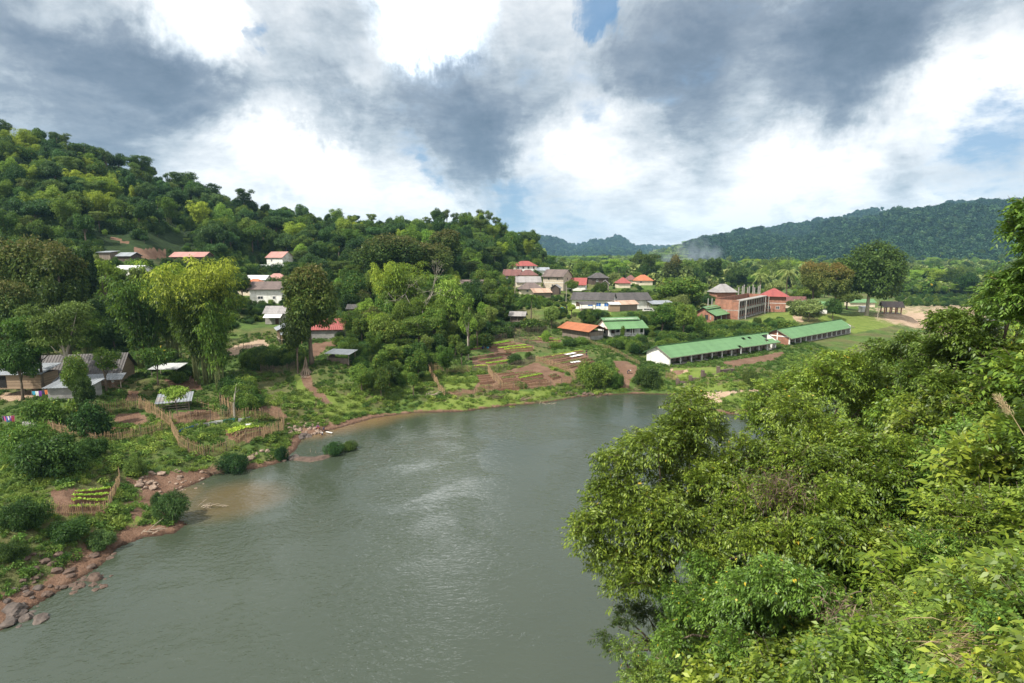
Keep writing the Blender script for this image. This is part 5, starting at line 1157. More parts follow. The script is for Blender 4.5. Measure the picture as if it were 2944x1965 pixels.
def foot(u, vb, vt, key, matn, label, wpx, name='bush', cat='bush', onwater=False, sink=.3):
    """plant standing where photo point (u, vb) meets the ground, its top at photo row vt"""
    p = on_z(u, vb, 0) if onwater else G(u, vb); h = (vb - vt) * K * p.y / F * 1.03; kh, kr = PROTO[key][2], PROTO[key][3]
    wr = (px(wpx, p.y) / 2) / (kr * (h + sink) / kh); return plant(key, p.x, p.y + px(wpx, p.y) * .3, h + sink, None, matn, name, label, cat, None, wr, 'bark', p.z - sink, None, ('stem', 'foliage'))
foot(105, 1400, 1255, 'bush_fine', 'leaf_dark', 'large dark bush overhanging the lower left bank', 250)
foot(240, 1330, 1262, 'bush_fine', 'leaf_dark', 'dark drooping bush right of the large bank bush', 120)
foot(40, 1345, 1205, 'bush_fine', 'leaf_mid', 'mid green bush at the left edge above the large bank bush', 190)
foot(40, 1540, 1440, 'bush_fine', 'leaf_dark', 'dense dark bush at left edge below the little lettuce garden', 170)
foot(15, 1625, 1560, 'bush_fine', 'leaf_dark', 'dark bush filling the bottom left edge', 110)
foot(170, 1570, 1500, 'bush_fine', 'leaf_dark', 'low dark bush on the rocky bank corner', 150)
foot(270, 1590, 1535, 'bush_fine', 'leaf_teal', 'grey green bush at the rocky water edge', 110)
foot(475, 1505, 1420, 'bush_feather', 'leaf_teal', 'feathery bush leaning over the water by the mud bank', 125)
foot(445, 1465, 1415, 'bush_feather', 'leaf_teal', 'upright feathery shrub above the feathery water bush', 40)
foot(375, 1372, 1318, 'bush_feather', 'leaf_olive', 'round olive bush on the slope above the landslip', 66)
foot(655, 1374, 1308, 'bush_feather', 'leaf_teal', 'grey green bush below the fenced garden corner', 105)
foot(805, 1335, 1290, 'bush_feather', 'leaf_teal', 'small feathery bush beside the pool outlet', 45)
foot(955, 1313, 1272, 'bush_feather', 'leaf_teal', 'grassy bush on the spit between pool and river', 70, onwater=True)
foot(1000, 1298, 1270, 'bush_feather', 'leaf_olive', 'tufted plants at the end of the spit', 60, onwater=True)
foot(1715, 1128, 1036, 'bush_fine', 'leaf_mid', 'large round bush on the river bank left of the notch', 135)
foot(1775, 1125, 1070, 'bush_fine', 'leaf_mid', 'small bush leaning against the large round bush', 60)
foot(1862, 1125, 1052, 'bush_fine', 'leaf_dark', 'round dark bush on the river bank right of the notch', 100)
foot(2160, 1112, 1060, 'bush_fine', 'leaf_olive', 'bush at the end of the crumbling stone wall', 60)
foot(1478, 1052, 1018, 'bush_fine', 'leaf_dark', 'bush in the middle of the gardens behind the net fence', 60)
foot(1520, 1035, 1012, 'bush_feather', 'leaf_mid', 'small banana like clump beside the garden bush', 26, 'banana_plant', 'plant')
for (u, vb, vt, w, m_, l) in [(1600, 1003, 985, 50, 'leaf_mid', 'left clump of the hedge below the barn'), (1640, 1000, 975, 50, 'leaf_dark', 'middle clump of the hedge below the barn'), (1675, 994, 968, 40, 'leaf_mid', 'right clump of the hedge below the barn'), (1570, 985, 950, 26, 'leaf_light', 'slender clump of the hedge nearest the tall fence'),
    (1775, 1003, 972, 60, 'leaf_mid', 'low bush before the white bungalow steps'), (1830, 1010, 985, 70, 'leaf_weed', 'spreading weeds right of the white bungalow'), (1790, 975, 935, 14, 'leaf_light', 'papaya sapling before the bungalow veranda'),
    (1740, 925, 905, 60, 'leaf_mid', 'vine covered bank left of the rusty shed'), (1820, 918, 898, 80, 'leaf_mid', 'vine covered bank below the rusty shed'), (1860, 910, 896, 50, 'leaf_mid', 'bush below the carport'), (1690, 932, 915, 60, 'leaf_dark', 'dark hedge below the open shelter'),
    (2150, 945, 925, 70, 'leaf_weed', 'scrub right of the brick bungalow'), (2085, 935, 918, 50, 'leaf_weed', 'scrub at the brick bungalow steps'), (2200, 975, 945, 110, 'leaf_mid', 'hedge before the second long building'), (2270, 950, 920, 110, 'leaf_mid', 'hedge behind the second long building'), (2060, 975, 950, 120, 'leaf_mid', 'bushes behind the first long building'), (1960, 985, 955, 110, 'leaf_weed', 'weedy bank behind the first long building'),
    (2330, 915, 860, 100, 'leaf_scrub', 'broad pale shrub before the hidden green roof'), (2290, 905, 880, 40, 'leaf_mid', 'bright shrub beside the brick house corner'), (1380, 1000, 960, 90, 'leaf_mid', 'shrub behind the dark woven fence'), (1440, 975, 935, 90, 'leaf_dark', 'shrub thicket below the tiny plank hut'), (1530, 960, 915, 80, 'leaf_mid', 'undergrowth right of the tiny plank hut'), (1500, 1120, 1100, 40, 'leaf_weed', 'weeds at the foot of the cane fence')]:
    foot(u, vb, vt, 'bush_b', m_, l, w)
tree(1160, 745, 172, 'bamboo_mid', 'leaf_bamboo', 'bright golden bamboo plumes in the middle of the wood', wpx=130, **BAM)
tree(1100, 745, 176, 'bamboo_mid', 'leaf_bamboo', 'golden bamboo just left of the brightest plumes', wpx=80, **BAM)
tree(1290, 795, 165, 'bamboo_col', 'leaf_light', 'narrow column of climbing greenery beside the white limbed tree', name='creeper_tree', bark='bark', wpx=44)
tree(1195, 762, 158, 'bare', 'leaf_olive', 'nearly leafless tree with long pale limbs', wpx=95, bark='bark_pale')
tree(1345, 838, 140, 'airy', 'leaf_mid', 'slender pale trunked tree beside the vegetable gardens', wpx=75, bark='bark_pale')
tree(1120, 665, 215, 'big_b', 'leaf_brown_top', 'broad tree with tan seed heads above the golden bamboo', wpx=230)
tree(1230, 690, 222, 'big_b', 'leaf_brown_top', 'tan topped tree right of the broad seeded tree', wpx=170)
tree(1280, 655, 240, 'big_a', 'leaf_brown_top', 'tan topped tree below the hill crest', wpx=120)
tree(60, 668, 135, 'big_b', 'leaf_brown_top', 'tan seeded tree at the left edge below the hillside', wpx=240)
tree(160, 690, 128, 'big_a', 'leaf_brown_top', 'tan seeded tree second from the left edge', wpx=170)
tree(0, 790, 115, 'big_b', 'leaf_brown_top', 'tan seeded tree cut by the left edge', wpx=170)
tree(215, 680, 142, 'tall_a', 'leaf_dark', 'dark conical tree right of the tan seeded trees', wpx=95)
tree(290, 740, 150, 'airy', 'leaf_light', 'yellowing sparse tree before the white sheet roof', wpx=110)
tree(1528, 835, 182, 'palm', 'leaf_bamboo_dark', 'large coconut palm on the edge of the lawn', name='coconut_palm', cat='palm', wpx=80, pn=('trunk', 'fronds'))
tree(1475, 745, 292, 'palm', 'leaf_olive', 'tall palm left of the red roofed villa', name='coconut_palm', cat='palm', wpx=40, pn=('trunk', 'fronds'))
tree(1392, 755, 270, 'palm', 'leaf_olive', 'pale palm among dark trees below the hill', name='coconut_palm', cat='palm', wpx=36, pn=('trunk', 'fronds'))
tree(1432, 775, 255, 'palm', 'leaf_olive', 'shorter palm left of the maroon roofed house', name='coconut_palm', cat='palm', wpx=38, pn=('trunk', 'fronds'))
tree(1585, 882, 180, 'round_a', 'leaf_olive', 'round tree below the lawn with bare foot', wpx=52)
tree(1642, 870, 186, 'tall_b', 'leaf_light', 'slim young tree beside the open shelter', wpx=28)
tree(1450, 822, 195, 'round_a', 'leaf_mid', 'round leafy tree left of the coconut palm', wpx=60)
tree(1905, 872, 176, 'mid_a', 'leaf_mid', 'dark round tree right of the white bungalow', wpx=84)
tree(1968, 868, 174, 'mid_a', 'leaf_mid', 'dark round tree nearer the brick bungalow', wpx=76)
tree(2018, 905, 180, 'bush_a', 'leaf_mid', 'leafy bush against the brick bungalow wall', wpx=44, **BSH)
tree(1960, 790, 232, 'mid_a', 'leaf_mid', 'wide leafy tree above the carport', wpx=150)
tree(1720, 868, 215, 'dense_a', 'leaf_dark', 'bush behind the shelter', wpx=30, **BSH)
tree(1728, 808, 256, 'dense_a', 'leaf_mid', 'round bright tree between the red and blue roofs', wpx=44)
tree(1645, 806, 254, 'round_a', 'leaf_mid', 'leafy tree in front of the faded red roof', wpx=46)
tree(2510, 694, 232, 'great', 'leaf_olive', 'great spreading tree with pale inner limbs standing on the plain', name='great_tree', wpx=225, bark='bark_pale')
tree(2410, 752, 228, 'big_a', 'leaf_rust_top', 'rust topped round tree left of the great tree', wpx=110)
tree(2345, 745, 245, 'big_b', 'leaf_rust_top', 'taller rust topped tree second left of the great tree', wpx=110)
tree(2268, 762, 268, 'palm', 'leaf_scrub', 'coconut palm with slanting fronds right of red pyramid roof', name='coconut_palm', cat='palm', wpx=72, pn=('trunk', 'fronds'))
tree(2190, 775, 300, 'palm', 'leaf_scrub', 'coconut palm above the concrete posts', name='coconut_palm', cat='palm', wpx=60, pn=('trunk', 'fronds'))
tree(1780, 760, 400, 'palm', 'leaf_dark', 'dark palm left of the far orange roof', name='coconut_palm', cat='palm', wpx=34, pn=('trunk', 'fronds'))
tree(1800, 758, 404, 'palm', 'leaf_dark', 'second dark palm left of the far orange roof', name='coconut_palm', cat='palm', wpx=30, pn=('trunk', 'fronds'))
tree(2325, 870, 212, 'umbrella_s', 'leaf_scrub', 'pale feathery shrub before the hidden green roof', wpx=84, name='shrub', cat='shrub')
tree(1870, 728, 420, 'umbrella', 'leaf_mid', 'broad flat crowned tree on the skyline of the valley', wpx=60)
tree(1835, 725, 440, 'round_a', 'leaf_olive', 'rounded olive tree on the valley skyline', wpx=44)
tree(1938, 738, 400, 'round_a', 'leaf_rust_top', 'yellowing round tree on the valley skyline', wpx=56)
tree(2050, 735, 420, 'tall_a', 'leaf_dark', 'tall dark tree on the valley skyline', wpx=56)
# trees along the far left crest that stand out against the sky
for (u, v, Y, k, w, l) in [(158, 368, 318, 'airy', 34, 'lone crooked tree standing above the hill crest'), (240, 408, 325, 'umbrella', 85, 'flat topped dark tree on the crest right of the lone tree'),
                        (300, 420, 328, 'airy', 40, 'open tree between two flat topped crest trees'), (395, 437, 335, 'umbrella', 80, 'flat topped crest tree above the pale treetops'),
                        (530, 483, 345, 'umbrella', 75, 'crest tree with spreading dark crown midway down the ridge'), (610, 515, 352, 'airy', 60, 'airy crest tree where the ridge steepens'),
                        (700, 530, 358, 'umbrella', 50, 'last flat topped tree of the falling ridge'), (830, 588, 390, 'tall_a', 40, 'tall tree rising above the ridge saddle')]:
    tree(u, v + 10, Y, k, 'leaf_dark', l, wpx=w)
for i, (u, v) in enumerate([(1252, 603), (1285, 600), (1310, 610), (1345, 608), (1378, 600), (1402, 603), (1425, 622), (1225, 622)]):
    tree(u, v, 388, 'airy', 'leaf_olive', 'thin airy tree in the row along the middle hill crest', group='thin trees along the middle hill crest', wpx=34, bark='bark_pale')

# --- woods on the slopes: single trees, jittered over what the photo shows of the hills
def inpoly(u, v, poly):
    c = False; j = len(poly) - 1
    for i in range(len(poly)):
        if (poly[i][1] > v) != (poly[j][1] > v) and u < (poly[j][0] - poly[i][0]) * (v - poly[i][1]) / (poly[j][1] - poly[i][1]) + poly[i][0]: c = not c
        j = i
    return c
HOUSES = [(p.x, p.y) for p in PLOT.values()]
CLEAR = [(280, 715, 620, 775), (320, 760, 420, 800), (740, 720, 845, 800), (690, 790, 860, 1000), (1425, 750, 1700, 870), (1690, 780, 1890, 835), (1600, 840, 1900, 925), (1990, 810, 2320, 935), (640, 960, 860, 1040), (280, 640, 600, 760)]
def wood(poly, n, kinds, mind, label, group, hr=(7, 12), name='broadleaf_tree', clear=True, seed=0, yr=None, dz=4.0, **kw):
    rng = random.Random(seed); out = []; tries = 0
    us = [p[0] for p in poly]; vs = [p[1] for p in poly]
    # sample in the picture, then find the ground there; spacing is in metres
    while len(out) < n and tries < n * 14:
        tries += 1; u, v = rng.uniform(min(us), max(us)), rng.uniform(min(vs), max(vs))
        if not inpoly(u, v, poly): continue
        p = G(u, v, dz=dz)
        if p.y > 415 or p.y < 40: continue
        if yr and not (yr[0] < p.y < yr[1]): continue
        if any((p.x - a) ** 2 + (p.y - b) ** 2 < mind ** 2 for a, b in out): continue
        if clear:
            if any((p.x - a) ** 2 + (p.y - b) ** 2 < 8.5 ** 2 for a, b in HOUSES): continue
        out.append((p.x, p.y)); k, mt, w = rng.choices(kinds, [q[2] for q in kinds])[0]
        h = rng.uniform(*hr) * (1 if 'bamboo' not in k else 1.1)
        if v > 985: h *= .62
        if clear:                 # keep roofs in view: nothing tall right in front of a house
            top = at(u, v, p.y); uu, vv = pix((p.x, p.y, p.z - dz + h))
            for (x0, y0, x1, y1) in CLEAR:
                if x0 < u < x1 and vv < y1 and v > y0: h = min(h, 3.2); break
        nm, ct, pn, bk = ('bamboo_clump', 'bamboo', ('stem', 'foliage'), 'bamboo_culm') if 'bamboo' in k else (name, 'tree', ('trunk', 'crown'), 'bark')
        lb = LBL[mt].format(('bamboo clump' if 'bamboo' in k else 'tree'), label)
        plant(k, p.x, p.y, h, None, mt, nm, lb, ct, group + (' bamboo' if 'bamboo' in k else ''), rng.uniform(.85, 1.2), bk, None, None, pn)
    return out
LBL = {'leaf_dark': 'dark green {} {}', 'leaf_teal': 'blue green {} {}', 'leaf_mid': 'mid green {} {}', 'leaf_light': 'pale lime green {} {}', 'leaf_bamboo': 'yellow green {} {}',
       'leaf_bamboo_dark': 'deep green {} {}', 'leaf_brown_top': 'brown seeded {} {}', 'leaf_rust_top': 'rust tinted {} {}', 'leaf_olive': 'olive green {} {}', 'leaf_scrub': 'pale yellow green {} {}'}
FOR = [('round_a', 'leaf_dark', 5), ('round_b', 'leaf_teal', 5), ('tall_a', 'leaf_dark', 4), ('tall_b', 'leaf_teal', 3), ('wide_a', 'leaf_teal', 3), ('bamboo_mid', 'leaf_bamboo_dark', 3), ('bamboo_mid', 'leaf_bamboo', 2.2), ('round_a', 'leaf_light', 1.6), ('round_b', 'leaf_mid', 4), ('airy', 'leaf_olive', 1), ('umbrella', 'leaf_olive', 1.4), ('dense_a', 'leaf_mid', 3)]
wood([(0, 345), (120, 400), (300, 460), (450, 510), (600, 565), (760, 615), (900, 630), (900, 720), (720, 720), (560, 735), (420, 690), (330, 650), (200, 690), (0, 670)], 175, FOR, 6.2,
     'on the steep wooded left hillside', 'trees on the left hillside', (8, 13.5), seed=1)
wood([(860, 640), (1000, 630), (1400, 640), (1470, 660), (1560, 730), (1640, 790), (1500, 760), (1400, 790), (1300, 830), (900, 800), (840, 720)], 130, FOR, 6,
     'on the rounded middle hill', 'trees on the middle hill', (8, 12.5), seed=2)
wood([(40, 385), (260, 470), (440, 555), (330, 590), (180, 520), (20, 470)], 26, [('bamboo_mid', 'leaf_bamboo', 4), ('bamboo_mid', 'leaf_light', 1), ('round_a', 'leaf_light', 1)], 5, 'on the steep wooded left hillside', 'trees on the left hillside', (7, 10), seed=31)
MIDK = [('round_a', 'leaf_mid', 4), ('round_b', 'leaf_dark', 3), ('tall_a', 'leaf_mid', 4), ('tall_b', 'leaf_light', 2), ('bamboo_mid', 'leaf_bamboo_dark', 3), ('bamboo_mid', 'leaf_bamboo', 1), ('airy', 'leaf_olive', 2), ('round_a', 'leaf_brown_top', 1), ('umbrella', 'leaf_mid', 2), ('dense_a', 'leaf_dark', 2)]
wood([(860, 800), (1300, 830), (1440, 800), (1450, 900), (1380, 960), (1340, 1010), (1240, 1060), (1180, 1105), (1040, 1100), (1010, 1030), (1000, 930), (970, 900)], 120, MIDK, 4.0, 'in the thicket left of the gardens', 'trees of the thicket', (6, 12), seed=3)
wood([(0, 760), (330, 800), (540, 820), (600, 880), (600, 950), (420, 960), (330, 980), (250, 985), (0, 985)], 60, [('round_a', 'leaf_dark', 5), ('dense_a', 'leaf_dark', 4), ('bamboo_mid', 'leaf_bamboo_dark', 4), ('tall_a', 'leaf_mid', 2), ('bamboo_mid', 'leaf_bamboo', 1)], 4.6, 'behind the farmhouse', 'trees behind the farmhouse', (6, 11), seed=4)
VAL = [('round_a', 'leaf_mid', 4), ('round_b', 'leaf_scrub', 4), ('tall_a', 'leaf_mid', 3), ('wide_a', 'leaf_olive', 3), ('round_b', 'leaf_rust_top', 2), ('bamboo_mid', 'leaf_bamboo', 2), ('umbrella', 'leaf_scrub', 2), ('dense_a', 'leaf_light', 2), ('airy', 'leaf_scrub', 1)]
wood([(1600, 770), (1700, 770), (1900, 790), (2100, 790), (2500, 800), (2560, 830), (2300, 850), (2180, 840), (2050, 860), (1960, 930), (1900, 900), (1850, 860), (1680, 835)], 150, VAL, 5.5, 'in the valley behind the village', 'valley trees behind the village', (5.5, 10), seed=5, dz=3)
wood([(1600, 800), (1900, 830), (2000, 860), (2040, 930), (1960, 950), (1880, 905), (1860, 860), (1700, 840)], 26, [('round_a', 'leaf_mid', 3), ('dense_a', 'leaf_dark', 2), ('umbrella', 'leaf_mid', 2)], 5.5, 'between the white and brick houses', 'trees between the white and brick houses', (4, 8), seed=6, yr=(185, 300))
# orchard-like fill between the houses
for j, (u, v, Y, w) in enumerate([(600, 742, 208, 60), (480, 738, 206, 50), (395, 760, 180, 60), (335, 738, 192, 40), (270, 735, 190, 50), (690, 780, 190, 60), (850, 760, 235, 80), (900, 770, 215, 70), (680, 850, 172, 60), (870, 840, 185, 60), (1400, 800, 245, 70), (1380, 840, 205, 80), (1420, 880, 190, 70), (1310, 880, 180, 90), (1260, 850, 195, 90), (1490, 880, 215, 40), (1465, 860, 225, 50), (1585, 868, 215, 30), (1625, 880, 212, 34), (1648, 858, 225, 40), (1690, 838, 232, 50),
    (1600, 775, 320, 60), (1640, 780, 320, 60), (1680, 790, 310, 50), (1770, 785, 330, 50), (1775, 835, 262, 40), (1830, 830, 265, 60), (1870, 835, 258, 60), (1905, 845, 235, 70), (1940, 850, 222, 80), (1990, 850, 235, 60), (2030, 845, 245, 60), (2140, 835, 280, 50), (2300, 835, 270, 60), (2280, 860, 236, 40), (2330, 820, 262, 70), (2400, 860, 215, 50), (2440, 830, 260, 80), (2160, 815, 300, 60), (2230, 805, 310, 60)]):
    tree(u, v, Y, ['round_a', 'mid_a', 'tall_a', 'round_b'][j % 4], ['leaf_mid', 'leaf_dark', 'leaf_olive', 'leaf_mid', 'leaf_scrub'][j % 5], '{} tree growing among the village houses'.format(['mid green', 'dark green', 'olive green', 'mid green', 'pale green'][j % 5]), group='trees among the village houses', wpx=w)

def leafpart(R): return [c for c in COL.objects if c.parent is R and c.name.split('.')[0] in ('crown', 'foliage', 'fronds')][0]
# ------------------------------------------------------------------ masses nobody could count (points carrying copies of plants above)
def scatter(name, pts, scs, protos, label, cat, matn=None, flat=1.0):
    me = bpy.data.meshes.new(name); me.vertices.add(len(pts)); me.vertices.foreach_set('co', np.asarray(pts, np.float32).reshape(-1))
    a = me.attributes.new('sc', 'FLOAT', 'POINT'); a.data.foreach_set('value', np.asarray(scs, np.float32))
    o = link(name, me); tag(o, label, cat, kind='stuff')
    ng = bpy.data.node_groups.new(name, 'GeometryNodeTree'); ng.interface.new_socket('Geometry', in_out='INPUT', socket_type='NodeSocketGeometry'); ng.interface.new_socket('Geometry', in_out='OUTPUT', socket_type='NodeSocketGeometry')
    t = NT(ng); gi = t.new('NodeGroupInput'); go = t.new('NodeGroupOutput')
    mp = t.new('GeometryNodeMeshToPoints'); t.l.new(gi.outputs[0], mp.inputs[0])
    jn = t.new('GeometryNodeJoinGeometry')
    for pr in protos:
        oi = t.new('GeometryNodeObjectInfo'); oi.transform_space = 'ORIGINAL'; oi.inputs['Object'].default_value = pr; oi.inputs['As Instance'].default_value = True
        t.l.new(oi.outputs['Geometry'], jn.inputs[0])
    ip = t.new('GeometryNodeInstanceOnPoints'); t.l.new(mp.outputs[0], ip.inputs['Points']); t.l.new(jn.outputs[0], ip.inputs['Instance']); ip.inputs['Pick Instance'].default_value = True
    rv = t.new('FunctionNodeRandomValue', data_type='INT'); rv.inputs[4].default_value = 0; rv.inputs[5].default_value = len(protos) - 1; t.l.new(rv.outputs[2], ip.inputs['Instance Index'])
    rr = t.new('FunctionNodeRandomValue', data_type='FLOAT_VECTOR'); rr.inputs[0].default_value = (-.08, -.08, 0); rr.inputs[1].default_value = (.08, .08, 6.283); rr.inputs['Seed'].default_value = 3
    t.l.new(rr.outputs[0], ip.inputs['Rotation'])
    na = t.new('GeometryNodeInputNamedAttribute', data_type='FLOAT'); na.inputs[0].default_value = 'sc'; t.l.new(na.outputs[0], ip.inputs['Scale'])
    last = ip.outputs[0]
    if matn:
        sm = t.new('GeometryNodeSetMaterial'); sm.inputs['Material'].default_value = M[matn]
        rl = t.new('GeometryNodeRealizeInstances') if False else None
        t.l.new(last, sm.inputs[0]); last = sm.outputs[0]
    t.l.new(last, go.inputs[0])
    md = o.modifiers.new('scatter', 'NODES'); md.node_group = ng
    return o
def far_proto(key, a, Y, h, matn, label):
    R = plant(key, a * Y, Y, h, None, matn, 'broadleaf_tree', label, 'tree', 'hazy trees at the mountain foot')
    return leafpart(R)
fp = [far_proto('far_a', .30, 760, 12, 'leaf_far', 'hazy dark tree at the mountain foot'), far_proto('far_b', .45, 780, 12, 'leaf_far', 'hazy dark tree at the mountain foot'),
      far_proto('far_c', .60, 770, 11, 'leaf_far', 'hazy dark tree at the mountain foot')]
vp = [far_proto('far_a', .12, 700, 11, 'leaf_scrub', 'hazy pale tree on the valley floor'), far_proto('far_b', .2, 720, 11, 'leaf_mid', 'hazy mid green tree on the valley floor'), far_proto('far_c', .7, 700, 10, 'leaf_scrub', 'hazy pale tree on the valley floor')]
# the far copies need their own mesh materials
def own(o, key, matn):
    me = o.data.copy(); me.materials.clear(); me.materials.append(M[matn]); o.data = me; o.material_slots[0].link = 'DATA'; return o
vp += [leafpart(plant(k, a * Y, Y, h, None, mt, 'distant_tree', lb, 'tree')) for k, a, Y, h, mt, lb in [('round_a', .15, 395, 9, 'leaf_mid', 'rounded green tree at the near edge of the valley woods'), ('tall_b', .33, 400, 10, 'leaf_olive', 'tall olive tree at the near edge of the valley woods'), ('umbrella', .42, 398, 9, 'leaf_light', 'layered pale tree at the near edge of the valley woods'), ('round_b', .24, 402, 9, 'leaf_dark', 'rounded dark tree at the near edge of the valley woods')]]
for o, mt in zip(vp[3:], ('leaf_mid', 'leaf_olive', 'leaf_light', 'leaf_dark')):
    me = o.data.copy(); me.materials.clear(); me.materials.append(M[mt]); o.data = me; o.material_slots[0].link = 'DATA'
for o, mt in zip(fp, ('leaf_far', 'leaf_far', 'leaf_far_light')): own(o, '', mt)
own(vp[0], '', 'leaf_scrub'); own(vp[1], '', 'leaf_mid'); own(vp[2], '', 'leaf_scrub')
def pts_field(n, yr, ar, seed, zmin=-99, zmax=1e9, ylog=True, amin=None):
    rng = np.random.default_rng(seed); a = rng.uniform(ar[0], ar[1], n); 
    y = np.exp(rng.uniform(math.log(yr[0]), math.log(yr[1]), n)) if ylog else rng.uniform(yr[0], yr[1], n)
    z = terrain(a * y, y); k = (z > zmin) & (z < zmax); return np.stack([a[k] * y[k], y[k], z[k] - .8], 1), rng
P1, rg = pts_field(24000, (1000, 3100), (.22, 1.05), 71, 11, ylog=False)
scatter('mountain_forest', P1, rg.uniform(.9, 1.9, len(P1)), fp, 'dense dark forest covering the mountain on the right', 'forest')
P1, rg = pts_field(9500, (400, 1100), (-.02, 1.05), 72, 1.2)
scatter('valley_woods', P1, rg.uniform(.45, 1.0, len(P1)) * (1 + .9 * (rg.random(len(P1)) > .9)), vp, 'hazy pale green woods filling the far valley floor', 'woods')
P1, rg = pts_field(6000, (2700, 4700), (-.02, .4), 74, 12, ylog=False)
P0, r0 = pts_field(3000, (1100, 2700), (-.02, .3), 75, 2); scatter('plain_woods', P0, r0.uniform(1.2, 2.4, len(P0)), vp, 'pale woods on the plain below the blue hills', 'woods')
scatter('blue_hill_forest', P1, rg.uniform(2.0, 3.2, len(P1)), fp, 'thin blue forest on the farthest hills', 'forest')
# undergrowth of the near hills
leafy = [o for o in COL.objects if o.name.startswith('crown') and o.data.name.startswith('crown')]
ub = []
for i, (x, y, mt, lb) in enumerate([(-150, 232, 'leaf_dark', 'dark shrub on the wooded hillside clearing'), (-118, 215, 'leaf_teal', 'blue green shrub on the wooded hillside clearing'), (-170, 255, 'leaf_mid', 'mid green shrub on the wooded hillside clearing')]):
    R = plant('bush_a' if i != 1 else 'bush_b', x, y, 4.2, None, mt, 'shrub', lb, 'shrub', None, 1.2, 'bark', None, None, ('stem', 'foliage')); f = leafpart(R); own(f, '', mt); ub.append(f)
def hill_under(n, ar, yr, seed, zmin=12, clear=True):
    P, rg = pts_field(n, yr, ar, seed, zmin, ylog=False); keep = []
    for p in P:
        if any((p[0] - a) ** 2 + (p[1] - b) ** 2 < 60 for a, b in HOUSES): continue
        u, v = pix((p[0], p[1], p[2] + 2))
        if 290 < u < 560 and 665 < v < 765: continue
        keep.append(p)
    return np.array(keep), rg
P1, rg = hill_under(5200, (-1.05, .13), (150, 410), 81, 16)
scatter('hillside_undergrowth', P1, rg.uniform(.8, 1.7, len(P1)), ub, 'leafy undergrowth filling the slopes between hillside trees', 'undergrowth')
THICK = [[(860, 880), (1300, 850), (1450, 860), (1500, 950), (1380, 985), (1340, 1020), (1235, 1062), (1190, 1110), (1040, 1110), (1010, 1040)], [(690, 1035), (760, 1025), (860, 1010), (870, 1050), (740, 1070)],
         [(250, 1000), (420, 1000), (560, 1080), (520, 1110), (420, 1060), (280, 1060)], [(1600, 900), (1900, 930), (1900, 970), (1850, 980), (1740, 935), (1600, 920)], [(640, 1110), (720, 1120), (740, 1180), (660, 1200)],
         [(1880, 960), (2250, 930), (2200, 980), (1900, 1020)], [(1750, 990), (1850, 985), (1860, 1030), (1790, 1010)], [(2560, 850), (2944, 850), (2944, 885), (2600, 880)], [(1960, 900), (2040, 900), (2000, 960), (1900, 960)]]
P1 = np.concatenate([poly_pts(q, n, 200 + i) for i, (q, n) in enumerate(zip(THICK, (1500, 300, 400, 350, 150, 500, 120, 500, 200)))]); rg = np.random.default_rng(5)
P1 = np.array([p for p in P1 if all((p[0] - a) ** 2 + (p[1] - b) ** 2 > 30 for a, b in HOUSES)])
P9 = np.concatenate([poly_pts([(620, 800), (900, 800), (960, 900), (860, 935), (740, 930), (620, 960)], 500, 301), poly_pts([(0, 940), (120, 960), (120, 1010), (0, 1020)], 200, 302), poly_pts([(1420, 800), (1640, 830), (1640, 880), (1430, 900)], 350, 303), poly_pts([(1720, 800), (1960, 810), (1960, 870), (1700, 860)], 350, 304)])
P9 = np.array([p for p in P9 if all((p[0] - a) ** 2 + (p[1] - b) ** 2 > 36 for a, b in HOUSES)])
scatter('village_shrubs', P9, rg.uniform(.25, .6, len(P9)), ub, 'low shrubs growing between the village houses', 'shrubs')
scatter('thicket_undergrowth', P1, rg.uniform(.3, .85, len(P1)), ub, 'leafy shrubs and creepers filling the thickets around the gardens', 'undergrowth')
# weeds and rough grass of the banks
wr_ = []
for x, y, k, mt, lb in [(-40, 74, 'weed', 'leaf_weed', 'broad leaved weed on the bank beside the fence'), (-33, 72, 'weed_b', 'leaf_weed', 'small leaved weed on the bank beside the fence'), (0, 112, 'weed', 'leaf_grass', 'bright weed on the grassy river margin')]:
    R = plant(k, x, y, None, 1.0, mt, 'weed_plant', lb, 'plant', None, 1, 'bark', None, None, ('stem', 'foliage')); f = leafpart(R); own(f, '', mt); wr_.append(f)
GPROTO = {}
gm = proto_grass('grass_tuft', 5, 60, .5, .35, .5, .05); go_ = link('grass_tuft', gm, M['leaf_grass'], None, (4, 112, tz(4, 112)))
tag(go_, 'tuft of long bright grass at the river margin', 'grass tuft')
def bank_pts(n, seed, xr, yr, maxz=9.5, minz=.35, soilmax=.45):
    rng = np.random.default_rng(seed); x = rng.uniform(*xr, n); y = rng.uniform(*yr, n); a = x / y; k = (np.abs(a) < 1.1); x, y = x[k], y[k]
    z = terrain(x, y); df, sf = pl_dist(x, y, FS); s, sd, g = soil_mask(x, y, z)
    k = (z > minz) & (z < maxz) & (sf >= 0) & (np.maximum(s, sd) + rng.random(len(x)) * .5 < soilmax + .5) & (np.maximum(s, sd) < .75)
    return np.stack([x[k], y[k], z[k]], 1), g[k], rng
P1, g1, rg = bank_pts(34000, 91, (-105, 90), (42, 185))
NOWEED = [C5([(560, 520), (1050, 465), (1650, 450), (1650, 560), (1500, 610), (1950, 620), (2000, 720), (1800, 960), (1220, 1062), (330, 1130), (330, 1080), (620, 1060), (640, 880), (560, 840)]), C3b([(760, 520), (1250, 470), (1420, 530), (1000, 710), (780, 670)]), C3b([(170, 330), (720, 330), (730, 440), (170, 470)]), C4b([(540, 790), (1270, 800), (1240, 1100), (560, 1090)]), C6([(230, 720), (420, 740), (560, 820), (430, 960), (300, 860)])]
_u, _v = zip(*[pix(p) for p in P1]); _u, _v = np.array(_u), np.array(_v); gd = np.zeros(len(P1), bool)
for q in NOWEED: gd |= inpoly_np(_u, _v, q)
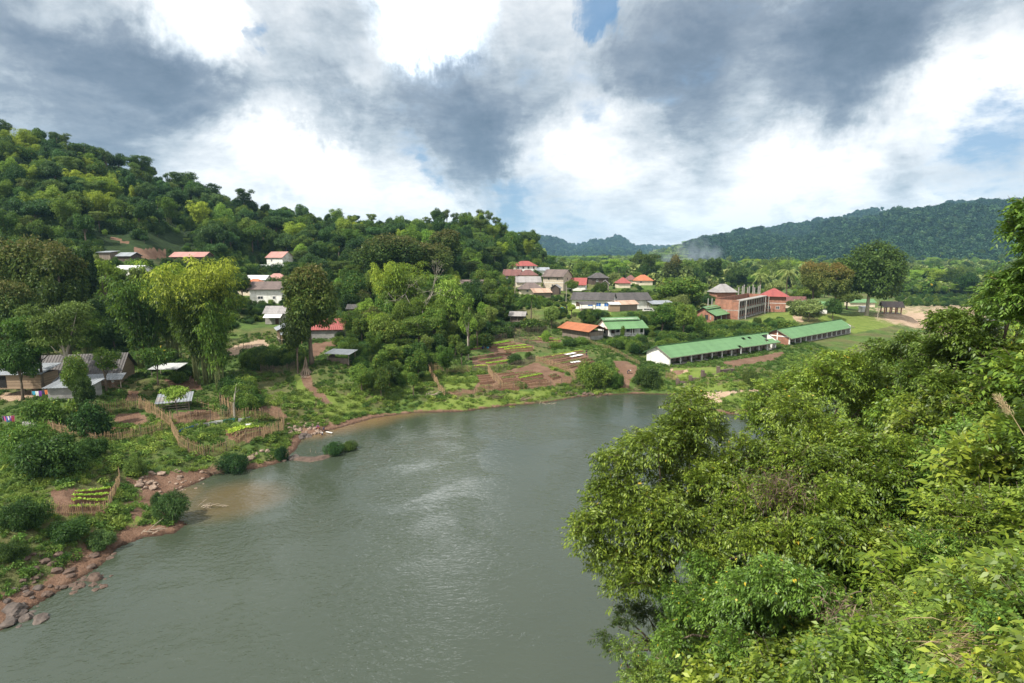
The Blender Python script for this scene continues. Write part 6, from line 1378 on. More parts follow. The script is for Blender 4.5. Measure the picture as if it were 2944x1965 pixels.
gd &= rg.random(len(P1)) > .12
k = ~gd & (fbm(P1[:, 0], P1[:, 1], 9, 3, 41) > -.45) & (g1 < .5)
scatter('bank_weeds', P1[k], rg.uniform(.35, 1.15, k.sum()), wr_[:2], 'rank green weeds overgrowing the village bank', 'weeds')
P2, g2, rg = bank_pts(14000, 92, (-70, 90), (55, 150), 4.0, .3)
scatter('bank_grass', P2, rg.uniform(.5, 1.3, len(P2)), [go_, wr_[2]], 'bright grass along the village river margin', 'grass')

# ------------------------------------------------------------------ gardens, fences, paths
def fence(pts, h, label, matn='fence_cane', step=.16, rails=2, dens=1.0, lean=.03, full=True, posts=3.0, name='bamboo_fence', grp=None, dz=0):
    P = [G(u, v) for u, v in pts]; R = empty(name, P[0], 0, label, 'fence', grp); o = P[0]; rng = random.Random(len(pts) * 7 + int(pts[0][0]))
    pk, rl, ps = MB(), MB(), MB(); line = []
    for a, b in zip(P[:-1], P[1:]):
        L = (b - a).length; n = max(2, int(L / step))
        for i in range(n):
            q = a.lerp(b, i / n); q.z = tz(q.x, q.y); line.append(q)
    for i, q in enumerate(line):
        if rng.random() > dens: continue
        hh = h * rng.uniform(.8, 1.12); x, y, z = q.x - o.x, q.y - o.y, q.z - o.z; w = rng.uniform(.014, .026)
        dx, dy = rng.gauss(0, lean) * hh, rng.gauss(0, lean) * hh
        pk.hexa([(x-w, y-w, z-.25), (x+w, y-w, z-.25), (x+w, y+w, z-.25), (x-w, y+w, z-.25), (x-w+dx, y-w+dy, z+hh), (x+w+dx, y-w+dy, z+hh), (x+w+dx, y+w+dy, z+hh), (x-w+dx, y+w+dy, z+hh)])
    pk.build('picket_screen', M[matn], R)
    for r in range(rails):
        zr = h * (.3 + .5 * r / max(1, rails - 1)); sub = line[::6] + [line[-1]]
        rl.tube([(q.x - o.x, q.y - o.y, q.z - o.z + zr) for q in sub], .02, 4)
    if rails: rl.build('rail', M[matn], R)
    acc = 0
    ev = max(1, int(posts / step))
    for q in line[::ev]:
        m = MB(); x, y, z = q.x - o.x, q.y - o.y, q.z - o.z; m.tube([(x + .05, y, z - .3), (x + .05, y, z + h * 1.12)], .04, 5); m.build('post', M['fence_old'], R)
    return R
fence(C5([(580, 550), (780, 520), (960, 500), (1090, 470)]), 1.9, 'dark woven fence behind the bright upper vegetable beds', 'fence_old')
fence(C5([(1040, 470), (1250, 462), (1500, 455)]), 3.0, 'tall grey stake fence at the back of the gardens', 'fence_old', .22)
fence(C5([(1090, 520), (1300, 565), (1500, 605)]), 1.8, 'grey fence dividing the upper gardens', 'fence_old')
fence(C5([(130, 862), (380, 880), (600, 882)]), 2.0, 'brown picket fence under the trees left of the gardens')
fence(C5([(130, 860), (180, 960), (240, 1060), (310, 1165)]), 1.7, 'fence running down to the water at the garden corner')
fence(C5([(310, 1140), (480, 1125), (650, 1110)]), 1.0, 'low thin fence below the green corner plot', step=.24)
fence(C5([(650, 1108), (800, 1090), (960, 1065), (1220, 1060)]), 1.5, 'cane fence along the river side of the red beds')
fence(C5([(1240, 1055), (1540, 1022), (1690, 1000), (1800, 975)]), 1.3, 'thin cane fence ending at the large round bush', step=.24)
fence(C5([(790, 860), (850, 950), (965, 1055)]), 1.9, 'slanting cane fence cutting through the red beds')
fence(C5([(620, 862), (900, 864), (1060, 830), (1200, 785), (1330, 735)]), 1.6, 'curved dark net fence through the middle of the gardens', 'fence_old')
fence(C5([(1330, 745), (1470, 790), (1600, 835), (1720, 900), (1790, 965)]), 1.7, 'pale cane fence curving around the red beds')
fence([(1683, 983), (1752, 1006), (1790, 1025), (1843, 1054)], 1.2, 'rail fence between the barn and the long building', step=.7, rails=3)
fence([(1914, 1087), (1935, 1096), (1950, 1104)], 1.6, 'short cane fence beside the stone river wall')
fence([(1788, 1118), (1812, 1120)], 2.2, 'broken tall stakes in the bank notch', step=.3, rails=0)
fence(C3b([(165, 490), (175, 570), (250, 720), (380, 800), (540, 880)]), 2.0, 'tall cane fence on the left side of riverside garden')
fence(C3b([(540, 880), (680, 845), (800, 800), (1000, 720), (1200, 640), (1430, 550)]), 1.9, 'long cane fence on the river side of riverside garden')
fence(C3b([(1430, 550), (1440, 470), (1300, 440), (1150, 420), (1000, 425)]), 1.9, 'cane fence closing the right end of riverside garden')
fence(C3b([(165, 470), (400, 470), (560, 450), (730, 440), (1000, 425)]), 1.9, 'woven fence at the back of riverside garden')
fence(C3b([(725, 345), (800, 380), (870, 410)]), 3.2, 'tall cane screen beside the slanting dead tree')
fence(C3b([(320, 240), (460, 250), (530, 300), (700, 345)]), 1.3, 'open rail fence above the riverside garden', step=1.1)
fence(C1b([(880, 1260), (1050, 1320), (1200, 1335), (1400, 1300), (1560, 1270)]), 2.0, 'golden cane fence behind the upper left garden')
fence(C1b([(1560, 1275), (1740, 1370), (1920, 1490)]), 2.1, 'golden cane fence beside the patchwork roof')
fence(C4b([(1080, 320), (1300, 290), (1500, 250), (1900, 150)]), 1.6, 'cane fence along the lower side of upper left garden')
fence(C4b([(480, 130), (700, 190), (900, 230), (1080, 320)]), 1.5, 'cane fence behind the dark bank bush')
fence(C4b([(540, 1090), (800, 1125), (1100, 1110), (1230, 1040)]), 1.4, 'fence on the near side of the lettuce garden')
fence(C4b([(1240, 1030), (1265, 960), (1320, 860), (1355, 760), (1350, 690)]), 1.5, 'fence on the river side of the lettuce garden')
fence([(750, 1072), (790, 1074), (832, 1068), (873, 1048)], 1.7, 'curved stake fence by the buttressed tree', 'fence_old')
fence([(658, 1005), (700, 1003), (740, 1010), (790, 1012)], 1.2, 'thin wire fence before the stilt hut yard', 'fence_old', step=.9)

crop_me = {}
def bed(c, seg, w, kind, i, lab, matn='leaf_crop'):
    (x1, y1), (x2, y2) = c([(seg[0], seg[1])])[0], c([(seg[2], seg[3])])[0]
    a, b = G(x1, y1), G(x2, y2); L = (b - a).length; ang = math.atan2(b.y - a.y, b.x - a.x)
    sl = math.atan2(b.z - a.z, math.hypot(b.x - a.x, b.y - a.y)); n = max(3, int(L / .6))
    R = empty('vegetable_bed', a, ang, lab, 'garden bed', 'raised beds of the riverside gardens')
    mb = MB(); prev = None; rng = random.Random(i); pts = []
    for k in range(n + 1):
        t = k / n; q = a.lerp(b, t); x = L * t * math.cos(sl); z = tz(q.x, q.y) - a.z; hh = .32 + rng.uniform(-.03, .04); ww = w * (1 + rng.uniform(-.06, .06))
        pts.append((x, z, hh, ww)); mb.v += [(x, -ww/2, z - .15), (x, -ww/2 * .7, z + hh), (x, ww/2 * .7, z + hh), (x, ww/2, z - .15)]
    for k in range(n):
        o = 4 * k
        for j in range(3): mb.f.append((o + j, o + j + 4, o + j + 5, o + j + 1))
    mb.f += [(0, 1, 2, 3), tuple(4 * n + j for j in (3, 2, 1, 0))]
    mb.build('soil', M['soil_bed'], R)
    if kind:
        rg = np.random.default_rng(i); m = int(L * w * (60 if kind == 2 else 30)); tt = rg.random(m); X = tt * pts[-1][0]; Yp = (rg.random(m) - .5) * w * .72
        Z = np.interp(X, [p[0] for p in pts], [p[1] + p[2] for p in pts]) + .02
        D = np.stack([rg.normal(size=m), rg.normal(size=m), .5 + rg.random(m)], 1); N = rdir(rg, m); l = (.28 if kind == 2 else .2) * (.7 + .6 * rg.random(m))
        link('crop', quads_mesh('crop', leaves(np.stack([X, Yp, Z], 1), D, N, l, l * .6)), M[matn], R)
i = 0
BEDS = [(C5, [(710, 560, 1030, 522), ], 2.4, 2, 'leaf_crop', 'bright lettuce bed farthest back in the upper garden'),
 (C5, [(820, 585, 1100, 552)], 1.4, 1, 'leaf_crop_dull', 'thinly planted bed below the farthest lettuce bed'), (C5, [(910, 605, 1220, 572)], 1.8, 2, 'leaf_crop', 'long bright lettuce bed in the upper garden'),
 (C5, [(980, 622, 1290, 592)], 1.4, 2, 'leaf_crop', 'pale lettuce bed below the long bright bed'), (C5, [(1000, 645, 1310, 618)], 1.2, 1, 'leaf_crop_dull', 'dull green bed nearest the dividing fence'),
 (C5, [(1160, 498, 1290, 503)], 1.6, 1, 'leaf_weed', 'leafy dark bed beside the tall stake fence'), (C5, [(1370, 484, 1500, 474)], 2.0, 2, 'leaf_crop', 'short bright bed at the back right of upper gardens'),
 (C5, [(1250, 510, 1400, 506)], 1.0, 1, 'leaf_crop', 'thin yellow bed near the tall fence'), (C5, [(1440, 516, 1600, 508)], 1.4, 2, 'leaf_crop', 'bright bed before the barn hedge'),
 (C5, [(1470, 535, 1600, 528)], 1.0, 1, 'leaf_crop', 'narrow green bed before the barn hedge'), (C5, [(540, 612, 740, 592)], 1.8, 2, 'leaf_crop', 'bright bed behind the slender pale trunk'),
 (C5, [(600, 722, 860, 682)], 1.6, 1, 'leaf_crop_dull', 'upper green bed of the left middle plot'), (C5, [(700, 752, 950, 710)], 1.5, 2, 'leaf_crop_dull', 'second green bed of the left middle plot'),
 (C5, [(780, 780, 1030, 745)], 1.6, 2, 'leaf_crop', 'brightest bed of the left middle plot'), (C5, [(640, 810, 790, 803)], 1.0, 2, 'leaf_crop', 'short bright bed above the curved net fence'),
 (C5, [(900, 668, 1060, 664)], .9, 1, 'leaf_crop_dull', 'narrow bed beside the dark dug soil'), (C5, [(900, 892, 1080, 875)], 1.2, 1, 'leaf_crop_dull', 'first bed below the curved net fence'),
 (C5, [(1100, 890, 1300, 865)], 1.1, 1, 'leaf_crop_dull', 'grey green bed below the middle of net fence'), (C5, [(950, 952, 1090, 935)], 1.2, 1, 'leaf_crop_dull', 'short bed right of the slanting fence'),
 (C5, [(1140, 922, 1370, 885)], 1.0, 1, 'leaf_crop_dull', 'sparse bed above the bright streak'), (C5, [(1150, 948, 1400, 905)], 1.1, 2, 'leaf_crop', 'bright green streak of a bed amid red soil'),
 (C5, [(1210, 990, 1450, 950)], 1.0, 0, '', 'bare red ridge below the bright streak'), (C5, [(700, 1042, 830, 1030)], 1.2, 1, 'leaf_crop_dull', 'grassy bed at the river side of the dark ridges'),
 (C5, [(670, 912, 825, 905)], .9, 0, '', 'topmost dark bare ridge left of slanting fence'), (C5, [(680, 938, 835, 930)], .9, 0, '', 'second dark bare ridge left of slanting fence'),
 (C5, [(690, 964, 845, 955)], .9, 0, '', 'third dark bare ridge left of slanting fence'), (C5, [(700, 990, 860, 980)], .9, 0, '', 'lowest dark bare ridge left of slanting fence'),
 (C5, [(980, 1002, 1150, 982)], 1.0, 0, '', 'bare ridge right of slanting fence foot'), (C5, [(990, 1030, 1200, 1012)], .9, 0, '', 'bare ridge next to the river side fence'),
 (C5, [(1360, 712, 1660, 655)], 1.6, 1, 'leaf_crop_dull', 'wide green bed left of the white sheets'), (C5, [(1500, 690, 1850, 625)], 1.6, 1, 'leaf_crop', 'light green bed above the white sheets'),
 (C5, [(1380, 738, 1650, 700)], 1.1, 1, 'leaf_crop_dull', 'thin bed left below the white sheets'), (C5, [(1420, 755, 1700, 712)], 1.0, 0, '', 'bare ridge below the first white sheet'),
 (C5, [(1470, 772, 1900, 705)], 1.0, 0, '', 'long bare ridge below the second white sheet'), (C5, [(1530, 792, 1960, 722)], 1.0, 1, 'leaf_crop_dull', 'long sprouting ridge toward the garden worker'),
 (C5, [(1580, 815, 1980, 745)], 1.0, 0, '', 'lowest long bare ridge near the round bush'), (C5, [(1480, 920, 1560, 900)], 1.0, 1, 'leaf_crop_dull', 'short sprouting bed above the pale fence'),
 (C5, [(1510, 946, 1600, 926)], 1.0, 1, 'leaf_crop_dull', 'short sprouting bed beside the pale fence'),
 (C3b, [(790, 575, 960, 522)], .9, 2, 'leaf_crop', 'first yellow green bed in the riverside garden'), (C3b, [(800, 605, 1110, 508)], .8, 2, 'leaf_crop', 'second yellow green bed in the riverside garden'),
 (C3b, [(830, 630, 1140, 528)], .8, 2, 'leaf_crop', 'third yellow green bed in the riverside garden'), (C3b, [(860, 650, 1230, 530)], .9, 1, 'leaf_weed', 'green bed before the river side fence'),
 (C3b, [(900, 690, 1330, 560)], .8, 1, 'leaf_crop_dull', 'sparse bed hard against the river side fence'), (C3b, [(230, 410, 620, 340)], 1.0, 0, '', 'bare brown bed above the riverside garden'),
 (C4b, [(860, 868, 1250, 840)], .7, 2, 'leaf_crop', 'top row of the little lettuce garden'), (C4b, [(830, 912, 1230, 890)], .75, 2, 'leaf_crop', 'second row of the little lettuce garden'),
 (C4b, [(820, 985, 1190, 965)], .8, 2, 'leaf_crop', 'third row of the little lettuce garden'), (C4b, [(780, 1060, 1130, 1040)], .8, 2, 'leaf_crop', 'lowest row of the little lettuce garden'),
 (C4b, [(1180, 115, 1480, 140)], 2.2, 2, 'leaf_weed', 'lush green bed in the upper left garden'), (C4b, [(1200, 215, 1480, 190)], 1.4, 1, 'leaf_weed', 'thin green bed by the lower cane fence')]
for nm_, (a0, a1, b0, b1, n_, w_) in {'in the block right of the slanting fence': ((960, 905), (900, 1075), (1080, 890), (1200, 1050), 7, .8), 'in the red block below the net fence': ((1120, 880), (1250, 1030), (1320, 862), (1500, 1000), 7, .8), 'in the rows toward the garden worker': ((1400, 720), (1640, 850), (1700, 665), (1960, 770), 8, .8)}.items():
    for q in range(n_):
        f = (q + .5) / n_; x1, y1, x2, y2 = a0[0] + (a1[0] - a0[0]) * f, a0[1] + (a1[1] - a0[1]) * f, b0[0] + (b1[0] - b0[0]) * f, b0[1] + (b1[1] - b0[1]) * f
        BEDS.append((C5, [(x1, y1, x2, y2)], w_, [0, 1, 0][q % 3], 'leaf_crop_dull', ['topmost', 'second', 'third', 'fourth', 'fifth', 'sixth', 'seventh', 'eighth'][q] + ' long ridge ' + nm_))
for c, segs, w, kd, mt, lb in BEDS:
    for s in segs: i += 1; bed(c, s, w, kd, i, lb, mt or 'leaf_crop')
for s, lb in [((1665, 675, 1775, 655), 'upper white sheet lying on the garden beds'), ((1720, 702, 1850, 678), 'longest white sheet lying on the garden beds'), ((1720, 770, 1830, 752), 'lowest white sheet near the large round bush')]:
    (x1, y1), (x2, y2) = C5([s[:2]])[0], C5([s[2:]])[0]; a, b = G(x1, y1), G(x2, y2); d = (b - a).normalized(); n = Vector((-d.y, d.x, 0)); mb = MB(); m = 8
    for k in range(m + 1):
        q = a.lerp(b, k / m); z = tz(q.x, q.y) + .3 + .03 * math.sin(k * 2.1)
        for j in (-.75, 0, .75): r = q + n * j; mb.v.append((r.x, r.y, z + (.05 if j == 0 else 0)))
    for k in range(m):
        for j in range(2): o = 3 * k + j; mb.f.append((o, o + 1, o + 4, o + 3))
    o = mb.build('plastic_sheet', M['sheet_white']); tag(o, lb, 'sheet'); md = o.modifiers.new('t', 'SOLIDIFY'); md.thickness = .02
# low plastic windbreak in the riverside garden, one strip per piece
for (pts, mt, lb) in [([(255, 590), (300, 560), (420, 520)], 'sheet_blue', 'blue plastic strip at left of the garden windbreak'), ([(425, 518), (500, 508), (580, 490)], 'sheet_grey', 'grey violet plastic strip of the garden windbreak'),
                      ([(585, 488), (660, 476), (745, 462)], 'sheet_white', 'pale plastic strip of the garden windbreak'), ([(750, 460), (810, 455), (880, 448)], 'sheet_teal', 'teal plastic strip of the garden windbreak'), ([(920, 445), (980, 440), (1050, 425)], 'sheet_grey', 'grey plastic strip at right of the garden windbreak')]:
    P = [G(*q) for q in C3b(pts)]; mb = MB()
    for q in P: mb.v += [(q.x, q.y, q.z), (q.x + .05, q.y, q.z + .55)]
    for k in range(len(P) - 1): mb.f.append((2*k, 2*k+2, 2*k+3, 2*k+1))
    o = mb.build('plastic_strip', M[mt]); tag(o, lb, 'plastic strip', 'plastic windbreak strips'); md = o.modifiers.new('t', 'SOLIDIFY'); md.thickness = .02
p = G(*C3b([(1035, 485)])[0]); o = MB().box(-.45, -.3, .02, .45, .3, .1).build('white_board', M['sheet_white']); o.location = (p.x, p.y, p.z + .1); o.rotation_euler = (.25, 0, .5); tag(o, 'white board lying beside the riverside garden beds', 'board')

# stone revetment with pillars below the long building
P = [G(u, v) for u, v in [(1948, 1108), (1985, 1098), (2020, 1085), (2065, 1075), (2110, 1068)]]; R = empty('stone_wall', P[0], 0, 'low crumbling stone wall with stub pillars by the river meadow', 'wall'); mb = MB()
for a, b in zip(P[:-1], P[1:]):
    d = (b - a).normalized(); n = Vector((-d.y, d.x, 0)) * .25; q = [a - n, b - n, b + n, a + n]; q = [(x.x - P[0].x, x.y - P[0].y) for x in q]; z0 = min(a.z, b.z) - P[0].z - .5; h = 1.35
    mb.hexa([(*q[0], z0), (*q[1], z0), (*q[2], z0), (*q[3], z0), (*q[0], z0 + h), (*q[1], z0 + h * .95), (*q[2], z0 + h * .95), (*q[3], z0 + h)])
mb.build('wall', M['stone_wall'], R)
for q in P[:4]:
    x, y, z = q - P[0]; MB().box(x - .35, y - .35, z - .5, x + .3, y + .35, z + 1.35 + .25 * (int(x) % 2)).build('pillar', M['stone_wall'], R)
P = [at(2660, 914, 250), at(2715, 912, 254)]; R = empty('river_terrace_wall', P[0], 0, 'low dark retaining wall at the edge of the far meadow', 'wall'); d = P[1] - P[0]
zz = tz(P[0].x, P[0].y) - P[0].z; MB().hexa([(0, 0, zz - .5), (d.x, d.y, zz - .5), (d.x, d.y + .5, zz - .5), (0, .5, zz - .5), (0, 0, zz + .7), (d.x, d.y, zz + .8), (d.x, d.y + .5, zz + .8), (0, .5, zz + .7)]).build('wall', M['stone_wall'], R)

# ------------------------------------------------------------------ rocks, driftwood, litter
def rock_mesh(seed, fl=.6):
    import bmesh
    bm = bmesh.new(); bmesh.ops.create_icosphere(bm, subdivisions=2, radius=1)
    for v in bm.verts:
        n = mnoise.noise(v.co * 1.3 + Vector((seed * 3.1, 0, 0))); v.co *= 1 + .45 * n; v.co.z *= fl
        v.co.x = round(v.co.x * 3) / 3 * .35 + v.co.x * .65
    me = bpy.data.meshes.new('rock'); bm.to_mesh(me); bm.free(); return me
ROCKS = [rock_mesh(s, f) for s, f in ((1, .6), (2, .5), (3, .75))]
def rocks(n, box, sr, label, grp, matn='rock', seed=0, c=None):
    rng = random.Random(seed)
    for _ in range(n):
        u, v = rng.uniform(box[0], box[2]), rng.uniform(box[1], box[3]); u, v = (c([(u, v)])[0] if c else (u, v)); p = G(u, v)
        if p.z < -.25: p.z = -.1
        s = rng.uniform(*sr) * (1.6 if rng.random() < .12 else 1); o = link('rock', rng.choice(ROCKS), M[matn], None, (p.x, p.y, p.z + s * .15), rng.random() * 6.28, (s, s * rng.uniform(.7, 1.3), s * rng.uniform(.7, 1.1))); tag(o, label, 'rock', grp)
rocks(55, (1470, 460, 1860, 600), (.15, .42), 'rounded pale rock in the pile by the washing place', 'rocks by the washing place', c=C3b, seed=1)
rocks(16, (1060, 740, 1450, 900), (.18, .45), 'smooth boulder on the bank below riverside garden', 'boulders below the riverside garden', c=C3b, seed=2)
rocks(45, (1560, 620, 2300, 860), (.12, .34), 'flat stone scattered on the red mud bank', 'stones on the mud bank', c=C4b, seed=3)
rocks(46, (60, 1590, 330, 1720), (.2, .5), 'brown boulder on the rocky lower left shore', 'boulders on the lower left shore', 'rock_brown', seed=4)
rocks(22, (0, 1690, 120, 1830), (.2, .6), 'dark boulder at the bottom left water edge', 'boulders at the bottom left corner', 'rock_dark', seed=5)
rocks(18, (1560, 1130, 1760, 1150), (.2, .5), 'brown stone along the far mud shore', 'stones along the far shore', 'rock_brown', seed=6)
rocks(12, (1600, 600, 1760, 660), (.2, .5), 'dark wet rock between pool and river', 'wet rocks at the spit', 'rock_dark', c=C3b, seed=7)
o = link('rock', ROCKS[0], M['rock_dark'], None, tuple(on_z(846, 1318, 0)), .4, (1.1, .9, .9)); tag(o, 'single dark boulder standing in the outlet of the pool', 'rock')
# gravel spit closing the pool
def spit():
    P = [on_z(u, v, 0) for u, v in C3b([(1560, 860), (1750, 870), (1900, 840), (2050, 780), (2200, 700)])]; mb = MB(); W = [1.0, 1.6, 1.9, 1.7, .8]; n = len(P)
    for q, w in zip(P, W): mb.v += [(q.x, q.y - w, -.3), (q.x, q.y - w * .3, .28), (q.x + .1, q.y + w * .5, .22), (q.x, q.y + w, -.3)]
    for k in range(n - 1):
        for j in range(3): mb.f.append((4*k + j, 4*k + j + 4, 4*k + j + 5, 4*k + j + 1))
    o = mb.build('gravel_bar', M['rock_brown'], None, True); o['kind'] = 'structure'
spit()
def brush(u, v, n, L, label, matn='twig', Yo=None):
    p = G(u, v) if Yo is None else Yo; rng = random.Random(int(u)); mb = MB()
    for _ in range(n):
        a = rng.gauss(.4, .7); x, y = rng.gauss(0, L * .3), rng.gauss(0, .3); l = L * rng.uniform(.3, .8); z = .1 + rng.random() * .35; b = rng.gauss(.1, .25)
        s = Vector((x, y, z)); e = s + Vector((math.cos(a), math.sin(a) * .6, b)) * l; mb.tube([s, s.lerp(e, .5) + Vector((0, 0, .06)), e], [.045, .035, .012], 4)
    o = mb.build('driftwood_pile', M[matn]); o.location = (p.x, p.y, p.z); tag(o, label, 'driftwood')
for (u, v, n, L, lb, mt) in [(1415, 1150, 26, 3.6, 'tangle of dead branches on the grassy river margin', 'twig'), (1500, 1155, 24, 3.0, 'brush pile at the far water edge', 'twig'), (1660, 1115, 40, 3.4, 'dry brush heap beside the large round bush', 'twig'), (1240, 1138, 16, 2.6, 'small grey brush pile below the fence corner', 'driftwood'),
    (600, 1368, 26, 2.4, 'roots and twigs hanging over the mud bank', 'twig'), (1575, 1165, 10, 2.4, 'pale logs at the far water edge', 'driftwood'), (430, 1535, 8, 2.4, 'pale bamboo poles lying on the bank by the water', 'driftwood'), (905, 1320, 26, 2.6, 'matted driftwood on the gravel spit', 'twig'),
    (1000, 1045, 10, 3, 'stacked logs beside the animal pen', 'driftwood'), (870, 1090, 14, 1.6, 'short firewood logs on the path bend', 'driftwood'), (940, 1170, 14, 1.4, 'dark roots and stones at the path foot', 'twig'), (980, 985, 12, 2.2, 'heap of firewood beside the red roofed block house', 'driftwood'),
    (1820, 1128, 18, 3, 'exposed roots under the bank notch', 'twig')]: brush(u, v, n, L, lb, mt)
brush(0, 0, 14, 2.0, 'bleached driftwood stranded in the shallows', 'driftwood', on_z(600, 1462, -.15))
# buttress roots / leaning timber at the foot of the seeded tree
p = G(880, 1075); mb = MB()
for k in range(16):
    a = k / 16 * 6.28; mb.tube([(math.cos(a) * 1.3, math.sin(a) * 1.0, -.2), (math.cos(a) * .6, math.sin(a) * .4, 1.0), (.1, 0, 1.9 + .9 * (k % 3))], [.14, .11, .06], 5)
o = mb.build('timber_stack', M['bark']); o.location = (p.x, p.y, p.z); tag(o, 'timber leaned in a cone around the tree foot', 'timber stack')
# slanting dead tree in the riverside garden
p = G(*C3b([(880, 425)])[0]); mb = MB(); mb.tube([(0, 0, -.3), (0, 0, 2.5), (.35, 0, 4.5), (.75, 0, 6.2)], [.17, .15, .1, .05], 7); mb.tube([(.35, 0, 4.5), (.9, .2, 5.1), (1.0, .2, 5.7)], [.05, .03, .015], 5)
R = empty('dead_tree', (p.x, p.y, p.z), 0, 'slanting pale dead trunk with few leaves at garden fence', 'tree'); mb.build('trunk', M['bark_pale'], R)
rg = np.random.default_rng(4); link('crown', quads_mesh('crown', lobed_crown(rg, [(.8, 0, 6.0, .5, .35), (.2, 0, 5.2, .3, .3), (-.2, 0, 3.4, .4, .3)], 160, .22, .13, shell=.9)), M['leaf_light'], R)
for (u, v, h, lb) in [(1480, 808, 8.5, 'pale utility pole left of the grey gabled house'), (1627, 868, 7, 'thin pole on the lawn edge behind the palm'), (2523, 915, 13, 'slim leaning pole before the great tree')]:
    p = G(u, v) if v > 850 else at(u, v, 250); z = tz(p.x, p.y); o = MB().tube([(0, 0, -.3), (.15, 0, h * .5), (.5 if h > 8 else .1, 0, h)], [.12, .1, .07], 6).build('pole', M['bark_pale']); o.location = (p.x, p.y, z); tag(o, lb, 'pole')
# clothes lines by the farmhouse
def washing(u0, v0, u1, v1, Y, h, label, cols, tagl):
    a, b = at(u0, v0, Y), at(u1, v1, Y); za, zb = tz(a.x, a.y), tz(b.x, b.y); R = empty('clothes_line', (a.x, a.y, za), 0, label, 'clothes line')
    d = Vector((b.x - a.x, b.y - a.y, zb - za)); m = MB(); m.tube([(0, 0, -.2), (0, 0, h + .1)], .04, 5); m.build('pole', M['wood_grey'], R); m = MB(); m.tube([(d.x, d.y, d.z - .2), (d.x, d.y, d.z + h + .1)], .04, 5); m.build('pole', M['wood_grey'], R)
    MB().tube([(0, 0, h), (d.x/2, d.y/2, d.z/2 + h - .12), (d.x, d.y, d.z + h)], .012, 4).build('line', M['wood_grey'], R)
    for k, c in enumerate(cols):
        t = (k + .7) / (len(cols) + .4); sag = .12 * (1 - (2*t - 1) ** 2); x, y, z = a.x + d.x * t, a.y + d.y * t, za + d.z * t + h - sag
        mb = MB(); w, hh = .27, .62 + .15 * (k % 3)
        mb.v = [(-w, 0, 0), (-w*.3, .04, -.03), (w*.3, .04, -.03), (w, 0, 0), (-w*.8, .02, -hh), (-w*.2, -.05, -hh*1.04), (w*.3, .05, -hh*.98), (w*.8, 0, -hh)]; mb.f = [(0, 1, 5, 4), (1, 2, 6, 5), (2, 3, 7, 6)]
        o = mb.build('garment', M[c]); o.location = (x, y, z); o.modifiers.new('t', 'SOLIDIFY').thickness = .025; tag(o, f'{c.split("_")[1]} garment {tagl[k]}', 'garment', 'washing by the farmhouse')
washing(2, 1162, 36, 1160, 84, 1.7, 'clothes line at the left edge beside the concrete tank', ['cloth_navy', 'cloth_pink', 'cloth_blue', 'cloth_white', 'cloth_purple', 'cloth_red'],
        ['leftmost on the line by the tank', 'on the line by the tank', 'in the middle of the line by the tank', 'on the line by the tank', 'on the line by the tank', 'nearest the concrete tank'])
washing(92, 1138, 140, 1132, 93, 1.7, 'clothes line between farmhouse and block shed', ['cloth_cyan', 'cloth_white', 'cloth_purple', 'cloth_navy', 'cloth_orange'],
        ['left on the line before the farmhouse', 'on the line before the farmhouse', 'on the line before the farmhouse', 'on the line before the farmhouse', 'next to the block shed'])

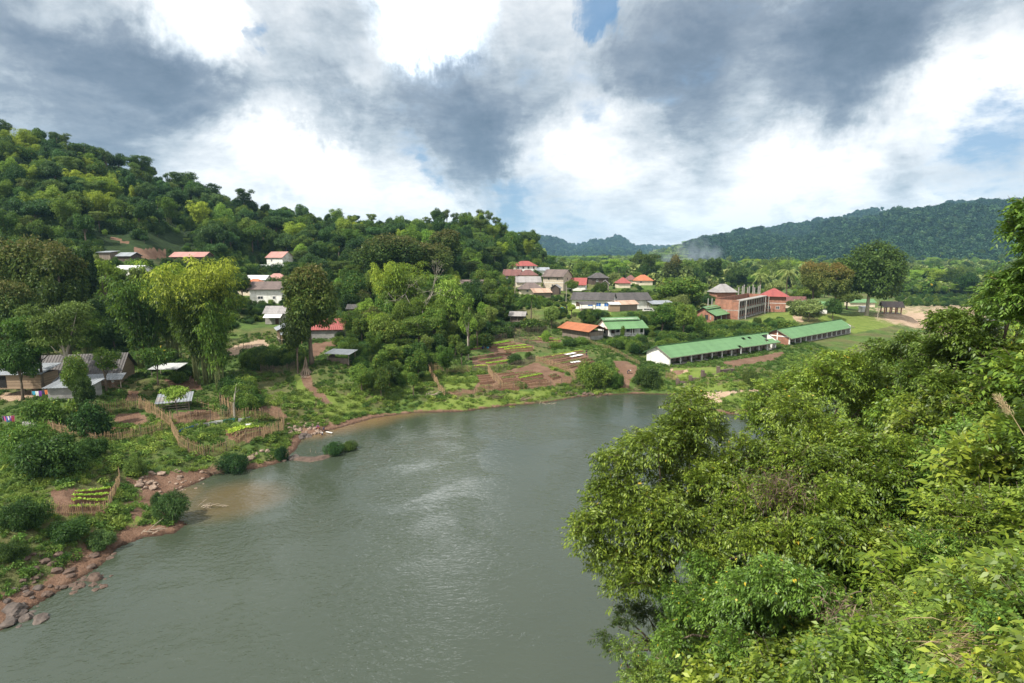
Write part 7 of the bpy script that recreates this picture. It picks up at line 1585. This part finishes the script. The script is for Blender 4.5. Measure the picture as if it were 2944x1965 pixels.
# ------------------------------------------------------------------ people
def skin_obj(name, joints, edges, radii, matn, parent):
    me = bpy.data.meshes.new(name); me.from_pydata(joints, edges, []); o = link(name, me, M[matn], parent)
    sk = o.modifiers.new('skin', 'SKIN'); 
    for v, r in zip(me.skin_vertices[0].data, radii): v.radius = (r, r)
    me.skin_vertices[0].data[0].use_root = True
    sb = o.modifiers.new('sub', 'SUBSURF'); sb.levels = 1; sb.render_levels = 2; return o
def person(loc, rz, pose, label, shirt, pants, scale=1.0, hat=None):
    R = empty('person', loc, rz, label, 'person'); R.scale = (scale,) * 3
    if pose == 'stand':
        J = dict(pel=(0, 0, .92), ch=(0, 0, 1.28), nk=(0, 0, 1.45), hd=(0, -.02, 1.6), tp=(0, -.02, 1.72), kl=(-.1, -.02, .5), fl=(-.11, 0, .07), tl=(-.11, -.16, .04), kr=(.1, .04, .5), fr=(.11, .06, .07), tr=(.11, -.1, .04),
                 sl=(-.18, 0, 1.4), el=(-.25, .02, 1.12), wl=(-.24, -.1, .9), sr=(.18, 0, 1.4), er=(.26, .03, 1.12), wr=(.27, -.1, .9))
    elif pose == 'bend':
        J = dict(pel=(0, 0, .85), ch=(0, -.33, .98), nk=(0, -.5, .98), hd=(0, -.6, .93), tp=(0, -.7, .88), kl=(-.1, -.06, .45), fl=(-.14, .02, .07), tl=(-.14, -.14, .04), kr=(.1, -.04, .45), fr=(.14, .05, .07), tr=(.14, -.1, .04),
                 sl=(-.17, -.42, .95), el=(-.22, -.5, .66), wl=(-.14, -.58, .42), sr=(.17, -.42, .95), er=(.22, -.5, .66), wr=(.14, -.6, .4))
    else:                                # squat
        J = dict(pel=(0, .1, .26), ch=(0, -.08, .62), nk=(0, -.13, .78), hd=(0, -.17, .92), tp=(0, -.17, 1.04), kl=(-.16, -.3, .5), fl=(-.14, -.1, .07), tl=(-.14, -.28, .04), kr=(.16, -.3, .5), fr=(.14, -.1, .07), tr=(.14, -.28, .04),
                 sl=(-.17, -.1, .72), el=(-.24, -.32, .5), wl=(-.1, -.5, .36), sr=(.17, -.1, .72), er=(.24, -.32, .5), wr=(.1, -.5, .36))
    ks = list(J); Rr = dict(pel=.13, ch=.135, nk=.055, hd=.095, tp=.07, kl=.06, fl=.045, tl=.035, kr=.06, fr=.045, tr=.035, sl=.06, el=.042, wl=.03, sr=.06, er=.042, wr=.03)
    E = [('pel', 'ch'), ('ch', 'nk'), ('nk', 'hd'), ('hd', 'tp'), ('pel', 'kl'), ('kl', 'fl'), ('fl', 'tl'), ('pel', 'kr'), ('kr', 'fr'), ('fr', 'tr'), ('ch', 'sl'), ('sl', 'el'), ('el', 'wl'), ('ch', 'sr'), ('sr', 'er'), ('er', 'wr')]
    def sub(keys, edges, grow, name, matn):
        skin_obj(name, [J[k] for k in keys], [(keys.index(a), keys.index(b)) for a, b in edges], [Rr[k] + grow for k in keys], matn, R)
    # hands: short finger chains
    J2 = dict(J); E2 = list(E); R2 = dict(Rr)
    for s in 'lr':
        w = Vector(J['w' + s]); e = Vector(J['e' + s]); d = (w - e).normalized(); pm = w + d * .07; J2['p' + s] = tuple(pm); R2['p' + s] = .03; E2.append(('w' + s, 'p' + s))
        for q in range(4): k = f'f{s}{q}'; J2[k] = tuple(pm + d * .08 + Vector(((q - 1.5) * .022, 0, -.01 * q))); R2[k] = .009; E2.append(('p' + s, k))
        J2['th' + s] = tuple(w + d * .06 + Vector((.05 if s == 'l' else -.05, -.02, 0))); R2['th' + s] = .01; E2.append(('w' + s, 'th' + s))
    kk = list(J2); skin_obj('body', [J2[k] for k in kk], [(kk.index(a), kk.index(b)) for a, b in E2], [R2[k] for k in kk], 'skin', R)
    sub(['pel', 'ch', 'sl', 'el', 'sr', 'er'], [('pel', 'ch'), ('ch', 'sl'), ('sl', 'el'), ('ch', 'sr'), ('sr', 'er')], .022, 'shirt', shirt)
    sub(['pel', 'kl', 'fl', 'kr', 'fr'], [('pel', 'kl'), ('kl', 'fl'), ('pel', 'kr'), ('kr', 'fr')], .02, 'trousers', pants)
    h = Vector(J['hd']); tp = Vector(J['tp']); d = (tp - h).normalized()
    hm = ROCKS[0]; 
    import bmesh
    bm = bmesh.new(); bmesh.ops.create_uvsphere(bm, u_segments=12, v_segments=8, radius=.115)
    for v in list(bm.verts):
        if v.co.z < -.02 and v.co.y < .02: v.co = v.co * .8
    me = bpy.data.meshes.new('hair'); bm.to_mesh(me); bm.free(); o = link('hair', me, M['hair'], R); o.location = h + d * .05 + Vector((0, .025, 0))
    if hat:
        m = MB(); m.tube([(0, 0, 0), (0, 0, .02), (0, 0, .03), (0, 0, .12)], [.2, .2, .12, .09], 12); o = m.build('hat', M[hat], R); o.location = h + d * .09
    return R
p = G(714, 1094); person(p, .6, 'squat', 'person in a dark red top crouching on the bank path', 'cloth_red', 'cloth_navy', 1.1)
o = MB().tube([(0, 0, 0), (0, 0, .28)], [.22, .3], 14).build('wash_basin', M['cloth_cyan']); q = G(721, 1102); o.location = q; tag(o, 'bright blue basin beside the crouching person in red', 'basin')
p = G(1686, 1024); person(p, 2.6, 'stand', 'person in dark shirt standing in the garden near the white sheets', 'hair', 'cloth_navy')
p = G(1804, 1076); person(p, 1.2, 'bend', 'person with pale hat bending over the red soil', 'cloth_navy', 'cloth_navy', 1.0, 'cloth_white')
p = G(326, 1118); person(p, 0, 'stand', 'person in pale blue shirt walking in the sandy yard', 'cloth_white', 'wood_grey')
for (u, v, s, r, c1, lb) in [(914, 1236, .75, .4, 'cloth_purple', 'child in purple and red squatting on the rocks'), (930, 1236, .65, 1.2, 'cloth_navy', 'child in dark clothes squatting between two others'), (927, 1247, .65, -.6, 'cloth_white', 'child in white squatting at the pool edge')]:
    q = on_z(u, v, .25); person((q.x, q.y, max(tz(q.x, q.y), 0)), r, 'squat', lb, c1, 'cloth_red' if s > .7 else 'cloth_navy', s * 1.2)
o = MB().box(-.7, -.14, .02, .7, .14, .1).build('washing_board', M['sheet_white']); q = on_z(938, 1244, .1); o.location = (q.x + .5, q.y, .12); o.rotation_euler = (0, 0, -.5); tag(o, 'white washing board reaching into the pool', 'board')
for (u, v, c, lb) in [(1389, 1004, 'cloth_navy', 'dark blue drum in the upper garden'), (1402, 1002, 'cloth_cyan', 'bright cyan watering can in the upper garden')]:
    o = MB().tube([(0, 0, 0), (0, 0, .25), (0, 0, .8 if 'drum' in lb else .4)], [.3, .33, .3], 12).build('drum' if 'drum' in lb else 'watering_can', M[c]); o.location = G(u, v); tag(o, lb, 'drum' if 'drum' in lb else 'watering can')
for (u, v, c, lb) in [(1608, 892, 'cloth_red', 'red bundle on the lawn before the blue windows'), (1616, 891, 'cloth_cyan', 'blue bundle on the lawn before the blue windows'), (1631, 888, 'hair', 'black tub on the lawn')]:
    o = MB().tube([(0, 0, 0), (0, 0, .5), (0, 0, .9)], [.5, .6, .35], 10).build('bundle', M[c]); o.location = G(u, v); tag(o, lb, 'bundle')

# ------------------------------------------------------------------ the overgrown slope on the viewer's side
def twig_crown(seed, R, Hh, z0, k, ntw, per, L, W, droop=.5, rmin=.2, rmax=.34, spread=1.0, inner=.25, lobes=None, upb=.3):
    """real leaves set along short twigs that stick out of the crown's lobes"""
    rng = np.random.default_rng(seed); lobes = np.array(lobes if lobes is not None else blob_lobes(rng, R, Hh, z0, k, rmin, rmax, .85))
    w = lobes[:, 3] ** 2; idx = rng.choice(len(lobes), ntw, p=w / w.sum()); d = rdir(rng, ntw); d[:, 2] = np.where(d[:, 2] < -.45, -d[:, 2], d[:, 2])
    rad = (1 - inner * rng.random(ntw) ** 1.3) * (1 + .14 * rng.normal(size=ntw)); c = lobes[idx]
    B = c[:, :3] + d * np.stack([c[:, 3], c[:, 3], c[:, 4]], 1) * rad[:, None]
    keep = np.ones(ntw, bool)
    for q, lb in enumerate(lobes): keep &= ~((np.linalg.norm((B - lb[:3]) / np.array([lb[3], lb[3], lb[4]]), axis=1) < .6) & (idx != q))
    B, d = B[keep], d[keep]; n = len(B)
    T = nrm(d * .9 + rng.normal(size=(n, 3)) * .5 + np.array([0, 0, .25])); tl = L * 2.6 * spread * (.6 + .7 * rng.random(n))
    tt = np.tile(np.linspace(.15, 1, per), (n, 1)); P = B[:, None] + T[:, None] * (tt * tl[:, None])[..., None]; P[..., 2] -= (tt ** 2 * (tl * .28)[:, None])
    side = nrm(np.cross(T, np.array([0, 0, 1.0]) + rng.normal(size=(n, 3)) * .2)); sg = np.tile(np.where(np.arange(per) % 2, 1, -1), (n, 1))[..., None]
    D = side[:, None] * sg * .8 + T[:, None] * .65 + rng.normal(size=P.shape) * .22; D[..., 2] -= droop
    N = np.cross(T, side)[:, None] * -1 + np.zeros_like(P); N = np.where(N[..., 2:] < 0, -N, N) + rng.normal(size=P.shape) * .3; N[..., 2] += upb
    P, D, N = P.reshape(-1, 3), D.reshape(-1, 3), N.reshape(-1, 3); l = L * (.65 + .6 * rng.random(len(P)))
    V = leaves(P, D, N, l, l * W / L, .14, .14)
    mb = MB()
    for j in range(0, n, 9):
        e = B[j] + T[j] * tl[j]; c0 = lobes[idx[keep][j]][:3]; s = B[j] * .6 + c0 * .4; mb.tube([tuple(s), tuple(B[j]), tuple(e)], [.012, .009, .004], 3)
    return V, mb, lobes
FG = {}
for key, a in {'leafy': dict(seed=101, R=1.9, Hh=2.4, z0=0.1, k=14, ntw=760, per=7, L=.19, W=.085, rmin=.26, rmax=.4),
               'leafy_b': dict(seed=102, R=1.7, Hh=2.0, z0=0.1, k=12, ntw=900, per=9, L=.13, W=.06, rmin=.26, rmax=.42),
               'pinnate': dict(seed=103, R=1.9, Hh=1.9, z0=0.0, k=14, ntw=620, per=14, L=.13, W=.05, droop=.35, spread=2.0, rmin=.26, rmax=.42),
               'bigleaf': dict(seed=104, R=1.5, Hh=2.0, z0=0.1, k=9, ntw=210, per=7, L=.36, W=.12, droop=.25, spread=.8, rmin=.28, rmax=.44)}.items():
    V, mb, lb = twig_crown(**a)
    for i in range(4): l = lb[i]; mb.tube([(0, 0, -.4), (l[0] * .4, l[1] * .4, l[2] * .5), tuple(l[:3])], [.04, .03, .012], 5)
    FG[key] = (mb.mesh('stem', True), quads_mesh('foliage', V))
def fg_shrub(key, x, y, z, s, matn, label, grp, lean=True, name='shrub'):
    sm, fm = FG[key]; R = empty(name, (x, y, z), random.random() * 6.283, label, 'shrub', grp); R.scale = (s, s, s * random.uniform(.85, 1.15))
    if lean: R.rotation_euler = (random.gauss(0, .12), random.gauss(0, .12), random.random() * 6.283)
    link('stem', sm, M['bark'], R); link('foliage', fm, M[matn], R)
def cover():
    rng = random.Random(3); pts = []; tries = 0
    while tries < 14000 and len(pts) < 620:
        tries += 1; Y = 7 + 72 * rng.random() ** 1.25; a = rng.uniform(-.1, 1.3); x = a * Y
        dn, sn = pl_dist(np.array([x]), np.array([Y]), NS)
        if sn[0] > 0 or dn[0] < 1.0: continue
        z = tz(x, Y); dist = math.sqrt(x*x + Y*Y + (z - H) ** 2)
        if dist < 9.0: continue
        u, v = pix((x, Y, z + 1))
        if u < 1500 or v > 2400 or u > 3300: continue
        s = rng.uniform(.8, 1.2) * (1.0 if Y < 19 else 1.35) * (1.0 if dn[0] > 5 else .7)
        if any((x - q[0]) ** 2 + (Y - q[1]) ** 2 < (1.25 * s) ** 2 for q in pts): continue
        ut, vt = pix((x, Y, z + 2.2 * s))
        lim = np.interp(ut, [1500, 1750, 1850, 2000, 2180, 2300, 2450, 2700, 2780, 2944, 3300], [1800, 1640, 1560, 1330, 1150, 1060, 1040, 1000, 930, 820, 700])
        if vt < lim: continue
        r = rng.random()
        if r < .36: k, mt, nm, lb = 'leafy', 'leaf_fg', 'broadleaf_shrub', 'glossy broadleaf shrub'
        elif r < .60: k, mt, nm, lb = 'leafy_b', 'leaf_fg_lime', 'small_leaved_shrub', 'yellow green shrub'
        elif r < .82: k, mt, nm, lb = 'pinnate', 'leaf_fg_lime' if rng.random() < .5 else 'leaf_fg', 'fern_like_shrub', 'fern like shrub'
        elif r < .91: k, mt, nm, lb = 'bigleaf', 'leaf_fg', 'whorled_shrub', 'long leaved shrub'
        else: k, mt, nm, lb = 'leafy', 'leaf_fg_deep', 'broadleaf_shrub', 'deep green shrub'
        pts.append((x, Y, z, s, k, mt, nm, lb, dist, u, v))
    # the ones that show largest become shrubs of their own, the rest one mass
    vis = sorted(pts, key=lambda q: -(q[3] / q[8]) * (1.0 if -100 < q[9] < 3050 and q[10] < 2100 else .2)); own_, rest = vis[:330], vis[330:]
    for (x, Y, z, s, k, mt, nm, lb, *_r) in own_: fg_shrub(k, x, Y, z - .15, s, mt, lb, lb + 's on the near slope', True, nm)
    return rest
REST = cover()
pr_ = [o for o in COL.objects if o.name in ('foliage_near',)]
fo = {}
for o in COL.objects:
    if o.parent is not None and o.parent.name.split('.')[0] in ('broadleaf_shrub', 'small_leaved_shrub', 'fern_like_shrub') and o.name.startswith('foliage'): fo.setdefault(o.parent.name.split('.')[0], o)
fol = list(fo.values())
for o in fol: own(o, '', o.material_slots[0].material.name)
scatter('near_slope_undergrowth', [(q[0], q[1], q[2] - .15) for q in REST], [q[3] for q in REST], fol, 'mixed shrubs filling the gaps of the near slope', 'undergrowth')
rgn = np.random.default_rng(12); Yn = rgn.uniform(9, 75, 5200); an = rgn.uniform(.05, 1.2, 5200); Xn = an * Yn; dn_, sn_ = pl_dist(Xn, Yn, NS); Zn = terrain(Xn, Yn); kn = (sn_ < 0) & (dn_ > .8) & (np.sqrt(Xn**2 + Yn**2 + (Zn - H)**2) > 9); 
scatter('near_slope_weeds', np.stack([Xn[kn], Yn[kn], Zn[kn]], 1), rgn.uniform(.9, 1.9, kn.sum()), [wr_[0], wr_[1]], 'low weeds covering the soil of the near slope', 'weeds')
# --- near trees, each with its own crown; lobes given as (photo u, v, distance, radius m)
def fg_tree(lobes_px, foot, label, matn, seed, ntw, L=.2, W=.085, per=8, name='leafy_tree', droop=.6, bark='bark'):
    fx, fy = foot; fz = tz(fx, fy); R = empty(name, (fx, fy, fz), 0, label, 'tree'); rng = random.Random(seed); lobes = []
    for (u, v, Y, r) in lobes_px:
        p = at(u, v, Y) - Vector((fx, fy, fz))
        for q in range(3):       # break each mass into smaller ones
            o = Vector((rng.gauss(0, .45), rng.gauss(0, .45), rng.gauss(0, .35))) * r; lobes.append((p.x + o.x, p.y + o.y, p.z + o.z, r * rng.uniform(.5, .75), r * rng.uniform(.4, .62)))
    V, mb, lb = twig_crown(seed, 1, 1, 0, 1, ntw, per, L, W, droop=droop, lobes=lobes, inner=.55)
    link('crown', quads_mesh('crown', V), M[matn], R)
    c = Vector((sum(l[0] for l in lobes), sum(l[1] for l in lobes), sum(l[2] for l in lobes))) / len(lobes)
    f = c * .72; f.z = c.z * .6
    tr = MB(); tr.tube([(0, 0, -.5), tuple(f * .5 + Vector((.2, .1, 0))), tuple(f)], [.26, .2, .15], 8)
    for l in lobes[::2]:
        e = Vector(l[:3]); m = f.lerp(e, .5) + Vector((rng.gauss(0, .2), rng.gauss(0, .2), .25)); tr.tube([tuple(f), tuple(m), tuple(e)], [.09, .055, .02], 5)
    tr.v += []; k = len(tr.v); tr.v += mb.v; tr.f += [tuple(i + k for i in fc) for fc in mb.f]
    tr.build('trunk', M[bark], R, True); return R
fg_tree([(1960, 1210, 31, 1.9), (2050, 1235, 32, 1.7), (1870, 1250, 30, 1.6), (1790, 1320, 29, 1.5), (1730, 1400, 28, 1.3), (1760, 1500, 27, 1.6), (1900, 1350, 30, 2.2), (2020, 1340, 31, 2.1), (1850, 1480, 28, 2.0),
         (1960, 1470, 29, 2.0), (2080, 1450, 30, 1.7), (1780, 1600, 27, 1.5), (1880, 1600, 27, 1.5), (1700, 1520, 27, 1.1), (1830, 1690, 26, 1.0), (1730, 1630, 26.5, 1.0)],
        (10.5, 29.5), 'leafy tree leaning over the river nearest the water', 'leaf_fg', 201, 9500, .21, .085)
fg_tree([(2330, 1095, 36, 2.0), (2430, 1075, 37, 2.0), (2260, 1145, 35, 1.8), (2200, 1205, 35, 1.6), (2360, 1195, 36, 2.4), (2480, 1175, 37, 2.4), (2230, 1285, 34, 1.9), (2340, 1295, 34, 2.0), (2150, 1355, 33, 1.5), (2450, 1285, 35, 2.2), (2560, 1135, 37, 2.0), (2180, 1140, 35, 1.0)],
        (22, 34), 'broad leafy tree on the slope before the long green roof', 'leaf_fg', 202, 9000, .21, .09)
fg_tree([(2160, 1330, 29, 1.7), (2260, 1350, 28, 1.9), (2100, 1420, 28, 1.5), (2210, 1450, 26, 1.8), (2060, 1500, 27, 1.3), (2330, 1300, 28, 1.9), (2020, 1600, 26, 1.4), (2130, 1560, 25, 1.6), (2250, 1560, 24, 1.6), (2400, 1330, 27, 1.8)],
        (14, 27), 'yellowish leafy tree in the middle of the near slope', 'leaf_fg', 203, 8200, .19, .075)
fg_tree([(2480, 1350, 27, 1.7), (2560, 1300, 27, 1.8), (2420, 1460, 25, 1.6), (2540, 1430, 25, 1.8), (2650, 1260, 28, 1.9), (2700, 1350, 26, 1.7), (2360, 1560, 23, 1.4), (2620, 1180, 29, 1.5)],
        (19, 26), 'full leafy tree right of the yellowish near tree', 'leaf_fg', 208, 8000, .2, .085)
fg_tree([(1990, 1750, 24.5, 1.2), (2070, 1690, 24, 1.3), (1930, 1830, 24.5, .9), (2160, 1720, 22, 1.3), (2060, 1830, 22.5, 1.2), (2250, 1700, 21, 1.3), (1900, 1700, 25.5, .8)],
        (11.5, 25), 'pale lime shrub tree low at the foot of the near slope', 'leaf_fg_lime', 209, 5600, .16, .07)
fg_tree([(2660, 1070, 30, 1.3), (2740, 1120, 29, 1.5), (2820, 1070, 28, 1.4), (2880, 1170, 26, 1.6), (2800, 1210, 26, 1.6), (2930, 1090, 26, 1.5), (2700, 1210, 28, 1.5), (2760, 1030, 30, .9), (2810, 960, 28, 1.3), (2880, 900, 27, 1.2), (2930, 850, 26, 1.1), (2740, 985, 29, 1.1), (2640, 1010, 32, 1.0), (2540, 1015, 34, .9)],
        (27, 26), 'dark glossy tree rising at the right edge of the slope', 'leaf_fg_deep', 204, 12000, .2, .085)
fg_tree([(2940, 655, 17, .3), (2975, 620, 16.5, .4), (2990, 690, 16.5, .4), (2925, 790, 17.5, .3), (2890, 815, 18, .28), (2950, 815, 17, .4), (2920, 865, 17, .35), (2860, 850, 18.5, .25), (2880, 900, 18.5, .3), (2945, 900, 17.5, .4), (3030, 760, 16.5, .6), (3080, 650, 16, .7), (3080, 850, 16, .8)],
        (24, 16), 'overhanging dark tree cut by the right edge of the photo', 'leaf_fg_deep', 205, 2600, .15, .065)
fg_tree([(1850, 1780, 27, .9), (1920, 1760, 27, 1.0), (1800, 1800, 27, .6), (1760, 1850, 27, .5)], (11, 28.5), 'thin twiggy bush hanging over the water', 'leaf_olive', 206, 900, .15, .05, name='twiggy_bush')
fg_tree([(1815, 1880, 25, .8), (1800, 1930, 24.5, .7), (1850, 1950, 24.5, .8), (1830, 1845, 25, .5)], (9.0, 25.5), 'yellow leaved sapling at the bottom beside the water', 'leaf_fg_lime', 207, 420, .15, .05, name='sapling')
# dead brown creeper, dry grass and a plume at the right edge
def dry(u, v, Y, r, n, L, W, matn, label, name, cat, upw=False):
    p = at(u, v, Y); rng = np.random.default_rng(int(u)); P = rng.normal(size=(n, 3)) * r * np.array([1, 1, .6]); D = rng.normal(size=(n, 3)); D[:, 2] -= .5
    if upw: D = np.stack([-1 + rng.normal(size=n) * .35, rng.normal(size=n) * .4, .25 + rng.normal(size=n) * .3], 1)
    l = L * (.5 + .8 * rng.random(n)); o = link(name, quads_mesh(name, leaves(P, D, rdir(rng, n), l, np.full(n, W), .1, .25)), M[matn], None, tuple(p)); tag(o, label, cat)
dry(2240, 1400, 24.5, .8, 700, .5, .03, 'twig', 'patch of dead brown creeper hanging in the near shrubs', 'dead_creeper', 'creeper')
dry(2440, 1760, 15.5, .45, 260, .35, .03, 'twig', 'small tangle of dead twigs low in the near shrubs', 'dead_creeper', 'creeper')
dry(2885, 1900, 10.2, .42, 420, .9, .014, 'straw', 'clump of dry straw coloured grass in the bottom right corner', 'dry_grass_clump', 'grass', True)
p = at(2944, 1250, 12); q = at(2868, 1140, 12.4); R = empty('grass_plume', tuple(p), 0, 'feathery grass plume arching in at the right edge', 'grass'); d = q - p
MB().tube([(1.2, 0, -1.2), (0, 0, 0), tuple(d * .5 + Vector((0, 0, .05))), tuple(d)], [.012, .01, .007, .004], 4).build('stalk', M['straw'], R)
rg = np.random.default_rng(9); n = 420; t = .5 + .5 * rg.random(n); P = np.outer(t, np.array(d)) + rg.normal(size=(n, 3)) * .03; D = np.tile(np.array(d.normalized()), (n, 1)) + rg.normal(size=(n, 3)) * .35
link('seed_head', quads_mesh('seed_head', leaves(P, D, rdir(rg, n), np.full(n, .1), np.full(n, .01))), M['straw'], R)
rocks(10, (1880, 1880, 1960, 1960), (.4, .9), 'red brown rock at the foot of near slope by the water', 'rocks at the foot of the near slope', seed=9)

# ------------------------------------------------------------------ smoke and haze
def smoke():
    p = at(1975, 745, 900); mb = MB(); import bmesh
    bm = bmesh.new(); bmesh.ops.create_icosphere(bm, subdivisions=3, radius=1); me = bpy.data.meshes.new('smoke'); 
    for v in bm.verts: v.co = Vector((v.co.x * 70 - v.co.z * 30, v.co.y * 40, v.co.z * 50))
    bm.to_mesh(me); bm.free(); m = bpy.data.materials.new('smoke'); m.use_nodes = True; t = NT(m.node_tree); t.n.clear(); out = t.new('ShaderNodeOutputMaterial'); v = t.new('ShaderNodeVolumePrincipled')
    tc = t.new('ShaderNodeTexCoord'); nf, _ = t.noise(tc.outputs['Object'], .035, 4, .6); sp = t.vmath('LENGTH', t.vmath('SUBTRACT', tc.outputs['Generated'], (.5, .5, .5)))
    t.put(v.inputs['Density'], t.math('MULTIPLY', t.math('MULTIPLY', t.mapr(nf, .42, .7), t.mapr(sp, .5, .1)), .022)); v.inputs['Color'].default_value = (.75, .85, 1, 1); t.l.new(v.outputs[0], out.inputs['Volume'])
    me.materials.append(m); o = link('smoke', me, None, None, tuple(p)); tag(o, 'thin blue smoke drifting before the dark mountain', 'smoke', kind='stuff')
smoke()
def haze():
    m = bpy.data.materials.new('haze'); m.use_nodes = True; t = NT(m.node_tree); t.n.clear(); out = t.new('ShaderNodeOutputMaterial'); v = t.new('ShaderNodeVolumePrincipled')
    v.inputs['Density'].default_value = 0.75e-4; v.inputs['Color'].default_value = (.40, .72, 1.0, 1); v.inputs['Anisotropy'].default_value = 0.0; t.l.new(v.outputs[0], out.inputs['Volume'])
    mb = MB().box(-9000, -400, -4, 9000, 7400, 420); o = mb.build('haze', m); tag(o, 'thin bluish haze over the far valley and mountains', 'haze', kind='stuff')
haze()

# ------------------------------------------------------------------ every look-alike gets a label that finds it
def landmarks():
    L = {k: PLOT[a] for k, a in {'pink gabled house': 'pink_gable', 'white terrace building': 'white_school', 'orange roofed house': 'orange_left', 'brown roofed villa': 'brown_villa', 'long pink shed': 'pink_long', 'hillside hut': 'hill_hut_b', 'red roofed villa': 'villa',
        'rusty orange barn': 'barn', 'white bungalow': 'green_house', 'red pyramid roof': 'brick_red', 'far orange roof': 'orange_far', 'blue windowed house': 'blue_window', 'red roofed block house': 'red_sheet', 'charcoal roofed farmhouse': 'dark_long', 'tiny plank hut': 'little_hut',
        'carport': 'carport', 'river pavilion': 'pavilion', 'brick bungalow': 'brick_small', 'patchwork roof': 'patch_hut', 'stilt hut': 'stilt_hut', 'animal pen': 'pen'}.items()}
    L = {k: pix(p) for k, p in L.items()}
    L.update({'giant bamboo clump': (590, 850), 'golden bamboo': (1160, 800), 'great tree': (2510, 800), 'long green roof': (2040, 990), 'crooked crest tree': (158, 390), 'row of crest trees': (1330, 620), 'ridge saddle': (850, 620), 'last flat topped crest tree': (700, 540),
              'left edge hilltop': (20, 360), 'river leaning tree': (1900, 1400), 'yellowish near tree': (2180, 1430), 'dead creeper patch': (2240, 1400), 'dry straw grass': (2860, 1900), 'grass plume': (2900, 1190), 'yellow leaved sapling': (1820, 1890), 'full leafy near tree': (2550, 1300),
              'overhanging dark tree': (2920, 780), 'dead twig tangle': (2440, 1760), 'washing place': (920, 1235), 'spit bush': (955, 1290), 'lettuce garden': (270, 1440), 'riverside garden': (650, 1260)})
    return L
ORD = ['nearest', 'second nearest', 'third nearest', 'fourth nearest', 'fifth nearest', 'sixth nearest', 'seventh nearest', 'eighth nearest', 'ninth nearest', 'tenth nearest', 'eleventh nearest', 'twelfth nearest']
def uniquify():
    bpy.context.view_layer.update(); L = landmarks(); by = {}
    for o in list(COL.objects):
        if o.parent is None and o.get('label') and o.get('category'): by.setdefault(o['label'], []).append(o)
    for lab, obs in by.items():
        if len(obs) < 2: continue
        short = lab
        for cut in (' on the steep', ' on the rounded', ' in the thicket', ' behind the farm', ' in the valley', ' between the', ' growing among', ' in the row', ' at the mountain', ' in the pile', ' on the bank', ' scattered', ' on the rocky', ' at the bottom', ' along the', ' between pool', ' at the foot', ' of the unbuilt', ' on the line'):
            i = short.find(cut)
            if i > 0: short = short[:i]
        rows = {}
        for o in obs:
            u, v = pix(o.location); k = min(L, key=lambda n: (L[n][0] - u) ** 2 + (L[n][1] - v) ** 2); du, dv = u - L[k][0], v - L[k][1]
            h = 'left' if du < 0 else 'right'; w = 'above' if dv < 0 else 'below'
            d = f'{h} of' if abs(du) > 2.2 * abs(dv) else (w if abs(dv) > 2.2 * abs(du) else f'{w} and {h} of')
            rows.setdefault((k, d), []).append((math.hypot(du, dv), o))
        for (k, d), r in rows.items():
            r.sort(key=lambda q: q[0])
            for i, (_, o) in enumerate(r): o['label'] = f'{short}, {ordn(i)} {d} the {k}' if len(r) > 1 else f'{short} {d} the {k}'
    by = {}
    for o in COL.objects:
        if o.parent is None and o.get('category'): by.setdefault(o['label'], []).append(o)
    for lab, obs in by.items():          # what still reads alike: size sets it apart
        if len(obs) > 1:
            obs.sort(key=lambda o: -o.location.y)
            for o, w in zip(obs, ('farther', 'nearer') if len(obs) == 2 else ('farthest', 'middle', 'nearest', 'closest', 'foremost')): o['label'] = w + ' ' + lab
def ordn(i):
    W = ['nearest'] + [w + ' nearest' for w in 'second third fourth fifth sixth seventh eighth ninth tenth eleventh twelfth thirteenth fourteenth fifteenth sixteenth seventeenth eighteenth nineteenth twentieth'.split()]
    return W[i] if i < 20 else f'{i + 1}th nearest'
uniquify()
